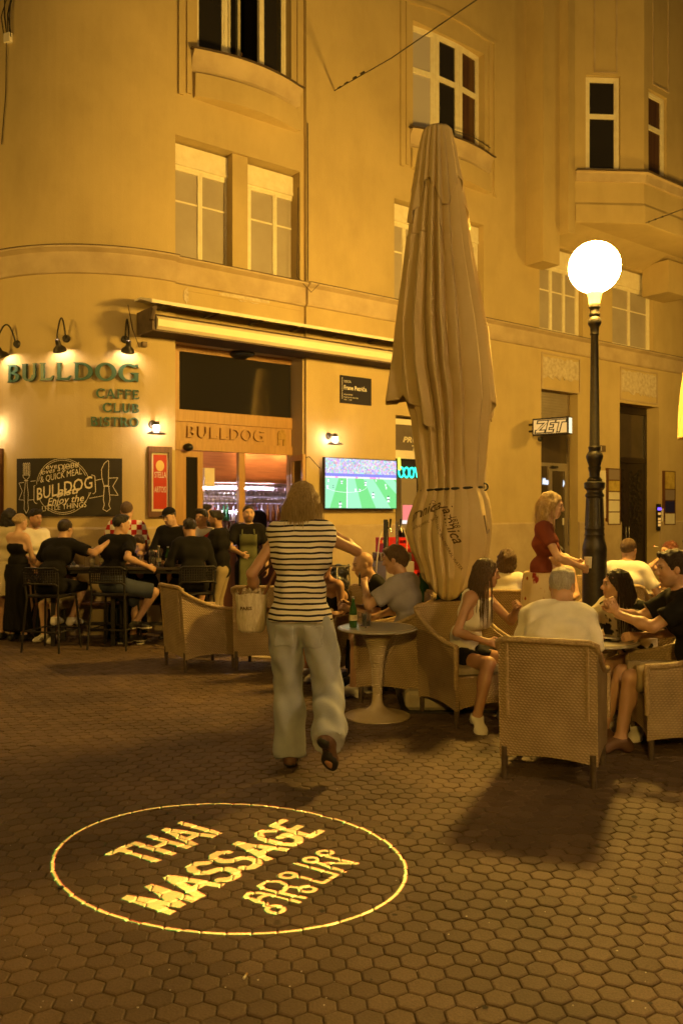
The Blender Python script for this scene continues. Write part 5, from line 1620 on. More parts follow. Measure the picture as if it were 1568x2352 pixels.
for k in range(5):
    x0_ = a + rng.uniform(-.04, .05)
    q.tube([CW(x0_, .04, z_ + .0) - RL, CW(x0_ + rng.uniform(-.03, .03), .06, z_ + .3) - RL, CW(x0_ + rng.uniform(-.04, .04), .05, z_ + .55) - RL, CW(a + rng.uniform(-.05, .06), .03, z_ + rng.uniform(.7, 1.2)) - RL], .007, 5)
q.tube([CW(a + .01, .03, z_) - RL, CW(a + .02, .02, z_ - .7) - RL, CW(a + .06, .02, z_ - 1.4) - RL], .006, 5)
q.build('cable', IRON, wb)
# ------------------------------------------------------------------ street lamps
def _y(y): return 4.779 - .001625 * y
LP = [(515, 50), (545, 40), (590, 35), (600, 38), (612, 38), (620, 30), (640, 29), (652, 36), (662, 36), (672, 30), (690, 42), (712, 43), (722, 40), (740, 29), (775, 26), (785, 29), (795, 24), (1505, 33), (1518, 41), (1530, 38), (1542, 36), (1560, 50), (1578, 55), (1598, 50), (1640, 36), (1650, 41), (1668, 38), (1680, 33), (1710, 33), (1728, 48), (1738, 46), (1748, 66), (1782, 65), (1800, 49), (1812, 50), (1826, 60), (1836, 60), (1846, 52), (2035, 60), (2045, 64), (2055, 60), (2075, 61), (2085, 65), (2095, 61), (2125, 66), (2158, 75), (2185, 78), (2200, 76), (2220, 77), (2800, 80), (2820, 95), (2941, 95)]
GLOBE_SOD = emat('globe_sodium', SODIUM, GLOBE_POWER)
def street_lamp(x, y, label, globe_mat):
    root = empty('street_lamp', (x, y, 0), 0, label, 'street lamp', 'old style globe street lamps')
    q = MB(); q.lathe([(hw * .001625, _y(yy)) for yy, hw in LP if yy >= 590][::-1], (0, 0, 0), 20); q.build('post', IRON, root, 35)
    # raised ribs on the base
    q = MB(); q.lathe([(hw * .001625, _y(yy)) for yy, hw in LP if yy <= 600][::-1], (0, 0, 0), 20); q.build('gallery', mat('lamp_gallery', (.45, .36, .18), rough=.4), root, 40)
    for k in range(10):
        t = 2 * math.pi * k / 10
        q = MB(); c, s = math.cos(t), math.sin(t)
        q.tube([(c * .083, s * .083, _y(1850)), (c * .095, s * .095, _y(2030))], .010, 5); q.build('rib', IRON, root)
    q = MB(); q.sphere((0, 0, 4.21), .268, 28, 18); q.build('globe', globe_mat, root, 180)
    return root
street_lamp(2.665, 9.0, 'tall dark lamp post with glowing white globe beside the standing woman', GLOBE_SOD)
street_lamp(-6.6, 8.4, 'assumed globe street lamp down the side street by the round corner', emat('globe_side_assumed', SODIUM, GLOBE_POWER * .22))  # out of view, assumed from the brighter wall at the left edge
street_lamp(LAMP_R_ASSUMED[0], LAMP_R_ASSUMED[1], 'assumed globe street lamp carrying the small image projector', emat('globe_pale_assumed', (1.0, .63, .24), GLOBE_POWER * .30))  # unseen lamp assumed for the paler light from the right; holds the projector
street_lamp(8.2, 14.6, 'added globe street lamp farther down the street past the bay window', emat('globe_far_added', SODIUM, GLOBE_POWER * .28))  # not in view, added to brighten the right part of the facade
street_lamp(-0.6, -5.2, 'assumed unseen globe street lamp standing across the street from the cafe', emat('globe_back_assumed', SODIUM, GLOBE_POWER * 1.05))  # assumed lamp behind the camera, put in to light surfaces facing the view

# ------------------------------------------------------------------ parasol (closed)
PD = 7.4
PK = PD / FPX / 2.0            # metres per zoomed pixel
def pz(y): return EYE + (CY - (245 + .5 * y)) / FPX * PD
def pxx(x): return ((862.4 + .5 * x) - CX) / FPX * PD
CANVAS = mat('canvas_beige', (0.58, 0.455, 0.25), (0.52, 0.40, 0.21), scale=2.5, rough=0.85, bump=0.12, bscale=180, spec=0.15)
POLE = mat('parasol_pole', (0.012, 0.012, 0.018), rough=0.35, metal=.3)
px0 = pxx(365)
par = empty('closed_parasol', (px0, PD, 0), 0, 'huge closed beige parasol tied with a dark strap, lettered hem', 'parasol')
SIL = [(95, 240, 330), (115, 222, 348), (200, 205, 368), (340, 186, 392), (500, 160, 420), (700, 134, 452), (1000, 100, 508), (1200, 110, 528), (1350, 140, 535), (1440, 165, 522), (1600, 184, 508), (1700, 196, 498), (1755, 203, 496), (1800, 186, 512), (1900, 152, 526), (1960, 140, 534), (2060, 160, 534), (2150, 195, 505), (2230, 215, 470)]
ys_ = [s[0] for s in SIL]
def silL(y): return float(np.interp(y, ys_, [s[1] for s in SIL]))
def silR(y): return float(np.interp(y, ys_, [s[2] for s in SIL]))
prs = np.random.default_rng(11)
NP = 17
pc = np.sort((np.arange(NP) + prs.uniform(-.16, .16, NP)) / NP)      # pleat centres (0..1 round)
pa = prs.uniform(.75, 1.15, NP)
pd_ = prs.uniform(-.018, .018, NP)                                      # drift downwards
ph2 = prs.uniform(0, 6.28, 6)
def pleat(t, y):
    """knife pleats: 0 in a crease, climbing to 1, then a short sharp drop"""
    k = (y - 95) / 1700.0
    c = np.sort((pc + pd_ * k) % 1.0)
    i = int(np.searchsorted(c, t)) - 1
    a = c[i]; b = c[(i + 1) % NP]
    w = (b - a) % 1.0; s_ = ((t - a) % 1.0) / max(w, 1e-4)
    if .70 < t: v = max(0.0, 1 - abs(2 * s_ - 1)) ** .75
    else: v = (s_ / .84) ** .8 if s_ < .84 else 1 - (s_ - .84) / .16
    return v * pa[i % NP] * min(1.0, w * NP * 1.3)
def par_pos(t, y, extra=0.0):
    L, R_ = silL(y), silR(y)
    cx_, hw_ = (L + R_) / 2, (R_ - L) / 2
    pl_ = pleat(t, y)
    strap = math.exp(-((y - 1755) / 120.0) ** 2)
    amp = np.interp(y, [95, 130, 400, 1300, 1740, 1860, 2250], [.08, .20, .29, .29, .24, .12, .15]) * (1 - .45 * strap)
    k = (1 - amp) + amp * min(1.0, pl_)
    ang = 2 * math.pi * t
    wob = 1 + .025 * math.sin(3 * ang + ph2[0] + y / 300) + .02 * math.sin(5 * ang + ph2[1] - y / 170)
    if y > 1780: wob += .07 * math.sin(2 * ang + ph2[2] + y / 120) * min(1, (y - 1780) / 150)
    r = hw_ * PK * k * wob * 1.05 + extra
    yy = y
    if y > 2000:
        yy = y + (y - 2000) / 230 * (-75 * math.cos(ang) ** 2 + 22 * math.sin(3 * ang + 1.0) + 10)
    x = pxx(cx_) - px0
    return Vector((x + r * math.cos(ang), r * .92 * math.sin(ang), pz(yy)))
NT, NY = 340, 100
def par_sheet(name, y0, y1, t0=0.0, t1=1.0, extra=0.0, hem=None, closed=True, nt=NT, ny=NY, flare=None):
    V = []; F = []
    for j in range(ny + 1):
        for i in range(nt + (0 if closed else 1)):
            t = t0 + (t1 - t0) * i / nt
            yb = hem(t) if hem else y1
            f_ = j / ny
            y = y0 + (yb - y0) * f_
            V.append(par_pos(t % 1.0, y, extra + (flare(t, f_) if flare else 0)))
    w_ = nt if closed else nt + 1
    for j in range(ny):
        for i in range(nt):
            a, b = j * w_ + i, j * w_ + (i + 1) % w_
            F.append((a, b, b + w_, a + w_))
    q = MB(); q.add(V, F)
    return q
q = par_sheet('canopy', 95, 2230)
n_ = len(q.v); q.add([(pxx(285) - px0, 0, pz(88))], []); 
q.f += [(n_, (i + 1) % NT, i) for i in range(NT)]; q.mi += [0] * NT
canopy = q.build('canopy', CANVAS, par, 75)
so_ = canopy.modifiers.new('thick', 'SOLIDIFY'); so_.thickness = .004; so_.offset = -1
# vent cap lying over the top of the canopy, hem zigzag between ribs
def cap_hem(t):
    return 430 + 120 * math.sin(2 * math.pi * (t * 4 + .15)) + 60 * math.sin(2 * math.pi * (t * 3 + .4))
q = par_sheet('vent_cap', 97, 560, extra=.008, hem=cap_hem, ny=30, flare=lambda t, f_: .016 * f_)
vc = q.build('vent_cap', CANVAS, par, 75)
so_ = vc.modifiers.new('thick', 'SOLIDIFY'); so_.thickness = .004; so_.offset = -1
# loose outer panel hanging free on the left and front
def flap_hem(t):
    return float(np.interp(t, [.40, .47, .505, .53, .56, .60, .635, .66], [1330, 1362, 1372, 1352, 1335, 1400, 1470, 1500]))
def flap_flare(t, f_):
    g = math.exp(-((t - .50) / .07) ** 2); y = 600 + (flap_hem(t) - 600) * f_
    return (.004 + PK * max(0, silL(y) - float(np.interp(y, [600, 1000, 1350], [145, 95, 52]))) * g + .05 * math.exp(-((t - .635) / .02) ** 2) * f_ ** 1.5 + .02 * f_ * (1 + math.sin(40 * t)) * .5)
q = par_sheet('loose_panel', 600, 1500, .40, .66, 0.0, flap_hem, False, 70, 60, flap_flare)
fp = q.build('loose_panel', CANVAS, par, 75)
so_ = fp.modifiers.new('thick', 'SOLIDIFY'); so_.thickness = .005; so_.offset = 1
def flap2_hem(t): return float(np.interp(t, [.93, .97, 1.0, 1.03, 1.06], [1330, 1380, 1450, 1400, 1330]))
q = par_sheet('loose_panel', 1000, 1420, .93, 1.06, 0.0, flap2_hem, False, 30, 40, lambda t, f_: .004 + .055 * f_ ** 2 * math.exp(-((t - 1.0) / .05) ** 2))
fp2 = q.build('loose_panel', CANVAS, par, 75)
so_ = fp2.modifiers.new('thick', 'SOLIDIFY'); so_.thickness = .005; so_.offset = 1
# strap
pts = []
for i in range(60):
    t = i / 60; p = par_pos(t, 1757 - 8 * math.cos(2 * math.pi * t), 0)
    ang = 2 * math.pi * t
    L, R_ = silL(1757), silR(1757)
    r = (R_ - L) / 2 * PK * .985
    pts.append((pxx((L + R_) / 2) - px0 + r * math.cos(ang), r * .92 * math.sin(ang), p.z))
q = MB(); q.tube(pts, .011, 6, closed=True); q.build('strap', BLACK, par, 60)
q = MB(); kn = Vector((pxx(490) - px0, -.09, pz(1748)))
q.tube([kn + Vector((.028 * math.cos(a), -.02, .03 * math.sin(a))) for a in np.linspace(0, 6.3, 12)], .008, 6); q.build('strap_knot', BLACK, par, 60)
# printed hem lettering that follows the cloth
INK = mat('print_brown', (0.10, 0.06, 0.03), rough=.9)
def par_text(s_, t0_, y0_, ang, h, w_, bold=0.0, shear=0.2, col=INK):
    """text laid on the cloth: local metres -> (t,y)"""
    q = MB()
    V_, F_ = text_geo(s_, h, bold, 'LEFT', shear)
    wv = max(v[0] for v in V_) - min(v[0] for v in V_); kx = w_ / wv
    ca, sa = math.cos(math.radians(ang)), math.sin(math.radians(ang))
    def mp(v):
        a, b = v[0] * kx, v[1]
        dx, dz = a * ca - b * sa, a * sa + b * ca
        y = y0_ - dz / PK
        r = max(.1, (silR(y) - silL(y)) / 2 * PK)
        p = par_pos((t0_ + dx / (2 * math.pi * r)) % 1.0, y, .007)
        return p
    q.add([mp(v) for v in V_], F_)
    return q.build('hem_print', col, par)
par_text('Jamnica', .690, 1835, -68, .13, .36, .001, .35)
par_text('1828', .735, 1880, -70, .06, .10)
par_text('CARBONATED NATURAL MINERAL WATER', .640, 1812, -66, .035, .62, 0, 0)
par_text('Jamnica', .535, 1915, 22, .13, .36, .001, .35)
par_text('SPARKLING MINERAL WATER', .56, 1950, 22, .035, .30, 0, 0)
par_text('L', .86, 1960, 8, .22, .12, .004, 0)
# pole and base
q = MB(); q.tube([(0.0, 0, .02), (0, 0, pz(2100)), (pxx(285) - px0, 0, pz(110))], .042, 16); q.build('pole', POLE, par, 50)
CONC = mat('concrete_cream', (0.42, 0.37, 0.28), (0.34, 0.29, 0.21), scale=12, rough=.85, bump=.3, bscale=60)
k = 0
for (x0_, x1_, y0_, y1_) in ((-.46, -.01, -.46, -.01), (.01, .46, -.46, -.01), (-.46, -.01, .01, .46), (.01, .46, .01, .46)):
    q = MB(); q.bbox(x0_, x1_, y0_, y1_, 0.012, .17, .03); q.build('base_slab', CONC, par, 30)
q = MB(); q.box(-.5, .5, -.5, .5, 0.0, .012); q.box(-.06, .06, -.06, .06, .171, .26); q.build('base_frame', IRON, par)
par.rotation_euler = (0, 0, 0)
# ------------------------------------------------------------------ wicker armchairs
def wicker_mat():
    m = bpy.data.materials.new('wicker'); m.use_nodes = True
    nt = m.node_tree; b = nt.nodes['Principled BSDF']; L = nt.links
    tc = nt.nodes.new('ShaderNodeTexCoord')
    mp = nt.nodes.new('ShaderNodeMapping'); mp.inputs['Rotation'].default_value = (0, 0, 0)
    L.new(tc.outputs['UV'], mp.inputs['Vector'])
    w1 = nt.nodes.new('ShaderNodeTexWave'); w1.wave_type = 'BANDS'; w1.bands_direction = 'DIAGONAL'; w1.inputs['Scale'].default_value = 26; w1.inputs['Distortion'].default_value = .4; w1.inputs['Detail'].default_value = 1
    mp2 = nt.nodes.new('ShaderNodeMapping'); mp2.inputs['Scale'].default_value = (-1, 1, 1)
    L.new(tc.outputs['UV'], mp2.inputs['Vector'])
    w2 = nt.nodes.new('ShaderNodeTexWave'); w2.wave_type = 'BANDS'; w2.bands_direction = 'Y'; w2.inputs['Scale'].default_value = 20; w2.inputs['Distortion'].default_value = .3
    L.new(mp.outputs[0], w1.inputs['Vector']); L.new(mp2.outputs[0], w2.inputs['Vector'])
    mul = nt.nodes.new('ShaderNodeMath'); mul.operation = 'MULTIPLY'
    L.new(w1.outputs['Fac'], mul.inputs[0]); L.new(w2.outputs['Fac'], mul.inputs[1])
    n = nt.nodes.new('ShaderNodeTexNoise'); n.inputs['Scale'].default_value = 5; n.inputs['Detail'].default_value = 6
    L.new(tc.outputs['Object'], n.inputs['Vector'])
    r = nt.nodes.new('ShaderNodeValToRGB')
    r.color_ramp.elements[0].color = (0.17, 0.11, 0.052, 1); r.color_ramp.elements[1].color = (0.50, 0.37, 0.20, 1)
    ad = nt.nodes.new('ShaderNodeMath'); ad.operation = 'MULTIPLY_ADD'; ad.inputs[1].default_value = .5
    L.new(mul.outputs[0], ad.inputs[0]); L.new(n.outputs['Fac'], ad.inputs[2]); 
    sb = nt.nodes.new('ShaderNodeMath'); sb.operation = 'SUBTRACT'; sb.inputs[1].default_value = .18
    L.new(ad.outputs[0], sb.inputs[0]); L.new(sb.outputs[0], r.inputs['Fac'])
    L.new(r.outputs[0], b.inputs['Base Color'])
    bp = nt.nodes.new('ShaderNodeBump'); bp.inputs['Strength'].default_value = .8; bp.inputs['Distance'].default_value = .006
    L.new(mul.outputs[0], bp.inputs['Height']); L.new(bp.outputs['Normal'], b.inputs['Normal'])
    b.inputs['Roughness'].default_value = .5
    return m
WICKER = wicker_mat()
RIM = mat('wicker_rim', (0.44, 0.32, 0.17), (0.27, 0.185, 0.095), scale=60, rough=.5, bump=.8, bscale=90, stretch=(1, 1, 1))
CUSH = mat('seat_cushion', (0.30, 0.25, 0.17), (0.25, 0.20, 0.13), scale=8, rough=.9, bump=.2, bscale=120)
LEGM = mat('chair_leg', (0.055, 0.035, 0.022), (0.10, 0.07, 0.045), scale=30, rough=.5)
def sheet(mb, fn, ns, nt, th):
    """fn(s,t) -> (point, normal); closed slab; stores uv in metres"""
    P = [[fn(i / ns, j / nt) for j in range(nt + 1)] for i in range(ns + 1)]
    V = [p for row in P for p, n in row] + [Vector(p) - Vector(n) * th for row in P for p, n in row]
    N = (ns + 1) * (nt + 1); F = []
    ix = lambda i, j: i * (nt + 1) + j
    for i in range(ns):
        for j in range(nt):
            F.append((ix(i, j), ix(i + 1, j), ix(i + 1, j + 1), ix(i, j + 1)))
            F.append((N + ix(i, j), N + ix(i, j + 1), N + ix(i + 1, j + 1), N + ix(i + 1, j)))
    for i in range(ns):
        for j in (0, nt): F.append((ix(i, j), ix(i + 1, j), N + ix(i + 1, j), N + ix(i, j)))
    for j in range(nt):
        for i in (0, ns): F.append((ix(i, j), ix(i, j + 1), N + ix(i, j + 1), N + ix(i, j)))
    mb.add(V, F)
def uv_box(o, axis):
    me = o.data
    uvl = me.uv_layers.new(name='UVMap')
    co = [me.vertices[l.vertex_index].co for l in me.loops]
    for i, c in enumerate(co):
        uvl.data[i].uv = (c[0], c[2]) if axis == 'y' else ((c[1], c[2]) if axis == 'x' else (c[0], c[1]))
CW_, CHT, ARM = .29, .86, .62
def rim_z(y):
    s = min(1, max(0, (y + .32) / .60))
    return ARM + (CHT - ARM) * (1 - s) ** 1.9
def back_y(z): return -.27 - .055 * (z - .12) / .74
def make_chair():
    root = empty('wicker_armchair')
    q = MB()
    def fb(s, t):
        x = (s * 2 - 1) * (CW_ - .0)
        zb = .13 + .035 * (1 - (s * 2 - 1) ** 2)
        z = zb + (CHT - zb) * t
        return Vector((x, back_y(z) - .022 * (1 - (s * 2 - 1) ** 2), z)), Vector((0, -1, 0))
    sheet(q, fb, 10, 8, .03); o = q.build('back_panel', WICKER, root, 40); uv_box(o, 'y')
    for sg in (-1, 1):
        q = MB()
        def fs(s, t):
            zt0 = .13
            y0 = -.27; y1 = .30
            y = y0 + (y1 - y0) * s
            zt = rim_z(y); zb = .13 + .035 * (1 - (s * 2 - 1) ** 2)
            z = zb + (zt - zb) * t
            yy = y + (-.055 * (z - .12) / .74) * (1 - s)
            return Vector((sg * (CW_ - .0005), yy, z)), Vector((sg, 0, 0))
        sheet(q, fs, 14, 8, .03); o = q.build('side_panel', WICKER, root, 40); uv_box(o, 'x')
    q = MB()
    def ff(s, t):
        x = (s * 2 - 1) * (CW_ - .03); zb = .13 + .035 * (1 - (s * 2 - 1) ** 2)
        return Vector((x, .285, zb + (.38 - zb) * t)), Vector((0, 1, 0))
    sheet(q, ff, 8, 3, .03); o = q.build('front_panel', WICKER, root, 40); uv_box(o, 'y')
    q = MB(); q.box(-CW_ + .03, CW_ - .03, -.27, .285, .33, .375); o = q.build('seat', WICKER, root); uv_box(o, 'z')
    # cushion: rounded
    q = MB(); V = []; F = []
    N_ = 24
    for (k_, z_) in ((.80, .376), (.97, .385), (1.0, .41), (.97, .435), (.80, .45), (.0, .455)):
        for i in range(N_):
            t = 2 * math.pi * i / N_
            e = .45
            cx_ = math.copysign(abs(math.cos(t)) ** e, math.cos(t)); cy_ = math.copysign(abs(math.sin(t)) ** e, math.sin(t))
            V.append((cx_ * .25 * k_, .0 + cy_ * .265 * k_, z_))
    for j in range(5):
        for i in range(N_): F.append((j * N_ + i, j * N_ + (i + 1) % N_, (j + 1) * N_ + (i + 1) % N_, (j + 1) * N_ + i))
    q.add(V, F); q.build('cushion', CUSH, root, 50)
    # braided rim: up the front arm, along the arms and across the back
    pts = []
    ys = [.30 - .60 * i / 16 for i in range(17)]
    for y in ys: 
        z = rim_z(y); s = (y + .27) / .57
        pts.append((CW_, y + (-.055 * (z - .12) / .74) * (1 - s) if y > -.27 else back_y(z), z))
    top = [(CW_ - .04, back_y(CHT) - .012, CHT + .004), (CW_ * .5, back_y(CHT) - .02, CHT + .006), (0, back_y(CHT) - .024, CHT + .006)]
    right = [(CW_, .30, .30), (CW_, .302, .45), (CW_, .305, .58)] + pts
    full = right + top + [(-x, y, z) for x, y, z in (right + top[:2])[::-1]]
    q = MB(); q.tube(full, .020, 8); q.build('rim', RIM, root, 60)
    for sg in (-1, 1):
        q = MB(); q.tube([(sg * (CW_ - .055), back_y(z) - .022 * (1 - ((CW_ - .055) / CW_) ** 2) - .004, z) for z in (CHT, .7, .55, .40)], .010, 6); q.build('piping', RIM, root, 60)
        for (yy) in (-.265, .27):
            q = MB(); q.tube([(sg * (CW_ - .03), yy, .20), (sg * (CW_ - .028), yy, .0)], [.024, .018], 8); q.build('leg', LEGM, root, 50)
    return root
def face_angle(dx, dy): return math.atan2(-dx, dy)
chair0 = make_chair()
_used = [False]
def chair(x, y, ang, label):
    o = chair0 if not _used[0] else copy_tree(chair0)
    _used[0] = True
    o.location = (x, y, 0); o.rotation_euler = (0, 0, ang)
    tag(o, label, 'armchair', 'wicker armchairs around the cafe tables')
    return o
R = math.radians
FC = (1.34, 5.37); FCA = face_angle(.38, .92)
chair(FC[0], FC[1], FCA, 'wicker armchair holding the grey haired man, its back turned to the street')
CA = (-1.50, 9.02); chair(CA[0], CA[1], face_angle(.80, .52), 'empty wicker armchair beside the high bar tables')
CB = (-.78, 9.0); chair(CB[0], CB[1], face_angle(.15, 1), 'wicker armchair half hidden behind the walking woman and her bag')
CCH = (.52, 7.42); chair(CCH[0], CCH[1], face_angle(-.88, .42), 'wicker armchair holding the man in the grey polo shirt')
CD = (1.0, 6.80); chair(CD[0], CD[1], face_angle(.40, -.917), 'wicker armchair holding the long haired woman in black shorts')
CE = (2.27, 6.52); chair(CE[0], CE[1], face_angle(-.55, -.75), 'wicker armchair holding the woman in the flowered shirt')
CF = (2.33, 5.83); chair(CF[0], CF[1], face_angle(-.98, .12), 'wicker armchair holding the man in black shirt and sandals')
CG = (.02, 8.55); chair(CG[0], CG[1], face_angle(-.8, -.6), 'wicker armchair holding the bare shouldered person near the black bag')
CH = (3.05, 9.2); chair(CH[0], CH[1], face_angle(.55, .8), 'wicker armchair holding the man in the white shirt behind the lamp post')
CI = (1.65, 8.55); chair(CI[0], CI[1], face_angle(.2, 1), 'wicker armchair holding the brown haired woman behind the parasol')
CJ = (2.52, 9.85); chair(CJ[0], CJ[1], face_angle(-.5, -.8), 'wicker armchair holding the dark haired woman by the glass door')
CK = (4.15, 10.6); chair(CK[0], CK[1], face_angle(-.8, -.5), 'wicker armchair holding the smoking woman by the black door')
CL = (3.95, 9.3); chair(CL[0], CL[1], face_angle(-.95, .2), 'wicker armchair holding the dark haired man near the smoking woman')
CM = (1.02, 8.35); chair(CM[0], CM[1], face_angle(-.3, -.9), 'wicker armchair holding the person in the green shirt behind the parasol pole')
CN = (.50, 8.10); chair(CN[0], CN[1], face_angle(-1, -.1), 'wicker armchair holding the bald man')

# ------------------------------------------------------------------ pedestal tables
TTOP = mat('table_top', (0.42, 0.40, 0.36), (0.38, 0.35, 0.31), scale=4, rough=.22, spec=.6)
TBASE = mat('table_base', (0.46, 0.38, 0.24), (0.40, 0.32, 0.20), scale=5, rough=.45)
def make_table():
    root = empty('pedestal_table')
    q = MB(); q.lathe([(0, .69), (.300, .69), (.314, .694), (.318, .703), (.312, .712), (.29, .714), (0, .714)], (0, 0, 0), 40, False); q.build('table_top', TTOP, root, 40)
    q = MB(); q.lathe([(.301, .7145), (.299, .7165), (.292, .7165), (.290, .7145)], (0, 0, 0), 40, False); q.build('top_ring', TBASE, root, 40)
    prof = []
    n = 30
    for i in range(n):          # ridged stem like wound cane
        z = .16 + (.68 - .16) * i / (n - 1)
        if z < .42: r = .037 + .012 * ((z - .16) / .26)
        elif z < .45: r = .052 + .010 * ((z - .42) / .03)
        else: r = .062 + .095 * ((z - .45) / .23) ** 2.2
        prof += [(r - .002, z), (r + .002, z + .004), (r + .002, z + .0115), (r - .002, z + .0155)]
    q = MB(); q.lathe(prof, (0, 0, 0), 24, False); q.build('stem', TBASE, root, 40)
    q = MB(); q.lathe([(.0, 0), (.262, 0), (.262, .010), (.24, .018), (.16, .035), (.09, .055), (.055, .085), (.043, .12), (.040, .165)], (0, 0, 0), 36, False); q.build('foot', TBASE, root, 50)
    return root
tab0 = make_table(); _ut = [False]
def table(x, y, label):
    o = tab0 if not _ut[0] else copy_tree(tab0)
    _ut[0] = True
    o.location = (x, y, 0)
    tag(o, label, 'table', 'round pedestal cafe tables')
    return o
T1 = ground(866, 1645); T1 = (T1[0], T1[1]); table(T1[0], T1[1], 'round pedestal table with green bottle and glass in front of the grey polo man')
T2 = (1.80, 6.12); table(T2[0], T2[1], 'round pedestal table with the black phone on it')
T3 = (-.84, 9.75); table(T3[0], T3[1], 'round pedestal table beyond the empty armchair, nothing on it')
T4 = (3.45, 9.95); table(T4[0], T4[1], 'round pedestal table between the white shirted man and the smoking woman')
T5 = (.35, 8.15); 
T6 = (3.15, 7.55); table(T6[0], T6[1], 'round pedestal table with a small glass behind the man in black')

# ------------------------------------------------------------------ high bar tables and stools
DKM = mat('dark_steel', (0.020, 0.017, 0.015), (0.03, 0.025, 0.02), scale=14, rough=.5, metal=.3)
DKW = mat('dark_top', (0.035, 0.025, 0.018), (0.05, 0.035, 0.025), scale=6, rough=.4)
def high_table(x, y, ang, label, lx=.42, ly=.29):
    root = empty('high_table', (x, y, 0), ang, label, 'bar table', 'high dark bar tables by the round wall')
    q = MB(); q.bbox(-lx, lx, -ly, ly, .925, .96, .006); q.build('table_top', DKW, root, 30)
    q = MB(); q.box(-lx + .06, lx - .06, -ly + .06, ly - .06, .88, .924); q.build('apron', DKM, root)
    for sx in (-1, 1):
        for sy in (-1, 1):
            q = MB(); q.box(sx * (lx - .06) - .025, sx * (lx - .06) + .025, sy * (ly - .06) - .025, sy * (ly - .06) + .025, 0, .88); q.build('leg', DKM, root)
    q = MB(); q.box(-lx + .08, lx - .08, -.02, .02, .22, .26); q.build('foot_rail', DKM, root)
    return root
HT1 = (-3.15, 10.62); HT2 = (-2.27, 10.62)
high_table(HT1[0], HT1[1], 0.05, 'high dark table with clear bottles under the chalkboard')
high_table(HT2[0], HT2[1], 0.05, 'high dark table with glasses and a green bottle before the capped man')
def make_stool():
    root = empty('bar_stool')
    q = MB(); q.bbox(-.21, .21, -.20, .20, .63, .665, .012); q.build('seat', DKM, root, 30)
    for sx in (-1, 1):
        q = MB(); q.tube([(sx * .24, .24, 0), (sx * .20, .19, .64)], .013, 8); q.build('leg', DKM, root, 60)
        q = MB(); q.tube([(sx * .24, -.26, 0), (sx * .20, -.21, .62), (sx * .21, -.235, .80), (sx * .215, -.245, .93)], .013, 8); q.build('leg', DKM, root, 60)
    q = MB(); q.tube([(-.222, .215, .24), (.222, .215, .24), (.222, -.236, .24), (-.222, -.236, .24)], .010, 6, closed=True); q.build('foot_ring', DKM, root, 60)
    def by(x): return -.25 - .05 * (1 - (x / .22) ** 2)
    for z in (.98, .80):
        q = MB(); q.tube([(x, by(x) if abs(x) < .219 else -.245, z - (.03 if abs(x) > .21 else 0)) for x in np.linspace(-.22, .22, 13)], .013, 8); q.build('back_rail', DKM, root, 60)
    for k in range(15):
        x = -.196 + .028 * k
        q = MB(); q.tube([(x, by(x), .80), (x, by(x), .98)], .0065, 5); q.build('back_slat', DKM, root)
    for k in range(5):
        z = .83 + .03 * k
        q = MB(); q.tube([(x, by(x) + .003, z) for x in np.linspace(-.21, .21, 9)], .006, 5); q.build('back_weave', DKM, root)
    return root
st0 = make_stool(); _us = [False]
def stool(x, y, ang, label):
    o = st0 if not _us[0] else copy_tree(st0)
    _us[0] = True
    o.location = (x, y, 0); o.rotation_euler = (0, 0, ang)
    tag(o, label, 'bar stool', 'dark lattice backed bar stools')
    return o
S6 = (-2.72, 10.28); stool(S6[0], S6[1], R(-8), 'dark bar stool under the man in denim shorts')
S10 = (-1.80, 10.40); stool(S10[0], S10[1], R(22), 'dark bar stool under the man whose back faces the empty armchair')
S4 = (-3.42, 10.10); stool(S4[0], S4[1], R(-12), 'dark bar stool under the man reaching across the table')

bench = empty('wall_bench', (-3.0, 11.0, 0), 0, 'low dark wooden bench along the round wall behind the high tables', 'bench')
q = MB()
for k in range(3): 
    q = MB(); q.bbox(-.95, .95, -.12 + .085 * k, -.04 + .085 * k, .44, .47, .004); q.build('seat_board', WOOD_D, bench)
for x_ in (-.8, 0, .8):
    q = MB(); q.box(x_ - .03, x_ + .03, -.11, .12, 0, .44); q.build('leg', DKM, bench)
# ------------------------------------------------------------------ people: implicit bodies meshed with surface nets
def nrm(v):
    v = np.asarray(v, float); return v / (np.linalg.norm(v) + 1e-9)
def rotz(a): c, s = math.cos(a), math.sin(a); return np.array([[c, -s, 0], [s, c, 0], [0, 0, 1]])
def rotx(a): c, s = math.cos(a), math.sin(a); return np.array([[1, 0, 0], [0, c, -s], [0, s, c]])
def roty(a): c, s = math.cos(a), math.sin(a); return np.array([[c, 0, s], [0, 1, 0], [-s, 0, c]])

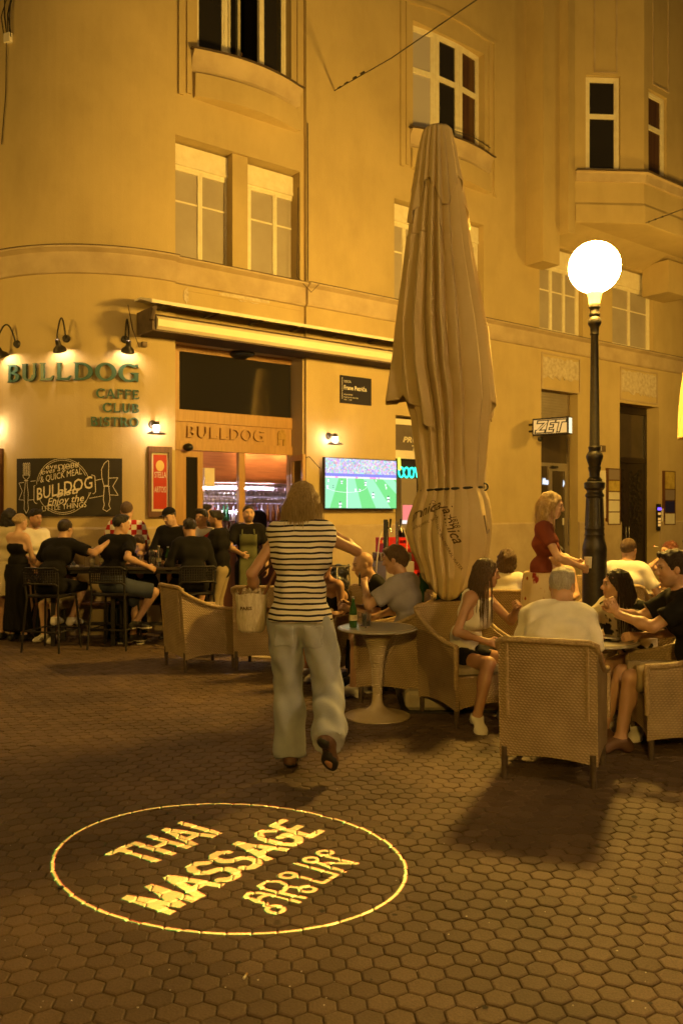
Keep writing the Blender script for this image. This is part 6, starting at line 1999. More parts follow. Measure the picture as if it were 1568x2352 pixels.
class Field:
    """smooth union of round cones / ellipsoids; each primitive is evaluated only near itself"""
    def __init__(s, k=0.02): s.p = []; s.k = k; s.clips = []; s.subs = []
    def cap(s, a, b, ra, rb=None, k=None, flat=None, cut0=False, cut1=False):
        s.p.append(('c', np.asarray(a, float), np.asarray(b, float), ra, ra if rb is None else rb, s.k if k is None else k, flat, cut0, cut1)); return s
    def ell(s, c, r, M=None, k=None):
        s.p.append(('e', np.asarray(c, float), np.asarray(r, float), np.eye(3) if M is None else M, 0, s.k if k is None else k, None, 0, 0)); return s
    def sub(s, c, r, M=None, k=.008): s.subs.append((np.asarray(c, float), np.asarray(r, float), np.eye(3) if M is None else M, k)); return s
    def clip(s, pt, n): s.clips.append((np.asarray(pt, float), nrm(n))); return s
    def bounds(s, pad=.03):
        lo = np.full(3, 1e9); hi = -lo
        for q in s.p:
            if q[0] == 'c':
                r = max(q[3], q[4]); lo = np.minimum(lo, np.minimum(q[1], q[2]) - r); hi = np.maximum(hi, np.maximum(q[1], q[2]) + r)
            else:
                r = q[2].max(); lo = np.minimum(lo, q[1] - r); hi = np.maximum(hi, q[1] + r)
        return lo - pad, hi + pad
    @staticmethod
    def _d(q, P):
        if q[0] == 'c':
            _, a, b, ra, rb, k, flat, c0, c1 = q
            if flat is not None:
                ax_, f_ = flat
                P = P + ((P - a) @ ax_)[..., None] * ax_ * (f_ - 1)
                b = b + ((b - a) @ ax_) * ax_ * (f_ - 1)
            e = b - a; L2 = e @ e + 1e-12
            tr = ((P - a) @ e) / L2
            t = np.clip(tr, 0, 1)
            d = np.linalg.norm(P - (a + t[..., None] * e), axis=-1) - (ra + (rb - ra) * t)
            if flat is not None: d = d / max(1.0, flat[1] ** .5)
            L = L2 ** .5
            if c1: d = np.maximum(d, (tr - 1) * L)
            if c0: d = np.maximum(d, -tr * L)
            return d
        _, c, r, M, _, k, *_r = q
        p = (P - c) @ M
        k0 = np.linalg.norm(p / r, axis=-1); k1 = np.linalg.norm(p / (r * r), axis=-1)
        return k0 * (k0 - 1) / (k1 + 1e-9)
    def grid(s, xs, ys, zs):
        F = np.full((len(xs), len(ys), len(zs)), .5)
        for q in s.p:
            if q[0] == 'c':
                r = max(q[3], q[4]); lo = np.minimum(q[1], q[2]) - r; hi = np.maximum(q[1], q[2]) + r
            else: lo = q[1] - q[2].max(); hi = q[1] + q[2].max()
            m = .035 + q[5]
            i0, i1 = np.searchsorted(xs, lo[0] - m), np.searchsorted(xs, hi[0] + m)
            j0, j1 = np.searchsorted(ys, lo[1] - m), np.searchsorted(ys, hi[1] + m)
            k0, k1 = np.searchsorted(zs, lo[2] - m), np.searchsorted(zs, hi[2] + m)
            if i1 <= i0 or j1 <= j0 or k1 <= k0: continue
            P = np.stack(np.meshgrid(xs[i0:i1], ys[j0:j1], zs[k0:k1], indexing='ij'), -1)
            d = s._d(q, P)
            A = F[i0:i1, j0:j1, k0:k1]
            kk = q[5]
            h = np.maximum(kk - np.abs(A - d), 0) / max(kk, 1e-6)
            F[i0:i1, j0:j1, k0:k1] = np.minimum(A, d) - h * h * kk * .25
        for (c, r, M, kk) in s.subs:
            m = r.max() + .02
            i0, i1 = np.searchsorted(xs, c[0] - m), np.searchsorted(xs, c[0] + m)
            j0, j1 = np.searchsorted(ys, c[1] - m), np.searchsorted(ys, c[1] + m)
            k0, k1 = np.searchsorted(zs, c[2] - m), np.searchsorted(zs, c[2] + m)
            if i1 <= i0 or j1 <= j0 or k1 <= k0: continue
            P = np.stack(np.meshgrid(xs[i0:i1], ys[j0:j1], zs[k0:k1], indexing='ij'), -1)
            d = -s._d(('e', c, r, M, 0, 0, None, 0, 0), P)
            A = F[i0:i1, j0:j1, k0:k1]
            h = np.maximum(kk - np.abs(A - d), 0) / kk
            F[i0:i1, j0:j1, k0:k1] = np.maximum(A, d) + h * h * kk * .25
        if s.clips:
            P = None
            X, Y, Z = np.meshgrid(xs, ys, zs, indexing='ij')
            for (pt, n) in s.clips:
                F = np.maximum(F, (X - pt[0]) * n[0] + (Y - pt[1]) * n[1] + (Z - pt[2]) * n[2])
        return F

def axis_lines(lo, hi, h, fine=()):
    """coordinates with spacing h, finer inside the given (a,b,hf) intervals"""
    out = [lo]; x = lo
    while x < hi:
        st = h
        for (a, b, hf) in fine:
            if a - h < x < b: st = min(st, hf)
        x += st; out.append(x)
    return np.array(out)

def surface_nets(F, xs, ys, zs):
    ins = F < 0
    nx, ny, nz = F.shape
    c = ins[:-1, :-1, :-1].astype(np.int8)
    cnt = np.zeros((nx - 1, ny - 1, nz - 1), np.int8)
    for dx in (0, 1):
        for dy in (0, 1):
            for dz in (0, 1):
                cnt += ins[dx:nx - 1 + dx, dy:ny - 1 + dy, dz:nz - 1 + dz]
    act = (cnt > 0) & (cnt < 8)
    I, J, K = np.nonzero(act)
    vid = np.full(act.shape, -1, np.int64); vid[I, J, K] = np.arange(len(I))
    acc = np.zeros((len(I), 3)); num = np.zeros(len(I))
    co = (xs, ys, zs)
    corners = [(a, b, d) for a in (0, 1) for b in (0, 1) for d in (0, 1)]
    for ci, A in enumerate(corners):
        for B in corners[ci + 1:]:
            if sum(abs(A[q] - B[q]) for q in range(3)) != 1: continue
            fa = F[I + A[0], J + A[1], K + A[2]]; fb = F[I + B[0], J + B[1], K + B[2]]
            m = (fa < 0) != (fb < 0)
            if not m.any(): continue
            t = fa[m] / (fa[m] - fb[m])
            pa = np.stack([xs[I[m] + A[0]], ys[J[m] + A[1]], zs[K[m] + A[2]]], -1)
            pb = np.stack([xs[I[m] + B[0]], ys[J[m] + B[1]], zs[K[m] + B[2]]], -1)
            acc[m] += pa + (pb - pa) * t[:, None]; num[m] += 1
    V = acc / num[:, None]
    Q = []
    for ax_ in range(3):
        sl0 = [slice(None)] * 3; sl1 = [slice(None)] * 3
        sl0[ax_] = slice(0, -1); sl1[ax_] = slice(1, None)
        a = ins[tuple(sl0)]; b = ins[tuple(sl1)]
        o1, o2 = (ax_ + 1) % 3, (ax_ + 2) % 3
        idx = np.stack(np.nonzero(a != b), -1)
        ok = (idx[:, o1] > 0) & (idx[:, o2] > 0) & (idx[:, o1] < act.shape[o1]) & (idx[:, o2] < act.shape[o2])
        idx = idx[ok]
        if len(idx) == 0: continue
        d1 = np.zeros(3, int); d1[o1] = 1; d2 = np.zeros(3, int); d2[o2] = 1
        g = lambda q: vid[q[:, 0], q[:, 1], q[:, 2]]
        q = np.stack([g(idx - d1 - d2), g(idx - d2), g(idx), g(idx - d1)], -1)
        fl = a[idx[:, 0], idx[:, 1], idx[:, 2]]
        q[~fl] = q[~fl][:, ::-1]
        Q.append(q)
    Q = np.concatenate(Q); Q = Q[(Q >= 0).all(1)]
    return V, Q

def np_mesh(name, V, Q, m, color=None):
    me = bpy.data.meshes.new(name)
    me.vertices.add(len(V)); me.vertices.foreach_set('co', np.asarray(V, np.float32).ravel())
    me.loops.add(len(Q) * 4); me.loops.foreach_set('vertex_index', Q.astype(np.int32).ravel())
    me.polygons.add(len(Q)); me.polygons.foreach_set('loop_start', np.arange(0, len(Q) * 4, 4, dtype=np.int32))
    me.polygons.foreach_set('loop_total', np.full(len(Q), 4, np.int32))
    me.polygons.foreach_set('use_smooth', np.ones(len(Q), bool))
    me.materials.append(m)
    if color is not None:
        ca = me.color_attributes.new('Col', 'FLOAT_COLOR', 'POINT')
        ca.data.foreach_set('color', np.concatenate([color, np.ones((len(V), 1))], 1).astype(np.float32).ravel())
    me.update(); me.validate()
    return me

def noise3(P, f, seed=0):
    r = np.random.default_rng(seed)
    out = np.zeros(len(P))
    for i in range(5):
        k = r.normal(size=3) * f * (1 + .35 * i); out += np.sin(P @ k + r.uniform(0, 6.28)) / (1 + .4 * i)
    return out / 2.2

def mesh_field(name, fld, m, h, fine=None, parent=None, wrinkle=0.0, wf=22.0, seed=0, color=None, smooth_it=0, disp=None):
    lo, hi = fld.bounds()
    fine = fine or []
    xs = axis_lines(lo[0], hi[0], h, [(f[0][0], f[1][0], f[2]) for f in fine])
    ys = axis_lines(lo[1], hi[1], h, [(f[0][1], f[1][1], f[2]) for f in fine])
    zs = axis_lines(lo[2], hi[2], h, [(f[0][2], f[1][2], f[2]) for f in fine])
    F = fld.grid(xs, ys, zs)
    V, Q = surface_nets(F, xs, ys, zs)
    if len(Q) == 0: return None
    if wrinkle > 0 or disp is not None:
        # normals from faces
        n = np.cross(V[Q[:, 2]] - V[Q[:, 0]], V[Q[:, 3]] - V[Q[:, 1]])
        N = np.zeros_like(V)
        for c_ in range(4): np.add.at(N, Q[:, c_], n)
        N /= (np.linalg.norm(N, axis=1, keepdims=True) + 1e-12)
        if wrinkle > 0: V = V + N * (wrinkle * noise3(V, wf, seed))[:, None]
        if disp is not None: V = V + N * disp(V)[:, None]
    me = np_mesh(name, V, Q, m, color(V) if color else None)
    return new_obj(name, me, parent)

def skin_material():
    m = bpy.data.materials.new('skin'); m.use_nodes = True
    nt = m.node_tree; b = nt.nodes['Principled BSDF']
    a = nt.nodes.new('ShaderNodeVertexColor'); a.layer_name = 'Col'
    n = nt.nodes.new('ShaderNodeTexNoise'); n.inputs['Scale'].default_value = 14; n.inputs['Detail'].default_value = 4
    tc = nt.nodes.new('ShaderNodeTexCoord'); nt.links.new(tc.outputs['Object'], n.inputs['Vector'])
    r = nt.nodes.new('ShaderNodeValToRGB')
    r.color_ramp.elements[0].color = (.88, .85, .84, 1); r.color_ramp.elements[1].color = (1.08, 1.08, 1.06, 1)
    nt.links.new(n.outputs['Fac'], r.inputs['Fac'])
    mx = nt.nodes.new('ShaderNodeMixRGB'); mx.blend_type = 'MULTIPLY'; mx.inputs[0].default_value = 1
    nt.links.new(a.outputs['Color'], mx.inputs[1]); nt.links.new(r.outputs[0], mx.inputs[2])
    nt.links.new(mx.outputs[0], b.inputs['Base Color'])
    b.inputs['Roughness'].default_value = .48
    b.inputs['Subsurface Weight'].default_value = .08
    b.inputs['Subsurface Radius'].default_value = (.02, .008, .004)
    b.inputs['Subsurface Scale'].default_value = .5
    return m
SKINM = skin_material()
def cloth(name, c, c2=None, rough=.85, bump=.25):
    return mat('cloth_' + name, c, c2 or tuple(x * .82 for x in c), scale=7, rough=rough, bump=bump, bscale=160, spec=.2)
def hair_mat(name, c1, c2):
    if 'hair_' + name in _mc: return _mc['hair_' + name]
    m = mat('hair_' + name, c1, c2, scale=26, rough=.42, bump=.9, bscale=60, stretch=(7, 7, .7), detail=5, spec=.5)
    return m
HAIR = dict(black=hair_mat('black', (.008, .006, .005), (.022, .016, .012)), brown=hair_mat('brown', (.06, .034, .018), (.15, .088, .045)),
            dbrown=hair_mat('dbrown', (.018, .011, .007), (.045, .026, .015)), blond=hair_mat('blond', (.38, .25, .11), (.68, .52, .28)),
            dblond=hair_mat('dblond', (.22, .145, .07), (.52, .38, .19)), grey=hair_mat('grey', (.28, .25, .21), (.52, .48, .42)), red=hair_mat('red', (.09, .025, .012), (.17, .055, .025)))
SKIN = dict(fair=(.56, .36, .25), tan=(.40, .225, .135), mid=(.47, .285, .185), dark=(.27, .15, .09))

def ik(a, t, l1, l2, pole):
    a, t, pole = map(lambda q: np.asarray(q, float), (a, t, pole))
    d = t - a; L = np.linalg.norm(d)
    if L > (l1 + l2) * .995: t = a + d / L * (l1 + l2) * .995; d = t - a; L = np.linalg.norm(d)
    u = d / L
    p = pole - (pole @ u) * u; p = nrm(p)
    c = (l1 * l1 + L * L - l2 * l2) / (2 * l1 * L); c = max(-1, min(1, c))
    return a + u * (l1 * c) + p * (l1 * math.sqrt(max(0, 1 - c * c))), t

class Person:
    def __init__(s, at, face, H=1.75, sex='m', pelvis=(0, 0, .94), lean=0, side=0, twist=0, curve=0, head=(0, 0, 0), hands=None, elbows=None, feet=None, knees=None,
                 toes=None, build=1.0, curl=(.6, .6), palm=None, handdir=None, ankle_flex=(0, 0)):
        s.at = at; s.face = face; S = s.S = H / 1.75; s.sex = sex; s.b = build
        R_ = s.R = rotz(face)
        s.org = np.array([at[0], at[1], 0.0])
        pel = np.array(pelvis, float) * S
        f = sex == 'f'
        A = rotz(math.radians(twist)) @ roty(math.radians(side)) @ rotx(math.radians(-lean))         # torso frame (lean forward)
        A2 = A @ rotx(math.radians(-curve))
        s.A, s.A2 = A, A2
        up, fwd, rt = A @ [0, 0, 1], A @ [0, 1, 0], A @ [1, 0, 0]
        up2, fwd2, rt2 = A2 @ [0, 0, 1], A2 @ [0, 1, 0], A2 @ [1, 0, 0]
        s.pel = pel
        s.waist = pel + up * .17 * S
        s.chest = s.waist + up2 * .21 * S + fwd2 * .01 * S
        s.neck0 = s.chest + up2 * .165 * S - fwd2 * .015 * S
        sw = (.175 if not f else .152) * S * (.6 + .4 * build)
        shz = s.chest + up2 * .125 * S - fwd2 * .01 * S
        s.sh = [shz - rt2 * sw, shz + rt2 * sw]                       # left, right
        hy, hp, hr = [math.radians(q) for q in head]
        s.Hm = A2 @ rotx(math.radians(curve * .8 + lean * .75)) @ rotz(hy) @ rotx(-hp) @ roty(hr)
        hup, hfw = s.Hm @ [0, 0, 1], s.Hm @ [0, 1, 0]
        s.neck1 = s.neck0 + nrm(up2 + hup) * .095 * S + fwd2 * .02 * S
        s.hc = s.neck1 + hup * .088 * S + hfw * .018 * S               # head centre
        pm = rotz(math.radians(twist * .4))
        hw = (.092 if not f else .098) * S
        s.hip = [pel + pm @ np.array([-hw, 0, -.02 * S]), pel + pm @ np.array([hw, 0, -.02 * S])]
        hands = hands or [(-.27, .06, .80), (.27, .06, .80)]
        elbows = elbows or [(-.4, -.8, -.2), (.4, -.8, -.2)]
        s.el, s.wr = [], []
        for i in range(2):
            e, w = ik(s.sh[i], np.array(hands[i], float) * S, .285 * S, .25 * S, elbows[i]); s.el.append(e); s.wr.append(w)
        feet = feet or [(-.10, 0, .085), (.10, 0, .085)]
        knees = knees or [(-.1, 1, 0), (.1, 1, 0)]
        s.kn, s.an = [], []
        for i in range(2):
            k, a = ik(s.hip[i], np.array(feet[i], float) * S, .435 * S, .42 * S, knees[i]); s.kn.append(k); s.an.append(a)
        s.toes = [nrm(q) for q in (toes or [(-.15, 1, 0), (.15, 1, 0)])]
        s.curl = curl; s.palm = palm or [None, None]; s.handdir = handdir or [None, None]
    # ---- fields
    def torso(s, F, g=0.0, k=.05, lower=True, upper=True):
        S, b = s.S, s.b; f = s.sex == 'f'
        fw, fw2 = s.A @ [0, 1, 0], s.A2 @ [0, 1, 0]; rt, rt2 = s.A @ [1, 0, 0], s.A2 @ [1, 0, 0]
        up2 = s.A2 @ [0, 0, 1]
        hw = .098 if f else .080; ww = .060 if f else .078; cw = .070 if f else .088
        rp, rw, rc = (.098, .092, .098) if f else (.095, .100, .108)
        q = .6 + .4 * b
        if lower: F.cap(s.pel - rt * hw * .72 * S * q, s.pel + rt * hw * .72 * S * q, rp * S * b + g, k=k)
        F.cap(s.waist - rt * ww * .7 * S * q, s.waist + rt * ww * .7 * S * q, rw * S * b * .97 + g, k=k)
        if upper:
            F.cap(s.chest - rt2 * cw * .85 * S * q, s.chest + rt2 * cw * .85 * S * q, rc * S * (.5 + .5 * b) + g, k=k)
            F.cap(s.sh[0] + (s.neck0 - s.sh[0]) * .25, s.sh[1] + (s.neck0 - s.sh[1]) * .25, (.058 if f else .070) * S + g, k=k * 1.2)
            F.cap(s.neck0 - up2 * .03 * S, s.sh[0] * .75 + s.neck0 * .25, .055 * S + g, .050 * S + g, k=k)
            F.cap(s.neck0 - up2 * .03 * S, s.sh[1] * .75 + s.neck0 * .25, .055 * S + g, .050 * S + g, k=k)
            if f:
                for sg in (-1, 1): F.ell(s.chest + rt2 * sg * .068 * S + fw2 * .075 * S - up2 * .035 * S, np.array([.055, .058, .055]) * S + g * .8, s.A2, k=.035)
    def arm(s, F, i, g=0.0, t0=0.0, t1=2.0, k=.02, cut=False):
        S = s.S; f = .86 if s.sex == 'f' else 1.0; f *= (.5 + .5 * s.b)
        r = [.050 * f * S, .038 * f * S, .0265 * f * S]
        if t1 > 1:
            F.cap(s.sh[i], s.el[i], r[0] + g, r[1] + g, k=k)
            e = s.el[i] + (s.wr[i] - s.el[i]) * (t1 - 1); rr = r[1] + (r[2] - r[1]) * (t1 - 1)
            F.cap(s.el[i], e, r[1] + g, rr + g, k=k, cut1=cut)
            if g == 0 and t1 >= 2: F.ell(s.el[i] + (s.wr[i] - s.el[i]) * .3, np.array([.043, .043, .043]) * f * S, k=.03)
        else:
            e = s.sh[i] + (s.el[i] - s.sh[i]) * t1
            F.cap(s.sh[i], e, r[0] + g, r[0] + (r[1] - r[0]) * t1 + g * 1.25, k=k, cut1=cut)
    def hand(s, F, i):
        S = s.S * (.92 if s.sex == 'f' else 1.0)
        d = nrm(s.wr[i] - s.el[i]) if s.handdir[i] is None else nrm(s.handdir[i])
        side = -1 if i == 0 else 1
        pn = s.palm[i]
        if pn is None: pn = np.array([-side * .9, .1, -.3])            # palm faces the body
        pn = np.asarray(pn, float); pn = nrm(pn - (pn @ d) * d)
        lat = np.cross(d, pn)                                          # across the palm
        thumb_side = lat if (lat @ np.array([0, 1, .2])) > 0 else -lat
        w = s.wr[i]
        F.cap(w, w + d * .030 * S, .026 * S, .026 * S, k=.012)
        kn = w + d * .088 * S
        for q in (-1, -.33, .33, 1):
            F.cap(w + d * .02 * S + lat * q * .014 * S, kn + lat * q * .028 * S, .0135 * S, .0115 * S, k=.010)
        cu = s.curl[i]
        L = {-1: .034, -.33: .041, .33: .044, 1: .040}
        for q in (-1, -.33, .33, 1):
            qq = q if (thumb_side @ lat) > 0 else -q
            ln = L[q if qq == q else -q] * S if False else {-1: .031, -.33: .038, .33: .041, 1: .038}[qq] * S
            p0 = kn + lat * q * .027 * S
            a1 = cu * 1.0; a2 = cu * 2.0; a3 = cu * 2.7
            d1 = d * math.cos(a1) + pn * math.sin(a1) + lat * q * .06; d2 = d * math.cos(a2) + pn * math.sin(a2); d3 = d * math.cos(a3) + pn * math.sin(a3)
            p1 = p0 + d1 * ln; p2 = p1 + d2 * ln * .7; p3 = p2 + d3 * ln * .55
            F.cap(p0, p1, .0095 * S, .0088 * S, k=.004); F.cap(p1, p2, .0088 * S, .008 * S, k=.004); F.cap(p2, p3, .008 * S, .0068 * S, k=.004)
        t0 = w + d * .028 * S + thumb_side * .018 * S
        t1 = t0 + (d * .65 + thumb_side * .75 + pn * .35) * .040 * S
        t2 = t1 + (d * .85 + thumb_side * .25 + pn * (.3 + .5 * cu)) * .032 * S
        F.cap(t0, t1, .0135 * S, .011 * S, k=.008); F.cap(t1, t2, .0105 * S, .0085 * S, k=.004)
        s_ = (w + p3) / 2
        return w - .03, w + d * .2 * S
    def leg(s, F, i, g=0.0, t1=2.0, k=.03, cut=False, flare=0.0):
        S = s.S; f = 1.06 if s.sex == 'f' else 1.0; b = .5 + .5 * s.b
        r = [.083 * f * S * b, .053 * S * b, .036 * S * b]
        if t1 > 1:
            F.cap(s.hip[i], s.kn[i], r[0] + g, r[1] + g + flare * .4, k=k)
            tt = t1 - 1
            e = s.kn[i] + (s.an[i] - s.kn[i]) * tt
            F.cap(s.kn[i], e, r[1] + g + flare * .4, r[1] + (r[2] - r[1]) * tt + g + flare, k=k, cut1=cut)
            if g == 0:
                d = s.an[i] - s.kn[i]
                kd = nrm(s.kn[i] - (s.hip[i] + s.an[i]) / 2)
                F.ell(s.kn[i] + d * .28 - kd * .018 * S, np.array([.050, .050, .085]) * S * b, s._frame(d), k=.03)
        else:
            e = s.hip[i] + (s.kn[i] - s.hip[i]) * t1
            F.cap(s.hip[i], e, r[0] + g, r[0] + (r[1] - r[0]) * t1 + g + flare, k=k, cut1=cut)
    def _frame(s, d):
        z = nrm(d); x = nrm(np.cross([0.3, 1, .1], z)); y = np.cross(z, x)
        return np.stack([x, y, z], 1)
    def foot(s, F, i, g=0.0, k=.015, sole=0.0):
        S = s.S * (.93 if s.sex == 'f' else 1.0)
        t = s.toes[i]
        sd = nrm(np.cross(t, [0, 0, 1])); up = np.cross(sd, t)
        a = s.an[i]
        heel = a - t * .045 * S - up * .045 * S
        ball = a + t * .115 * S - up * .055 * S
        toe = a + t * .165 * S - up * .062 * S
        F.cap(a, heel, .036 * S + g, .034 * S + g, k=k)
        F.cap(a + up * .0, ball, .036 * S + g, .030 * S + g, k=.03, flat=(up, 1.0))
        F.cap(ball - sd * .018 * S, ball + sd * .018 * S, .026 * S + g, k=.02)
        F.cap(ball, toe, .030 * S + g, .022 * S + g, k=.02)
        F.cap(ball + sd * .012 * S, toe + sd * .012 * S - t * .01, .022 * S + g, .018 * S + g, k=.02)
        F.cap(ball - sd * .012 * S, toe - sd * .012 * S - t * .015, .022 * S + g, .017 * S + g, k=.02)
        return a - up * .083 * S, up
    def headf(s, F):
        S = s.S * (.96 if s.sex == 'f' else 1.0); M = s.Hm; c = s.hc
        P = lambda x, y, z: c + M @ (np.array([x, y, z]) * S)
        F.cap(s.neck0 - (s.A2 @ [0, 0, 1]) * .02 * S, P(0, -.02, -.075), (.058 if s.sex == 'm' else .047) * S, (.056 if s.sex == 'm' else .046) * S, k=.03)
        F.ell(P(0, -.012, .028), np.array([.075, .094, .088]) * S, M, k=.03)          # skull
        F.ell(P(0, .030, -.030), np.array([.060, .060, .078]) * S, M, k=.03)          # face
        F.ell(P(0, .050, -.088), np.array([.034, .030, .024]) * S, M, k=.03)          # chin
        for sg in (-1, 1):
            F.cap(P(sg * .052, .0, -.055), P(sg * .026, .052, -.088), .020 * S, .016 * S, k=.03)   # jaw
            F.ell(P(sg * .036, .066, -.018), np.array([.018, .014, .015]) * S, M, k=.02)   # cheek
            F.ell(P(sg * .077, -.008, -.008), np.array([.010, .020, .030]) * S, M, k=.006)  # ear
            F.sub(P(sg * .031, .093, .012), np.array([.017, .013, .011]) * S, M, .012)     # eye socket
        F.cap(P(-.034, .081, .030), P(.034, .081, .030), .011 * S, k=.018)             # brow
        F.cap(P(0, .088, .012), P(0, .108, -.020), .008 * S, .0125 * S, k=.012)         # nose
        F.cap(P(-.011, .098, -.027), P(.011, .098, -.027), .009 * S, k=.008)
        F.cap(P(-.020, .083, -.055), P(.020, .083, -.055), .0085 * S, k=.010)         # lips
        F.cap(P(-.016, .082, -.066), P(.016, .082, -.066), .0085 * S, k=.010)
    def skin_color(s, tone, stubble=0.0, lip=(.36, .12, .09)):
        base = np.array(SKIN[tone]); M = s.Hm; S = s.S * (.96 if s.sex == 'f' else 1.0); c = s.hc
        def fn(V):
            C = np.tile(base, (len(V), 1))
            p = ((V - c) @ M) / S
            def blob(x, y, z, rx, ry, rz, col, pw=1.0):
                d = ((p[:, 0] - x) / rx) ** 2 + ((p[:, 1] - y) / ry) ** 2 + ((p[:, 2] - z) / rz) ** 2
                w = np.exp(-d ** 2)[:, None] * pw
                C[:] = C * (1 - w) + np.array(col) * w
            front = p[:, 1] > .03
            if stubble > 0:
                w = (np.clip((-.035 - p[:, 2]) / .02, 0, 1) * np.clip((p[:, 1] + .01) / .03, 0, 1) * (p[:, 2] > -.13) * stubble)[:, None]
                C[:] = C * (1 - w) + np.array([.05, .03, .02]) * w
                blob(0, .09, -.043, .030, .03, .008, (.05, .03, .02), stubble)
            blob(0, .09, -.061, .024, .03, .010, lip, .9)
            for sg in (-1, 1):
                blob(sg * .031, .085, .012, .014, .03, .0075, (.62, .56, .5), .8)
                blob(sg * .031, .085, .012, .0075, .03, .0075, (.02, .012, .01), 1)
                blob(sg * .031, .085, .019, .016, .03, .0035, (.04, .02, .015), .8)
                blob(sg * .033, .085, .034, .020, .03, .005, (.05, .03, .02), .85)
            return C
        return fn
    def W(s, p): return s.R @ np.asarray(p, float) + s.org

def build_person(p, label, tone='mid', h=.018, hf=.010, hair=None, haircol='black', stubble=0.0, clothes=(), name='person', shoes=None, group='people at the cafe', barefoot=False):
    """body mesh (one continuous surface) is the thing; hair, clothes and shoes are its parts"""
    F = Field(.03)
    p.torso(F)
    for i in (0, 1):
        p.arm(F, i); p.leg(F, i)
    p.headf(F)
    fine = []
    S = p.S
    hm = .15 * S
    fine.append((p.hc - np.array([.10, .13, .14]) * S, p.hc + np.array([.10, .13, .12]) * S, hf))
    for i in (0, 1):
        p.hand(F, i); p.foot(F, i)
        d = nrm(p.wr[i] - p.el[i]) if p.handdir[i] is None else nrm(p.handdir[i])
        c = p.wr[i] + d * .08 * S
        fine.append((c - .11 * S, c + .11 * S, hf))
    body = mesh_field(name, F, SKINM, h, fine, None, color=p.skin_color(tone, stubble))
    body.location = p.org; body.rotation_euler = (0, 0, p.face)
    tag(body, label, 'person', group)
    body.data.update()
    if hair: hair_part(p, body, hair, HAIR[haircol], h)
    for cl in clothes: cl(p, body, h)
    if shoes: shoe_part(p, body, shoes, h)
    return body

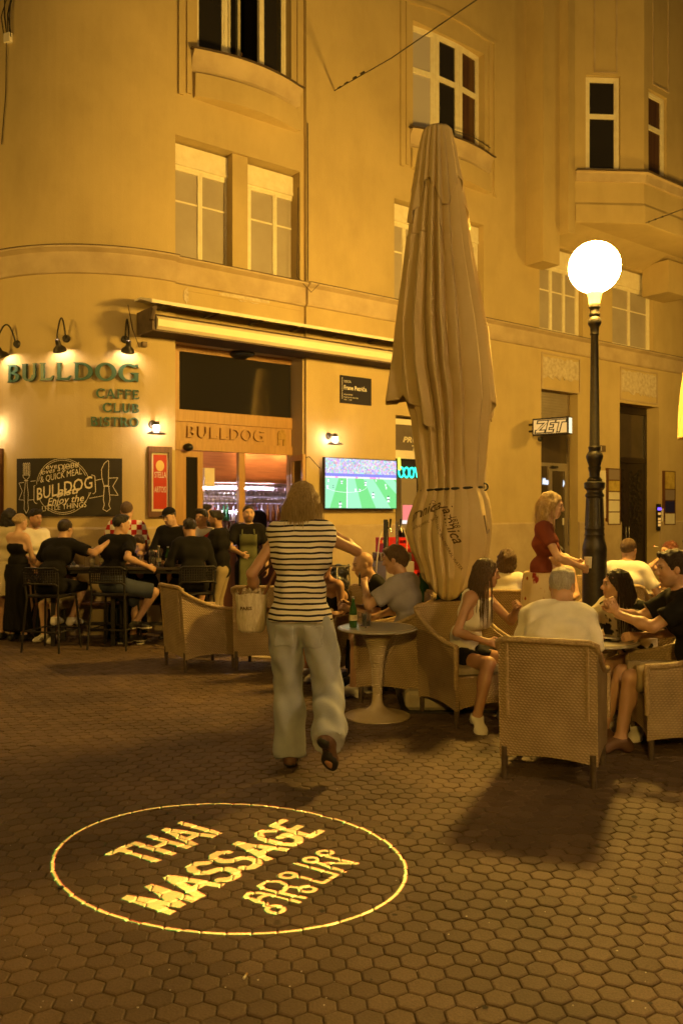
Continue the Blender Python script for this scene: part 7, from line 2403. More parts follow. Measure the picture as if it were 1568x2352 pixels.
def hair_part(p, body, style, m, h):
    S = p.S * (.96 if p.sex == 'f' else 1.0); M = p.Hm; c = p.hc
    P = lambda x, y, z: c + M @ (np.array([x, y, z]) * S)
    F = Field(.02)
    hf = min(h, .011)
    up, fw = M @ [0, 0, 1], M @ [0, 1, 0]
    if style == 'short':
        F.ell(P(0, -.016, .034), np.array([.081, .099, .092]) * S, M)
        F.ell(P(0, .03, .098), np.array([.058, .055, .026]) * S, M, k=.03)
        F.clip(P(0, .062, .058), nrm(fw * .8 - up * .75)); F.clip(P(0, 0, -.005), -up + fw * .8)
        w, wf_ = .004, 90
    elif style == 'crop':
        F.ell(P(0, -.014, .031), np.array([.081, .101, .0945]) * S, M)
        F.clip(P(0, .062, .062), nrm(fw * .8 - up * .75)); F.clip(P(0, 0, .005), -up + fw * .75)
        w, wf_ = .0015, 90
    elif style == 'quiff':
        F.ell(P(0, -.016, .036), np.array([.081, .099, .096]) * S, M)
        F.cap(P(-.035, .055, .105), P(.035, .055, .105), .030 * S, k=.03)
        F.clip(P(0, .075, .070), nrm(fw * .9 - up * .45)); F.clip(P(0, 0, .0), -up + fw * .8)
        w, wf_ = .005, 80
    elif style == 'fringe':            # fuller short hair with nape
        F.ell(P(0, -.020, .030), np.array([.086, .104, .098]) * S, M)
        F.cap(P(-.045, .06, .085), P(.045, .06, .085), .028 * S, k=.03)
        F.cap(P(0, -.085, -.02), P(0, -.075, -.06), .045 * S, .030 * S, k=.04)
        F.clip(P(0, .066, .050), nrm(fw * .8 - up * .6)); F.clip(P(0, .02, -.03), nrm(fw * .9 - up * .35))
        w, wf_ = .005, 80
    elif style == 'bun':
        F.ell(P(0, -.016, .034), np.array([.080, .100, .092]) * S, M); F.ell(P(0, -.105, .02), np.array([.042, .038, .042]) * S, M)
        F.clip(P(0, .062, .060), nrm(fw * .8 - up * .75)); F.clip(P(0, -.02, -.04), -up + fw * .5)
        w, wf_ = .003, 80
    else:                              # bob / long : cap plus falling locks
        ln = {'bob': .20, 'long': .47, 'mid': .265, 'updo': .10}[style]
        F.ell(P(0, -.018, .032), np.array([.086, .104, .096]) * S, M)
        F.clip(P(0, .060, .050), nrm(fw * .9 - up * .55))
        dn = np.array([0, 0, -1.0])
        bk = p.A2 @ [0, -1, 0]; rt = M @ [1, 0, 0]
        n = 9
        for q in range(n):
            a = math.radians(-110 + 220 * q / (n - 1))             # round the back of the head
            x, y = .072 * math.sin(a), -.075 * math.cos(a) - .012
            s0 = P(x, y, .02)
            out = nrm(rt * math.sin(a) * .5 + (M @ [0, -1, 0]) * math.cos(a))
            s1 = s0 + dn * (.13 * S) + out * .020 * S
            l2 = (ln - .10) * (1 - .12 * abs(math.sin(a)) + .10 * math.sin(q * 2.7))
            s2 = s1 + dn * l2 * S + out * (.012 if style != 'long' else .03) * S
            F.cap(s0, s1, .036 * S, .034 * S, k=.02); F.cap(s1, s2, .034 * S, .014 * S, k=.018)
        w, wf_ = .006, 55
        if h < .016:                   # loose strands over the mass of hair
            rr = np.random.default_rng(5); q_ = MB()
            for z_ in range(190):
                a = math.radians(rr.uniform(-104, 104)); rad = rr.uniform(.97, 1.10)
                x, y = math.sin(a), -math.cos(a)
                out = nrm(rt * x * .6 + (M @ [0, -1, 0]) * math.cos(a))
                pts = [P(x * .02, -.02 + y * .02, .130), P(x * .060 * rad, -.018 + y * .075 * rad, .105), P(x * .086 * rad, -.018 + y * .104 * rad, .04)]
                l2 = ln * rr.uniform(.78, 1.12); sw = rr.normal(0, .006, 3)
                for f_ in (.3, .6, .85, 1.0):
                    pts.append(pts[2] + (dn * l2 * f_ + out * (.028 + .03 * math.sin(f_ * 2.2) * (rad - .9)) + sw * f_ * 2) * S)
                q_.tube([tuple(v) for v in pts], [.0022, .0026, .0026, .0024, .002, .0016, .0008], 4, False)
            q_.build('hair_strands', m, body, 180, False)
    vv = None
    def strands(V):
        q = (V - c) @ M
        a = np.arctan2(q[:, 0], -q[:, 1])
        return .0035 * np.sin(a * 34 + 3 * np.sin(q[:, 2] * 22)) + .002 * np.sin(a * 61 + q[:, 2] * 30)
    return mesh_field('hair', F, m, hf, None, body, wrinkle=w, wf=wf_, seed=int(abs(p.at[0] * 100)), disp=strands if style in ('bob', 'long', 'mid') else None)

def shoe_part(p, body, m, h):
    ms = m if isinstance(m, (list, tuple)) else [m, None]
    for i in (0, 1):
        F = Field(.02); bot, up = p.foot(F, i, .011)
        d = nrm(p.kn[i] - p.an[i])
        F.clip(p.an[i] + up * .018 * p.S, up); F.clip(bot + up * .002, -up)
        mesh_field('shoe', F, ms[0], min(h, .012), None, body)
        if ms[1] is not None:
            F = Field(.02); p.foot(F, i, .014); F.clip(bot + up * .026, up); F.clip(bot - up * .001, -up)
            mesh_field('sole', F, ms[1], min(h, .012), None, body)

# ---- garments
def shirt(m, sleeve=.6, hem=-.10, g=.014, wr=.006, neck=0.0, loose=0.0, name='shirt', seed=3, k=.05, sg=.010):
    def f(p, body, h):
        F = Field(k); S = p.S
        p.torso(F, g + loose)
        up, up2 = p.A @ [0, 0, 1], p.A2 @ [0, 0, 1]
        if sleeve > 0:
            for i in (0, 1): p.arm(F, i, g + sg, t1=sleeve, cut=True)
        F.clip(p.pel + up * hem * S, -up)
        fw2 = p.A2 @ [0, 1, 0]
        F.clip(p.neck0 + up2 * (.050 - neck) * S, nrm(up2 + fw2 * .22))
        mesh_field(name, F, m, min(h, .015), None, body, wrinkle=wr, wf=17, seed=seed)
    return f
def tank(m, hem=-.10, g=.012, wr=.005, drop=.0, strap=.06, name='top', seed=4):
    def f(p, body, h):
        F = Field(.05); S = p.S
        p.torso(F, g)
        up, up2 = p.A @ [0, 0, 1], p.A2 @ [0, 0, 1]; rt2 = p.A2 @ [1, 0, 0]; fw2 = p.A2 @ [0, 1, 0]
        F.clip(p.pel + up * hem * S, -up)
        F.clip(p.neck0 + up2 * (.018 - drop) * S, nrm(up2 + fw2 * .35))
        for i, sg in ((0, -1), (1, 1)):
            F.clip(p.sh[i] - rt2 * sg * .030 * S, nrm(rt2 * sg + up2 * .10))
        mesh_field(name, F, m, min(h, .013), None, body, wrinkle=wr, wf=17, seed=seed)
    return f
def trousers(m, length=1.97, g=.014, flare=.006, wr=.006, rise=.10, name='trousers', seed=5, cut=True, tg=None):
    def f(p, body, h):
        F = Field(.045); S = p.S
        up = p.A @ [0, 0, 1]
        p.torso(F, g * .9 if tg is None else tg, upper=False)
        for i in (0, 1): p.leg(F, i, g, t1=length, cut=cut, flare=flare)
        F.clip(p.pel + up * rise * S, up)
        mesh_field(name, F, m, min(h, .015), None, body, wrinkle=wr, wf=15, seed=seed)
    return f
def skirt(m, length=.62, w0=.10, w1=.27, rise=.13, g=.02, name='skirt', depth=.85, ripple=.012):
    def f(p, body, h):
        F = Field(.03); S = p.S
        a = p.pel + np.array([0, 0, rise * S]); b = p.pel + np.array([0, 0, (rise - length) * S])
        F.cap(a, b, (w0 + g) * S * 1.15, w1 * S, k=.02, flat=(np.array([0, 1.0, 0]), 1 / depth if depth < 1 else 1.0), cut0=True, cut1=True)
        p.torso(F, g, upper=False); F.clip(p.pel + np.array([0, 0, rise * S]), (0, 0, 1))
        def rp(V):
            q = V - p.pel; ang = np.arctan2(q[:, 0], q[:, 1]); t = np.clip((rise * S - q[:, 2]) / (length * S), 0, 1)
            return ripple * t * np.sin(ang * 11 + 2 * np.sin(q[:, 2] * 6))
        mesh_field(name, F, m, min(h, .015), None, body, wrinkle=.003, wf=14, disp=rp)
    return f
def apron(m):
    def f(p, body, h):
        F = Field(.05); S = p.S; p.torso(F, .022)
        up, fw, rt = p.A2 @ [0, 0, 1], p.A2 @ [0, 1, 0], p.A2 @ [1, 0, 0]
        for i in (0, 1): p.leg(F, i, .045, t1=.9, cut=True)
        F.clip(p.chest - fw * -.02, -fw); F.clip(p.chest + up * .06 * S, up)
        F.clip(p.chest + rt * .125 * S, rt); F.clip(p.chest - rt * .125 * S, -rt)
        mesh_field('apron', F, m, min(h, .014), None, body, wrinkle=.005, wf=15)
        for sg in (-1, 1):
            F = Field(.01); a = p.chest + up * .06 * S + rt * sg * .085 * S + fw * .125 * S
            F.cap(a, p.neck0 + rt * sg * .075 * S + up * .02 * S + fw * .045 * S, .011, k=.005)
            mesh_field('apron_strap', F, m, .009, None, body)
    return f
def cap_hat(m):
    def f(p, body, h):
        S = p.S; M = p.Hm; c = p.hc
        P = lambda x, y, z: c + M @ (np.array([x, y, z]) * S)
        F = Field(.02); F.ell(P(0, -.014, .045), np.array([.086, .104, .088]) * S, M); F.clip(P(0, 0, .040), M @ [0, 0, -1])
        F.cap(P(-.03, .10, .048), P(.03, .10, .048), .045 * S, k=.01, flat=(M @ np.array([0, 0, 1.0]), 5.5))
        mesh_field('cap', F, m, .010, None, body)
    return f
# ------------------------------------------------------------------ the people
def pattern_mat(name, build, rough=.85):
    m = bpy.data.materials.new(name); m.use_nodes = True
    nt = m.node_tree; b = nt.nodes['Principled BSDF']; b.inputs['Roughness'].default_value = rough; b.inputs['Specular IOR Level'].default_value = .2
    tc = nt.nodes.new('ShaderNodeTexCoord')
    build(nt, b, tc)
    n2 = nt.nodes.new('ShaderNodeTexNoise'); n2.inputs['Scale'].default_value = 160
    bp = nt.nodes.new('ShaderNodeBump'); bp.inputs['Strength'].default_value = .2; bp.inputs['Distance'].default_value = .005
    nt.links.new(tc.outputs['Object'], n2.inputs['Vector']); nt.links.new(n2.outputs['Fac'], bp.inputs['Height']); nt.links.new(bp.outputs['Normal'], b.inputs['Normal'])
    return m
def stripes(nt, b, tc):
    sp_ = nt.nodes.new('ShaderNodeSeparateXYZ'); nt.links.new(tc.outputs['Object'], sp_.inputs[0])
    nz = nt.nodes.new('ShaderNodeTexNoise'); nz.inputs['Scale'].default_value = 5; nt.links.new(tc.outputs['Object'], nz.inputs['Vector'])
    a = nt.nodes.new('ShaderNodeMath'); a.operation = 'MULTIPLY_ADD'; a.inputs[1].default_value = .028; nt.links.new(nz.outputs['Fac'], a.inputs[0]); nt.links.new(sp_.outputs['Z'], a.inputs[2])
    d = nt.nodes.new('ShaderNodeMath'); d.operation = 'DIVIDE'; d.inputs[1].default_value = .0345; nt.links.new(a.outputs[0], d.inputs[0])
    f = nt.nodes.new('ShaderNodeMath'); f.operation = 'FRACT'; nt.links.new(d.outputs[0], f.inputs[0])
    r = nt.nodes.new('ShaderNodeValToRGB'); r.color_ramp.interpolation = 'CONSTANT'
    r.color_ramp.elements[0].color = (.020, .016, .035, 1); r.color_ramp.elements[1].position = .36; r.color_ramp.elements[1].color = (.68, .63, .55, 1)
    nt.links.new(f.outputs[0], r.inputs['Fac']); nt.links.new(r.outputs[0], b.inputs['Base Color'])
STRIPE = pattern_mat('cloth_striped', stripes)
def checks(nt, b, tc):
    c = nt.nodes.new('ShaderNodeTexChecker'); c.inputs['Scale'].default_value = 15
    c.inputs['Color1'].default_value = (.40, .02, .02, 1); c.inputs['Color2'].default_value = (.68, .62, .55, 1)
    mp = nt.nodes.new('ShaderNodeMapping'); mp.inputs['Scale'].default_value = (1, .02, 1); mp.inputs['Location'].default_value = (0, .3, 0)
    nt.links.new(tc.outputs['Object'], mp.inputs[0]); nt.links.new(mp.outputs[0], c.inputs['Vector']); nt.links.new(c.outputs[0], b.inputs['Base Color'])
CHECK = pattern_mat('cloth_checked', checks)
def blotches(base, col, scale, lo, hi, stretch=(1, 1, 1)):
    def f(nt, b, tc):
        mp = nt.nodes.new('ShaderNodeMapping'); mp.inputs['Scale'].default_value = stretch; nt.links.new(tc.outputs['Object'], mp.inputs[0])
        n = nt.nodes.new('ShaderNodeTexNoise'); n.inputs['Scale'].default_value = scale; n.inputs['Detail'].default_value = 3; nt.links.new(mp.outputs[0], n.inputs['Vector'])
        v = nt.nodes.new('ShaderNodeTexVoronoi'); v.inputs['Scale'].default_value = scale * 2.2; nt.links.new(mp.outputs[0], v.inputs['Vector'])
        ad = nt.nodes.new('ShaderNodeMath'); ad.operation = 'MULTIPLY_ADD'; ad.inputs[1].default_value = -.25; nt.links.new(v.outputs['Distance'], ad.inputs[0]); nt.links.new(n.outputs['Fac'], ad.inputs[2])
        r = nt.nodes.new('ShaderNodeValToRGB'); r.color_ramp.elements[0].position = lo; r.color_ramp.elements[0].color = (*base, 1); r.color_ramp.elements[1].position = hi; r.color_ramp.elements[1].color = (*col, 1)
        nt.links.new(ad.outputs[0], r.inputs['Fac']); nt.links.new(r.outputs[0], b.inputs['Base Color'])
    return f
FLORAL = pattern_mat('cloth_floral_skirt', blotches((.60, .50, .30), (.27, .03, .025), 7, .45, .50, (1, 1, .7)))
FLOWER = pattern_mat('cloth_flower_shirt', blotches((.62, .56, .42), (.02, .022, .018), 9, .40, .45))
def sash(nt, b, tc):
    sp_ = nt.nodes.new('ShaderNodeSeparateXYZ'); nt.links.new(tc.outputs['Object'], sp_.inputs[0])
    a = nt.nodes.new('ShaderNodeMath'); a.operation = 'MULTIPLY_ADD'; a.inputs[1].default_value = .75; nt.links.new(sp_.outputs['X'], a.inputs[0]); nt.links.new(sp_.outputs['Z'], a.inputs[2])
    r = nt.nodes.new('ShaderNodeValToRGB'); r.color_ramp.interpolation = 'CONSTANT'
    e = r.color_ramp.elements
    e[0].color = (.66, .62, .55, 1); e[1].position = .56; e[1].color = (.42, .03, .03, 1)
    e2 = e.new(.635); e2.color = (.66, .62, .55, 1)
    d = nt.nodes.new('ShaderNodeMath'); d.operation = 'MULTIPLY'; d.inputs[1].default_value = .5; nt.links.new(a.outputs[0], d.inputs[0])
    nt.links.new(d.outputs[0], r.inputs['Fac']); nt.links.new(r.outputs[0], b.inputs['Base Color'])
SASH = pattern_mat('cloth_sash', sash)
def denim(nt, b, tc):
    n = nt.nodes.new('ShaderNodeTexNoise'); n.inputs['Scale'].default_value = 4; n.inputs['Detail'].default_value = 6; nt.links.new(tc.outputs['Object'], n.inputs['Vector'])
    r = nt.nodes.new('ShaderNodeValToRGB'); r.color_ramp.elements[0].position = .3; r.color_ramp.elements[0].color = (.25, .27, .33, 1); r.color_ramp.elements[1].position = .75; r.color_ramp.elements[1].color = (.42, .44, .50, 1)
    nt.links.new(n.outputs['Fac'], r.inputs['Fac']); nt.links.new(r.outputs[0], b.inputs['Base Color'])
DENIM = pattern_mat('cloth_denim_pale', denim)
BLK = cloth('black', (.010, .009, .009)); WHT = cloth('white', (.78, .74, .67)); CRM = cloth('cream', (.64, .55, .36)); KHK = cloth('khaki', (.34, .27, .16)); NAVY = cloth('navy', (.03, .035, .055))
GRYP = cloth('grey_polo', (.36, .34, .38)); REDT = cloth('rust', (.19, .05, .032)); OLV = cloth('olive', (.12, .125, .065)); GRN = cloth('green', (.02, .07, .035)); DSH = cloth('denim_short', (.06, .07, .10)); BEI = cloth('beige', (.42, .35, .23)); SALM = cloth('salmon', (.50, .28, .2))
WSH = mat('white_shoe', (.70, .66, .6), rough=.6); BSH = mat('black_shoe', (.02, .018, .016), rough=.5); BRS = mat('brown_shoe', (.12, .06, .035), rough=.6)
FAR = dict(h=.022, hf=.0125); NEAR = dict(h=.014, hf=.0068)
def sit(at, face, H=1.75, z=.50, lean=4, curve=8, fy=.40, **k):
    k.setdefault('feet', [(-.11, fy, .085), (.11, fy, .085)]); k.setdefault('knees', [(-.15, 1, .8), (.15, 1, .8)])
    k.setdefault('hands', [(-.15, .30, .66), (.15, .30, .66)])
    return Person(at, face, H, pelvis=(0, -.07, z), lean=lean, curve=curve, **k)
fa = face_angle

# 1 walking woman
p = Person((-.26, 5.42), R(-4), 1.80, 'f', pelvis=(0.0, -.02, .93), lean=4, curve=2, head=(-6, 4, 0), twist=-3,
           hands=[(-.29, .13, 1.03), (.14, .20, 1.49)], elbows=[(-.5, -1, 0), (.95, -.1, -.8)], feet=[(-.07, .05, .085), (.20, -.30, .26)], knees=[(-.05, 1, 0), (.08, 1, -.3)],
           toes=[(-.1, 1, -.05), (.2, .55, -.85)], curl=(.7, .9), build=.93)
walker = build_person(p, 'woman in striped sleeveless top and wide pale jeans walking away across the paving', 'tan', **NEAR, hair='mid', haircol='dblond',
    clothes=[shirt(STRIPE, sleeve=.10, hem=-.02, g=.016, wr=.006, neck=.0, name='striped_top', loose=.026), trousers(DENIM, 2.06, .024, .046, .013, .02, 'jeans', 8, tg=.012)], shoes=(BRS, BSH))
# jeans details: back pockets, waistband seam and hems follow the cloth
def jean_patch(nm, clips, g_):
    F = Field(.045); p.torso(F, .012 + g_, upper=False)
    for i in (0, 1): p.leg(F, i, .024 + g_, t1=2.06, cut=True, flare=.046)
    for c, n in clips: F.clip(c, n)
    mesh_field(nm, F, DENIM, .011, None, walker, wrinkle=.013, wf=15, seed=8)
for sx in (-1, 1):
    c = p.pel + np.array([sx * .098, 0, -.10])
    jean_patch('back_pocket', [(c + (.062, 0, 0), (1, 0, .06 * sx)), (c - (.062, 0, 0), (-1, 0, -.06 * sx)), (c + (0, 0, .075), (0, 0, 1)), (c - (0, 0, .075), (.0, 0, -1)), (p.pel, (0, 1, 0))], .006)
jean_patch('yoke_seam', [(p.pel + (0, 0, -.008), (0, 0, 1)), (p.pel + (0, 0, -.020), (0, 0, -1)), (p.pel, (0, 1, 0))], .004)
# 2 right table
p = sit(FC, FCA, 1.76, lean=14, curve=20, head=(-14, 8, 0), hands=[(-.13, .38, .70), (.14, .40, .70)], elbows=[(-.4, -.3, -1), (.4, -.3, -1)], build=1.0)
build_person(p, 'grey haired man in white T-shirt seated with his back to the street', 'mid', **NEAR, hair='short', haircol='grey', clothes=[shirt(WHT, .75, -.10, .014, .011, loose=.006), trousers(BEI, 1.0, .018, .01, name='shorts')], shoes=(BSH, WSH))
p = sit(CD, fa(.40, -.917), 1.68, sex='f', lean=10, curve=10, twist=28, head=(42, 4, 0), hands=[(-.24, .36, .93), (-.02, .26, .66)], elbows=[(-.6, .2, -1), (.9, -.3, -.2)],
        feet=[(-.20, .26, .085), (.16, .40, .10)], knees=[(-.4, 1, .8), (-.35, 1, .8)], toes=[(-.3, 1, 0), (.25, 1, -.3)], curl=(.9, .4))
build_person(p, 'long haired woman in white sleeveless blouse and black shorts, legs crossed', 'tan', **NEAR, hair='long', haircol='brown', clothes=[tank(WHT, -.06, .020, .008), trousers(BLK, .55, .014, .012, name='shorts')], shoes=(WSH, WSH))
p = sit(CE, fa(-.55, -.75), 1.70, sex='f', lean=24, curve=14, twist=-14, head=(-42, -6, 0), hands=[(-.16, .50, .78), (.22, .48, .76)], elbows=[(-1, 0, -.4), (1, 0, -.4)])
build_person(p, 'dark haired woman in black and cream flowered shirt leaning on the table', 'mid', **NEAR, hair='long', haircol='dbrown', clothes=[shirt(FLOWER, .95, -.10, .018, .008, loose=.015), trousers(BLK, 1.0, .014, name='shorts')], shoes=(WSH, WSH))
p = sit(CF, fa(-.98, .12), 1.80, lean=0, curve=12, head=(4, 6, 0), hands=[(-.02, .42, .90), (.05, .43, .92)], elbows=[(-.8, -.1, -.8), (.8, -.1, -.8)], feet=[(-.10, .42, .085), (.14, .50, .085)], curl=(1.1, 1.0), handdir=[(.3, .5, .9), (-.3, .5, .9)])
build_person(p, 'man in black T-shirt and khaki shorts with clasped hands, wearing sandals', 'mid', **NEAR, hair='fringe', haircol='dbrown', stubble=.3, clothes=[shirt(BLK, .70, -.10, .016), trousers(KHK, .95, .020, .016, name='shorts')], shoes=(BRS, None))
# 3 standing woman
p = Person((1.80, 7.75), fa(.96, -.28), 1.78, 'f', pelvis=(0, 0, .94), lean=3, curve=2, head=(4, 10, 0), hands=[(-.05, .33, 1.16), (.10, .35, 1.13)], elbows=[(-1, -.6, -.2), (1, -.6, -.2)], curl=(.8, .9))
build_person(p, 'blonde woman in rust red top and flowered skirt standing by the lamp post', 'fair', **NEAR, hair='mid', haircol='blond', clothes=[shirt(REDT, .55, -.02, .010, .004, name='top'), skirt(FLORAL, .95, .13, .27)], shoes=(WSH, None))
# 4 middle table
p = sit(CCH, fa(-.88, .42), 1.76, lean=-2, curve=12, head=(8, 12, 0), hands=[(-.10, .30, .98), (.16, .32, .68)], elbows=[(-.7, 0, -.8), (.7, -.4, -.4)], curl=(.9, .5))
build_person(p, 'brown haired man in grey polo shirt holding a vape to his mouth', 'mid', **NEAR, hair='fringe', haircol='brown', clothes=[shirt(GRYP, .75, -.10, .018, .006), trousers(BEI, 1.0, .018, .012, name='shorts')], shoes=(WSH, WSH))
p = sit(CN, fa(-1, -.1), 1.76, lean=22, curve=12, head=(6, 8, 0), hands=[(-.12, .42, .72), (.12, .42, .74)])
build_person(p, 'bald man in black shirt seated behind the man in the polo shirt', 'mid', h=.018, hf=.009, clothes=[shirt(BLK, .7), trousers(BLK, 1.9)], shoes=(BSH, None))
p = sit(CG, fa(-.8, -.6), 1.66, sex='f', lean=18, curve=14, head=(20, 6, 0), hands=[(-.12, .42, .66), (.12, .42, .66)])
build_person(p, 'bare shouldered woman in black top seated beyond the walking woman', 'tan', h=.018, hf=.010, hair='bun', haircol='dbrown', clothes=[tank(BLK, .06, .010, drop=.10), trousers(BEI, .8, .014, name='shorts')], shoes=(WSH, WSH))
p = sit(CM, fa(-.3, -.9), 1.75, lean=8, curve=14, head=(20, 22, 0), hands=[(-.1, .32, .72), (.12, .34, .70)], feet=[(-.12, .42, .085), (.16, .46, .085)])
build_person(p, 'person in dark green shirt and khaki trousers half hidden behind the parasol', 'mid', h=.018, hf=.010, hair='short', haircol='brown', clothes=[shirt(GRN, .8), trousers(KHK, 1.9)], shoes=(BSH, WSH))
# 5 right background
p = sit(CI, fa(.2, 1), 1.66, sex='f', lean=6, head=(-20, 4, 0))
build_person(p, 'brown haired woman in white shirt seated behind the parasol, facing away', 'fair', **FAR, hair='mid', haircol='brown', clothes=[shirt(WHT, .8), trousers(NAVY, 1.9)], shoes=(BSH, None))
p = sit(CJ, fa(-.5, -.8), 1.66, sex='f', lean=6, head=(-30, 12, 0))
build_person(p, 'dark haired woman in cream top seated by the glass door', 'fair', **FAR, hair='bun', haircol='black', clothes=[tank(CRM, -.1), trousers(NAVY, 1.9)], shoes=(BSH, None))
p = sit(CH, fa(.55, .8), 1.78, lean=8, curve=10, head=(-10, 4, 0), hands=[(-.2, .38, .72), (.26, .32, .72)])
build_person(p, 'short haired man in white T-shirt facing away behind the lamp post', 'mid', **FAR, hair='crop', haircol='brown', clothes=[shirt(WHT, .75), trousers(NAVY, 1.9)], shoes=(BSH, None))
p = sit(CK, fa(-.8, -.5), 1.68, sex='f', lean=8, curve=8, head=(-25, 6, 0), hands=[(-.12, .40, .74), (.05, .24, 1.12)], elbows=[(-1, -.2, -.3), (.8, .2, -.9)], curl=(.5, .7))
build_person(p, 'red haired woman smoking a cigarette by the black door', 'fair', **FAR, hair='long', haircol='red', clothes=[tank(BLK, -.1), trousers(BLK, 1.9)], shoes=(BSH, None))
p = sit(CL, fa(-.95, .2), 1.78, lean=4, curve=12, head=(15, 8, 0), hands=[(-.05, .34, .86), (.12, .36, .8)])
build_person(p, 'dark haired man in beige shirt seated next to the smoking woman', 'mid', **FAR, hair='fringe', haircol='black', clothes=[shirt(BEI, .75), trousers(KHK, 1.0, name='shorts')], shoes=(BSH, None))
# 6 bar tables on the left
p = Person((-4.25, 10.9), R(-5), 1.64, 'f', head=(-10, 4, 0), hands=[(-.22, .15, .95), (.27, .10, .92)])
build_person(p, 'black haired woman in cream blouse and short flared skirt at the left', 'tan', **FAR, hair='bob', haircol='black', clothes=[shirt(CRM, 1.5, .06, .022, .006, loose=.02, name='blouse', sg=.022), skirt(CRM, .46, .12, .25, .13)], shoes=(BSH, None))
p = Person((-4.07, 10.75), R(-20), 1.58, 'f', head=(-15, 6, 0), hands=[(-.15, .25, 1.0), (.15, .25, 1.0)])
build_person(p, 'fair haired woman in long black dress with bare back', 'fair', **FAR, hair='bun', haircol='dblond', clothes=[tank(BLK, .0, .012, drop=.16), skirt(BLK, .92, .12, .20, .14)], shoes=(BSH, None))
p = Person((-3.98, 11.02), R(-130), 1.63, head=(10, 8, 0), hands=[(-.15, .25, 1.0), (.15, .25, 1.0)])
build_person(p, 'dark haired man facing the woman in the long black dress', 'tan', **FAR, hair='quiff', haircol='black', stubble=.5, clothes=[shirt(WHT, .7), trousers(NAVY)], shoes=(BSH, None))
def high(at, face, H=1.75, z=.765, **k):
    k.setdefault('feet', [(-.11, .26, .34), (.11, .26, .34)]); k.setdefault('knees', [(-.3, 1, .5), (.3, 1, .5)]); k.setdefault('hands', [(-.15, .36, .98), (.15, .36, .98)])
    k.setdefault('lean', 10); k.setdefault('curve', 14)
    return Person(at, face, H, pelvis=(0, -.03, z), **k)
p = high(S4, R(-12), 1.76, lean=14, curve=18, head=(-10, 4, 0), hands=[(-.10, .36, 1.0), (.56, .34, 1.27)], elbows=[(-1, -.2, -.4), (.6, -.5, -.6)])
build_person(p, 'man in black T-shirt on a stool reaching across the table', 'mid', **FAR, hair='crop', haircol='dbrown', clothes=[shirt(BLK, .75, -.12), trousers(BLK, 1.0, name='shorts')], shoes=(WSH, None))
p = high(S6, R(-55), 1.76, lean=6, curve=10, twist=42, head=(-48, 4, 0), hands=[(-.10, .30, 1.0), (.28, .28, .98)], feet=[(-.02, .22, .12), (.14, .20, .30)], knees=[(-.1, 1, .4), (.4, 1, .4)])
build_person(p, 'black haired man in black T-shirt and denim shorts on a bar stool', 'mid', **FAR, hair='short', haircol='black', clothes=[shirt(BLK, .70, -.12), trousers(DSH, .95, .022, .02, name='shorts')], shoes=(BSH, WSH))
p = high(S10, R(20), 1.74, lean=8, curve=16, head=(10, 14, 0), hands=[(-.25, .30, .82), (.15, .34, .98)])
build_person(p, 'black haired man in dark shirt on a stool, his back to the empty armchair', 'tan', **FAR, hair='short', haircol='black', clothes=[shirt(BLK, 1.2, -.12), trousers(BLK, 1.0, name='shorts')], shoes=(BSH, None))
p = Person((-3.50, 11.02), R(155), 1.62, 'f', pelvis=(0, -.02, .57), lean=12, curve=14, head=(25, 14, 0), hands=[(-.15, .36, .98), (.15, .36, .98)], feet=[(-.1, .38, .085), (.1, .38, .085)], knees=[(0, 1, .8)] * 2)
build_person(p, 'fair haired woman bent over the table below the chalkboard', 'fair', **FAR, hair='mid', haircol='dblond', clothes=[shirt(NAVY, .6), trousers(BEI, .9, name='shorts')], shoes=(WSH, None))
p = Person((-2.52, 11.02), R(172), 1.72, pelvis=(0, -.02, .57), lean=8, curve=14, head=(-6, 20, 0), hands=[(-.05, .30, 1.06), (.07, .30, 1.06)], feet=[(-.1, .38, .085), (.1, .38, .085)], knees=[(0, 1, .8)] * 2, curl=(.8, .8))
build_person(p, 'man in black T-shirt on the bench looking at his phone', 'mid', **FAR, hair='quiff', haircol='dbrown', stubble=.35, clothes=[shirt(BLK, .6), trousers(BLK, 1.9)], shoes=(BSH, WSH))
p = Person((-2.80, 11.12), R(12), 1.73, head=(-14, 4, 0), hands=[(-.28, .12, .95), (.28, .12, .95)])
build_person(p, 'man in red and white checked shirt standing with his back turned', 'fair', **FAR, hair='crop', haircol='brown', clothes=[shirt(CHECK, .85, -.10, .018, loose=.015), trousers(NAVY)], shoes=(BSH, None))
p = Person((-2.16, 11.05), R(170), 1.66, lean=2, head=(-22, 18, 8), hands=[(-.08, .26, 1.06), (.10, .27, 1.10)], elbows=[(-1, -.6, -.2), (1, -.6, -.2)], curl=(.7, .8))
build_person(p, 'man in black cap and black sweatshirt reading his phone', 'fair', **FAR, hair='crop', haircol='dbrown', stubble=.25, clothes=[shirt(BLK, 1.3, -.10, .018), cap_hat(BLK), trousers(BLK)], shoes=(BSH, None))
p = Person((-1.84, 11.35), R(165), 1.63, head=(-10, 2, 0), hands=[(-.18, .20, 1.0), (.18, .22, 1.0)])
build_person(p, 'man in white football shirt with red diagonal sash', 'tan', **FAR, hair='quiff', haircol='black', clothes=[shirt(SASH, .7, -.10), trousers(BLK)], shoes=(BSH, None))
p = Person((-1.56, 11.15), R(80), 1.62, lean=4, head=(6, 4, 0), hands=[(-.10, .36, 1.02), (.12, .36, 1.02)], elbows=[(-.8, -.8, -.3), (.8, -.8, -.3)])
build_person(p, 'bearded man in black T-shirt and khaki trousers standing by the empty armchair', 'tan', **FAR, hair='quiff', haircol='black', stubble=.8, clothes=[shirt(BLK, .85, -.12, .02), trousers(KHK)], shoes=(BSH, None))
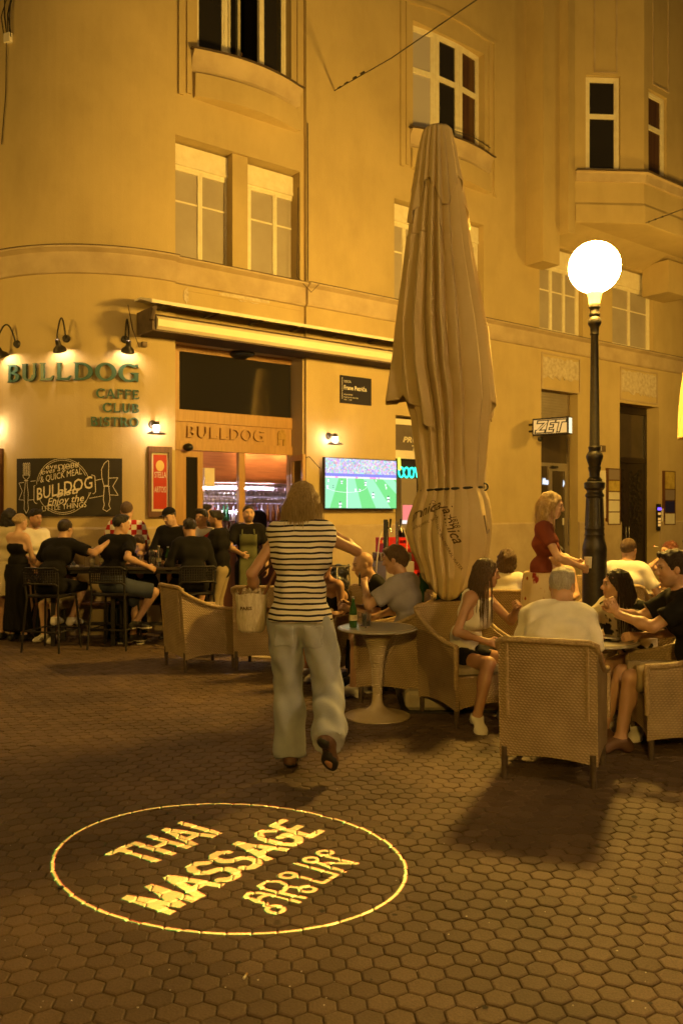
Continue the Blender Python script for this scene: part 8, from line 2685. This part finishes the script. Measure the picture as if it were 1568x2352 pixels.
p = Person((-1.26, 11.55), R(186), 1.69, head=(10, 2, 0), hands=[(-.26, .10, .92), (.10, .30, 1.12)], elbows=[(-1, -.5, 0), (1, -.5, -.2)], curl=(.4, .9))
build_person(p, 'waiter with moustache in black shirt and olive apron at the bar door', 'fair', **FAR, hair='crop', haircol='dbrown', stubble=.7, clothes=[shirt(BLK, .75, -.10), trousers(BLK), apron(OLV)], shoes=(BSH, None))
# 7 inside the bar
pu = FW(fu(484, REC - 1.8), REC - 1.95, 0)
p = Person((pu.x, pu.y), R(60), 1.90, head=(10, 22, 0), hands=[(-.1, .3, 1.1), (.12, .32, 1.1)])
build_person(p, 'dark haired barman bending at the bottle shelf inside the bar', 'mid', **FAR, hair='quiff', haircol='black', clothes=[shirt(BLK, .7), trousers(BLK)], shoes=(BSH, None))
pu = FW(fu(588, REC - 1.8), REC - 1.95, 0)
p = Person((pu.x, pu.y), R(180), 1.90, head=(-20, 26, 0), lean=6, hands=[(-.1, .3, 1.1), (.12, .32, 1.1)])
build_person(p, 'bearded barman looking down behind the counter', 'mid', **FAR, hair='short', haircol='black', stubble=.8, clothes=[shirt(BLK, .7), trousers(BLK)], shoes=(BSH, None))
pu = FW(fu(468, REC - .5), REC - .55, 0)
p = Person((pu.x, pu.y), R(-60), 1.72, head=(-10, 10, 0), hands=[(-.1, .3, 1.0), (.2, .1, .95)])
build_person(p, 'man in black T-shirt stepping into the bar through the open door', 'fair', **FAR, hair='short', haircol='black', clothes=[shirt(BLK, .6), trousers(NAVY)], shoes=(BSH, None))
# ------------------------------------------------------------------ second parasol at the right edge
par2 = copy_tree(par)
par2.location = (4.92, 11.0, 0)
par2['label'] = 'closed parasol beyond the smoking woman, lit yellow by the street lamp'
par['group'] = par2['group'] = 'closed cafe parasols'

# ------------------------------------------------------------------ bottles, glasses and other small things
CLG = mat('drink_glass', (0.95, 0.95, 0.95), rough=.02, trans=.95, ior=1.30, spec=.7)
BGREEN = mat('bottle_green_clear', (0.10, 0.30, 0.10), rough=.05, trans=.75, ior=1.35, spec=.8)
BCLEAR = mat('bottle_clear_glass', (0.85, 0.88, 0.85), rough=.04, trans=.85, ior=1.30, spec=.8)
LABELM = mat('bottle_label', (0.62, 0.55, 0.35), (.45, .36, .18), scale=60, rough=.6)
CAPM = mat('bottle_cap', (.5, .46, .4), rough=.35, metal=.6)
BPROF = [(.0, 0), (.029, 0), (.031, .006), (.031, .125), (.027, .15), (.014, .185), (.012, .222), (.0135, .224), (.0135, .232), (.0, .232)]
GPROF = [(.0, .0), (.030, .0), (.033, .004), (.037, .115), (.0345, .115), (.031, .012), (0, .010)]
WPROF = [(0, 0), (.033, 0), (.033, .003), (.005, .010), (.004, .085), (.018, .10), (.038, .135), (.040, .165), (.034, .20), (.032, .20), (.037, .165), (.035, .137), (.015, .106), (0, .10)]
_meshes = {}
def lathe_mesh(key, prof, m, n=16):
    if key not in _meshes:
        q = MB(); q.lathe(prof, (0, 0, 0), n, False)
        me = bpy.data.meshes.new(key); me.from_pydata(q.v, [], q.f); me.materials.append(m); finish_mesh(me, 40); _meshes[key] = me
    return _meshes[key]
def bottle(x, y, z, label, m=BGREEN, sc=1.0, group='bottles on the cafe tables'):
    root = empty('glass_bottle', (x, y, z), 0, label, 'bottle', group); root.scale = (sc, sc, sc)
    new_obj('body', lathe_mesh('bottle_body_' + m.name, BPROF, m), root)
    new_obj('label_band', lathe_mesh('bottle_label_band', [(.0314, .055), (.0318, .055), (.0318, .10), (.0314, .10)], LABELM), root)
    new_obj('cap', lathe_mesh('bottle_cap_mesh', [(0, .230), (.0145, .230), (.0145, .243), (0, .245)], CAPM), root)
    return root
def glass(x, y, z, label, kind='tumbler'):
    o = new_obj('drinking_glass', lathe_mesh(kind, GPROF if kind == 'tumbler' else WPROF, CLG))
    o.location = (x, y, z); tag(o, label, 'glass', 'glasses on the cafe tables'); return o
zt = .7145
bx_, by_ = T1[0] - .22 + .02, T1[1] - .04
bottle((811 - 784) / 1960 * 6.75, T1[1] - .03, zt, 'green mineral water bottle on the pedestal table by the polo man', BGREEN, 1.0)
glass((841 - 784) / 1960 * 6.75, T1[1] - .06, zt, 'empty tumbler beside the green bottle')
glass((832 - 784) / 1960 * 6.85, T1[1] + .06, zt, 'tumbler half behind the other glass near the green bottle')
ph = empty('mobile_phone', (T2[0] + .10, T2[1] - .06, zt), R(62), 'black phone lying on the round table', 'phone')
q = MB(); q.bbox(-.037, .037, -.075, .075, 0, .008, .003); q.build('casing', BLACK, ph)
q = MB(); q.box(-.033, .033, -.070, .070, .008, .0086); q.build('screen', mat('phone_screen', (.01, .01, .012), rough=.08), ph)
glass(T2[0] - .12, T2[1] + .12, zt, 'tumbler on the table before the woman in the flowered shirt')
glass(T6[0] - .05, T6[1] - .08, zt, 'small tumbler on the table behind the man in black')
bottle(T4[0] + .05, T4[1], zt, 'dark bottle on the table near the smoking woman', BOTC[1])
glass(T4[0] - .1, T4[1] - .06, zt, 'tumbler on the table near the smoking woman')
zh = .9605
for k, (dx, dy, kind, lab) in enumerate((
    (.10, -.16, 'b', 'clear water bottle on the left high table, nearest its edge'), (.20, -.10, 'b', 'clear water bottle beside another on the left high table'), (.16, .02, 'w', 'stemmed glass between the clear bottles on the left high table'),
    (.02, -.10, 't', 'tumbler on the left high table before the reaching man'), (.28, -.16, 't', 'tumbler at the right end of the left high table'))):
    x, y = HT1[0] + dx, HT1[1] + dy
    if kind == 'b': bottle(x, y, zh, lab, BCLEAR, 1.0)
    elif kind == 'w': glass(x, y, zh, lab, 'wine')
    else: glass(x, y, zh, lab)
for k, (dx, dy, kind, lab) in enumerate((
    (.02, -.10, 'b', 'clear water bottle on the right high table'), (.13, -.08, 'g', 'green bottle on the right high table beside the clear one'), (-.05, -.16, 't', 'tumbler on the right high table next to the clear bottle'),
    (-.08, -.02, 'w', 'stemmed glass on the right high table below the phone'), (.24, -.05, 'w', 'stemmed glass on the right high table near the seated back'), (-.22, -.12, 't', 'tumbler at the left end of the right high table'))):
    x, y = HT2[0] + dx, HT2[1] + dy
    if kind == 'b': bottle(x, y, zh, lab, BCLEAR, 1.05)
    elif kind == 'g': bottle(x, y, zh, lab, BGREEN, 1.0)
    elif kind == 'w': glass(x, y, zh, lab, 'wine')
    else: glass(x, y, zh, lab)
nk = empty('napkin_pack', (HT1[0] - .12, HT1[1] - .18, zh), .3, 'small white tissue packs on the left high table', 'tissue pack')
q = MB(); q.bbox(-.05, .0, -.03, .03, 0, .02, .004); q.build('pack', PAPER, nk); q = MB(); q.bbox(.015, .06, -.03, .03, 0, .018, .004); q.build('pack', PAPER, nk)

# phones and cigarettes in hands: placed from the person's own wrist
def held(pos, rz, label, kind):
    root = empty({'phone': 'mobile_phone', 'vape': 'vape_pen', 'cig': 'cigarette', 'cup': 'paper_cup'}[kind], pos, rz, label, {'phone': 'phone', 'vape': 'vape', 'cig': 'cigarette', 'cup': 'cup'}[kind])
    if kind == 'phone':
        q = MB(Matrix.Rotation(R(55), 4, 'X')); q.bbox(-.036, .036, -.073, .073, 0, .008, .003); q.build('casing', BLACK, root)
        q = MB(Matrix.Rotation(R(55), 4, 'X')); q.box(-.032, .032, -.068, .068, .008, .0086); q.build('screen', emat('phone_lit', (.75, .8, 1.0), .9), root)
    elif kind == 'vape':
        q = MB(); q.tube([(0, 0, -.05), (0, 0, .05)], .010, 8); q.build('tube', BLACK, root, 60)
        q = MB(); q.tube([(0, 0, .05), (0, 0, .075)], [.007, .005], 8); q.build('mouthpiece', STEEL, root, 60)
    elif kind == 'cig':
        q = MB(); q.tube([(0, 0, 0), (-.05, -.01, .01)], .004, 6); q.build('paper', PAPER, root)
        q = MB(); q.tube([(-.05, -.01, .01), (-.056, -.011, .011)], .004, 6); q.build('ember', emat('ember', (1, .25, .05), 4), root)
    else:
        q = MB(); q.lathe([(0, 0), (.028, 0), (.034, .10), (.032, .10), (0, .006)], (0, 0, 0), 16, False); q.build('cup', PAPER, root, 40)
    return root
def person_point(at_, face_, loc): v = rotz(face_) @ np.array(loc, float); return (at_[0] + v[0], at_[1] + v[1], v[2])
held(person_point(CCH, fa(-.88, .42), (-.08, .36, 1.03)), 0, 'slim black vape pen at the mouth of the polo man', 'vape')
held(person_point((-2.52, 11.02), R(172), (.01, .36, 1.06)), R(172), 'phone held in both hands by the man on the bench', 'phone')
held(person_point((-2.16, 11.05), R(170), (.02, .32, 1.02)), R(170), 'phone held low by the man in the black cap', 'phone')
held(person_point(CK, fa(-.8, -.5), (.03, .30, 1.20)), 0, 'lit cigarette between the fingers of the red haired woman', 'cig')
held(person_point((1.80, 7.75), fa(.96, -.28), (.02, .42, 1.13)), 0, 'white paper cup held by the blonde standing woman', 'cup')

# handbag on the walking woman's arm
bagp = np.array([-.62, 5.38, 0.0])
bag = empty('handbag', (-.575, 5.47, .86), R(8), 'cream crocheted bucket bag hanging at the walking woman\'s side', 'handbag')
BAGM = mat('bag_crochet', (.60, .53, .40), (.42, .35, .24), scale=40, rough=.9, bump=.9, bscale=90, stretch=(1, 1, .35))
q = MB(); V = []; F = []; N_ = 28
for j, (r, z) in enumerate(((.0, 0), (.062, .0), (.082, .02), (.090, .08), (.092, .17), (.100, .245), (.092, .25), (.08, .24), (0, .20))):
    for k in range(N_):
        t = 2 * math.pi * k / N_
        rr = r * (1 + .035 * math.sin(9 * t) * (z > .03))
        V.append((rr * 1.05 * math.cos(t), rr * .75 * math.sin(t), z + .006 * math.sin(3 * t) * (z > .2)))
for j in range(8):
    for k in range(N_): F.append((j * N_ + k, j * N_ + (k + 1) % N_, (j + 1) * N_ + (k + 1) % N_, (j + 1) * N_ + k))
q.add(V, F); q.build('pouch', BAGM, bag, 60)
q = MB(); q.tube([(.08, 0, .24), (.16, .0, .40), (.215, -.02, .55), (.245, -.06, .66), (.23, .06, .68), (.15, .10, .45), (-.08, .02, .24)], .009, 6); q.build('strap', mat('bag_strap', (.16, .07, .035), rough=.6), bag, 60)
q = MB()
for k in range(7):
    t = k * .9; q.tube([(.06 * math.cos(t), .04 * math.sin(t), .22), (.05 * math.cos(t + 1), .04 * math.sin(t + 1), .275)], .016, 7)
q.build('scarf', mat('bag_scarf', (.5, .42, .3), (.2, .14, .08), scale=30, rough=.8), bag, 60)
q = MB(); text_into(q, 'PARIS', .03, lambda a, b: (-.075 + a, -.0735 + .25 * (a - .05) ** 2 * 10, .15 + b), .0012); q.build('print', INK, bag)

# mobile tap station, crates, cylinder and rubbish sack by the wall
tx, ty = (900 - 784) / 1960 * 11.3, 11.3
tap = empty('tap_station', (tx, ty, 0), R(30), 'steel mobile beer tap station with two tap columns beside red crates', 'beer tap')
q = MB(); q.bbox(-.22, .22, -.20, .20, .10, .98, .01); q.build('cabinet', mat('tap_cabinet', (.33, .30, .30), rough=.4, metal=.4), tap)
q = MB(); q.bbox(-.20, .20, -.18, .18, .981, 1.10, .01); q.build('drip_tray', STEEL, tap)
for sx in (-.08, .08):
    q = MB(); q.tube([(sx, 0, 1.10), (sx, 0, 1.50)], .022, 12); q.build('tap_column', STEEL, tap, 50)
    q = MB(); q.tube([(sx, 0, 1.42), (sx, -.09, 1.42), (sx, -.11, 1.36)], .010, 8); q.build('spout', STEEL, tap, 50)
    q = MB(); q.tube([(sx, -.07, 1.43), (sx, -.09, 1.54)], [.010, .016], 8); q.build('tap_handle', BLACK, tap, 50)
q = MB(); q.tube([(.12, .05, 1.46), (.2, .02, 1.40), (.24, 0, 1.25), (.22, 0, 1.0)], .008, 6); q.tube([(-.12, .05, 1.42), (-.2, .0, 1.25), (-.24, 0, .95), (-.26, 0, .6)], .008, 6); q.build('hose', mat('hose', (.5, .45, .33), rough=.5), tap, 60)
q = MB(); q.tube([(-.13, -.02, 1.0), (-.10, 0, 1.53)], [.02, .03], 8); q.build('paddle', BLACK, tap, 50)
for sx in (-.17, .17):
    for sy in (-.15, .15):
        q = MB(); q.tube([(sx - .02, sy, .05), (sx + .02, sy, .05)], .05, 12); q.build('wheel', BLACK, tap, 40)
REDC = mat('crate_red', (.50, .02, .015), (.42, .018, .012), scale=4, rough=.4)
def crate(x, y, z, rz, label):
    r = empty('drinks_crate', (x, y, z), rz, label, 'crate', 'red drinks crates by the tap station')
    q = MB(); q.box(-.20, .20, -.15, .15, 0, .03); q.build('floor', REDC, r)
    for (a, b, c, d) in ((-.20, .20, -.15, -.135), (-.20, .20, .135, .15), (-.20, -.185, -.135, .135), (.185, .20, -.135, .135)):
        q = MB()
        q.box(a, b, c, d, .03, .20); q.box(a, b, c, d, .245, .28)
        lx = b - a > .1
        if lx:
            q.box(a, a + .10, c, d, .20, .245); q.box(b - .10, b, c, d, .20, .245)
        else:
            q.box(a, b, c, c + .08, .20, .245); q.box(a, b, d - .08, d, .20, .245)
        q.build('side', REDC, r)
    q = MB(); text_into(q, 'Coca-Cola', .075, lambda a, b: (-.15 + a, -.1515, .09 + b), .002, 'LEFT', .30, .3); q.build('lettering', PAPER, r)
    return r
cx_, cy_ = tx + .36, ty + .30
crate(cx_, cy_, 0, R(28), 'red crate at the bottom of the stack by the tap station')
crate(cx_ + .01, cy_, .285, R(30), 'red crate second from the ground in the stack by the tap station')
crate(cx_, cy_ + .01, .57, R(27), 'red crate third from the ground in the stack by the tap station')
crate(cx_ + .12, cy_ + .02, .855, R(30), 'red crate on top of the stack, shifted towards the shop')
crate(tx + .05, ty + .46, 1.0, R(30), 'red crate seen between the tap columns, on the plastic box')
pb = empty('plastic_box', (tx + .05, ty + .46, 0), R(30), 'grey plastic box under the red crate behind the taps', 'box')
q = MB(); q.bbox(-.22, .22, -.16, .16, 0, .97, .01); q.build('body', mat('box_grey', (.2, .18, .16), rough=.5), pb); q = MB(); q.bbox(-.23, .23, -.17, .17, .971, .998, .006); q.build('lid', mat('box_grey', (.2, .18, .16)), pb)
gx_, gy_ = (850 - 784) / 1960 * 11.0, 11.0
gc = empty('gas_cylinder', (gx_, gy_, 0), 0, 'yellow green gas cylinder standing by the tap station', 'gas cylinder')
q = MB(); q.lathe([(0, 0), (.085, 0), (.09, .02), (.09, .72), (.075, .80), (.04, .85), (.03, .86)], (0, 0, 0), 20, False); q.build('tank', mat('cyl_green', (.32, .34, .10), (.26, .27, .08), scale=5, rough=.4), gc, 40)
q = MB(); q.lathe([(.03, .86), (.022, .88), (.022, .93), (.03, .935), (.03, .95), (0, .955)], (0, 0, 0), 12, False); q.tube([(0, 0, .91), (.06, 0, .91)], .012, 8); q.build('valve', STEEL, gc, 40)
sx_, sy_ = (775 - 784) / 1960 * 10.7, 10.7
sk = empty('rubbish_sack', (sx_, sy_, .0), 0, 'black plastic rubbish sack hung in a thin metal stand', 'rubbish sack')
F_ = Field(.05); F_.ell((0, 0, .70), (.145, .13, .15)); F_.ell((.02, 0, .86), (.12, .11, .09)); F_.cap((-.12, 0, .9), (.14, .02, .96), .03, .02)
mesh_field('sack', F_, mat('sack_black', (.012, .012, .013), rough=.28, spec=.6), .012, None, sk, wrinkle=.016, wf=26, seed=9)
q = MB()
for a_ in (0.5, 2.6, 4.7): q.tube([(.16 * math.cos(a_), .16 * math.sin(a_), .95), (.22 * math.cos(a_), .22 * math.sin(a_), 0)], .008, 6)
q.tube([(.155 * math.cos(t), .155 * math.sin(t), .95) for t in np.linspace(0, 2 * math.pi, 20)[:-1]], .008, 6, closed=True); q.build('stand', STEEL, sk)
# cigarette end on the paving
ce = empty('cigarette_end', (*ground(563, 2245), .004), R(75), 'pale cigarette end lying on the paving below the projected ring', 'cigarette end')
q = MB(); q.tube([(-.013, 0, 0), (.005, 0, 0)], .004, 8); q.build('paper', PAPER, ce); q = MB(); q.tube([(.0052, 0, 0), (.018, 0, 0)], .0041, 8); q.build('filter', mat('filter', (.5, .3, .12), rough=.8), ce)
for nm_, (px_, py_), lb_ in (('bottle_cap', (140, 2040), 'flat dark bottle cap pressed in a joint left of the projected words'),):
    o = new_obj('bottle_cap', lathe_mesh('floor_cap', [(0, 0), (.014, 0), (.0145, .003), (.012, .006), (0, .006)], BLACK)); o.location = (*ground(px_, py_), .001); tag(o, lb_, 'bottle cap')

# trodden gum and pale grit on the paving, too small to pick apart
gr = np.random.default_rng(21)
for nm_, n_, r0, r1, z_, m_, lb_ in (('gum_spots', 60, .006, .016, .0022, mat('gum', (.022, .016, .013), rough=.8), 'dark trodden gum spots scattered over the paving'),
                                  ('grit', 170, .0012, .004, .003, PAPER, 'pale specks of grit scattered over the paving')):
    q = MB()
    for k in range(n_):
        y = 2.8 + 6 * gr.uniform() ** 1.5; x = gr.uniform(-.42, .42) * y; r = gr.uniform(r0, r1)
        q.add([(x + r * gr.uniform(.6, 1.1) * math.cos(t), y + r * gr.uniform(.6, 1.1) * math.sin(t), z_) for t in np.linspace(0, 2 * math.pi, 9)[:-1]], [tuple(range(8))])
    tag(q.build(nm_, m_, None, None, False), lb_, 'litter', None, 'stuff')
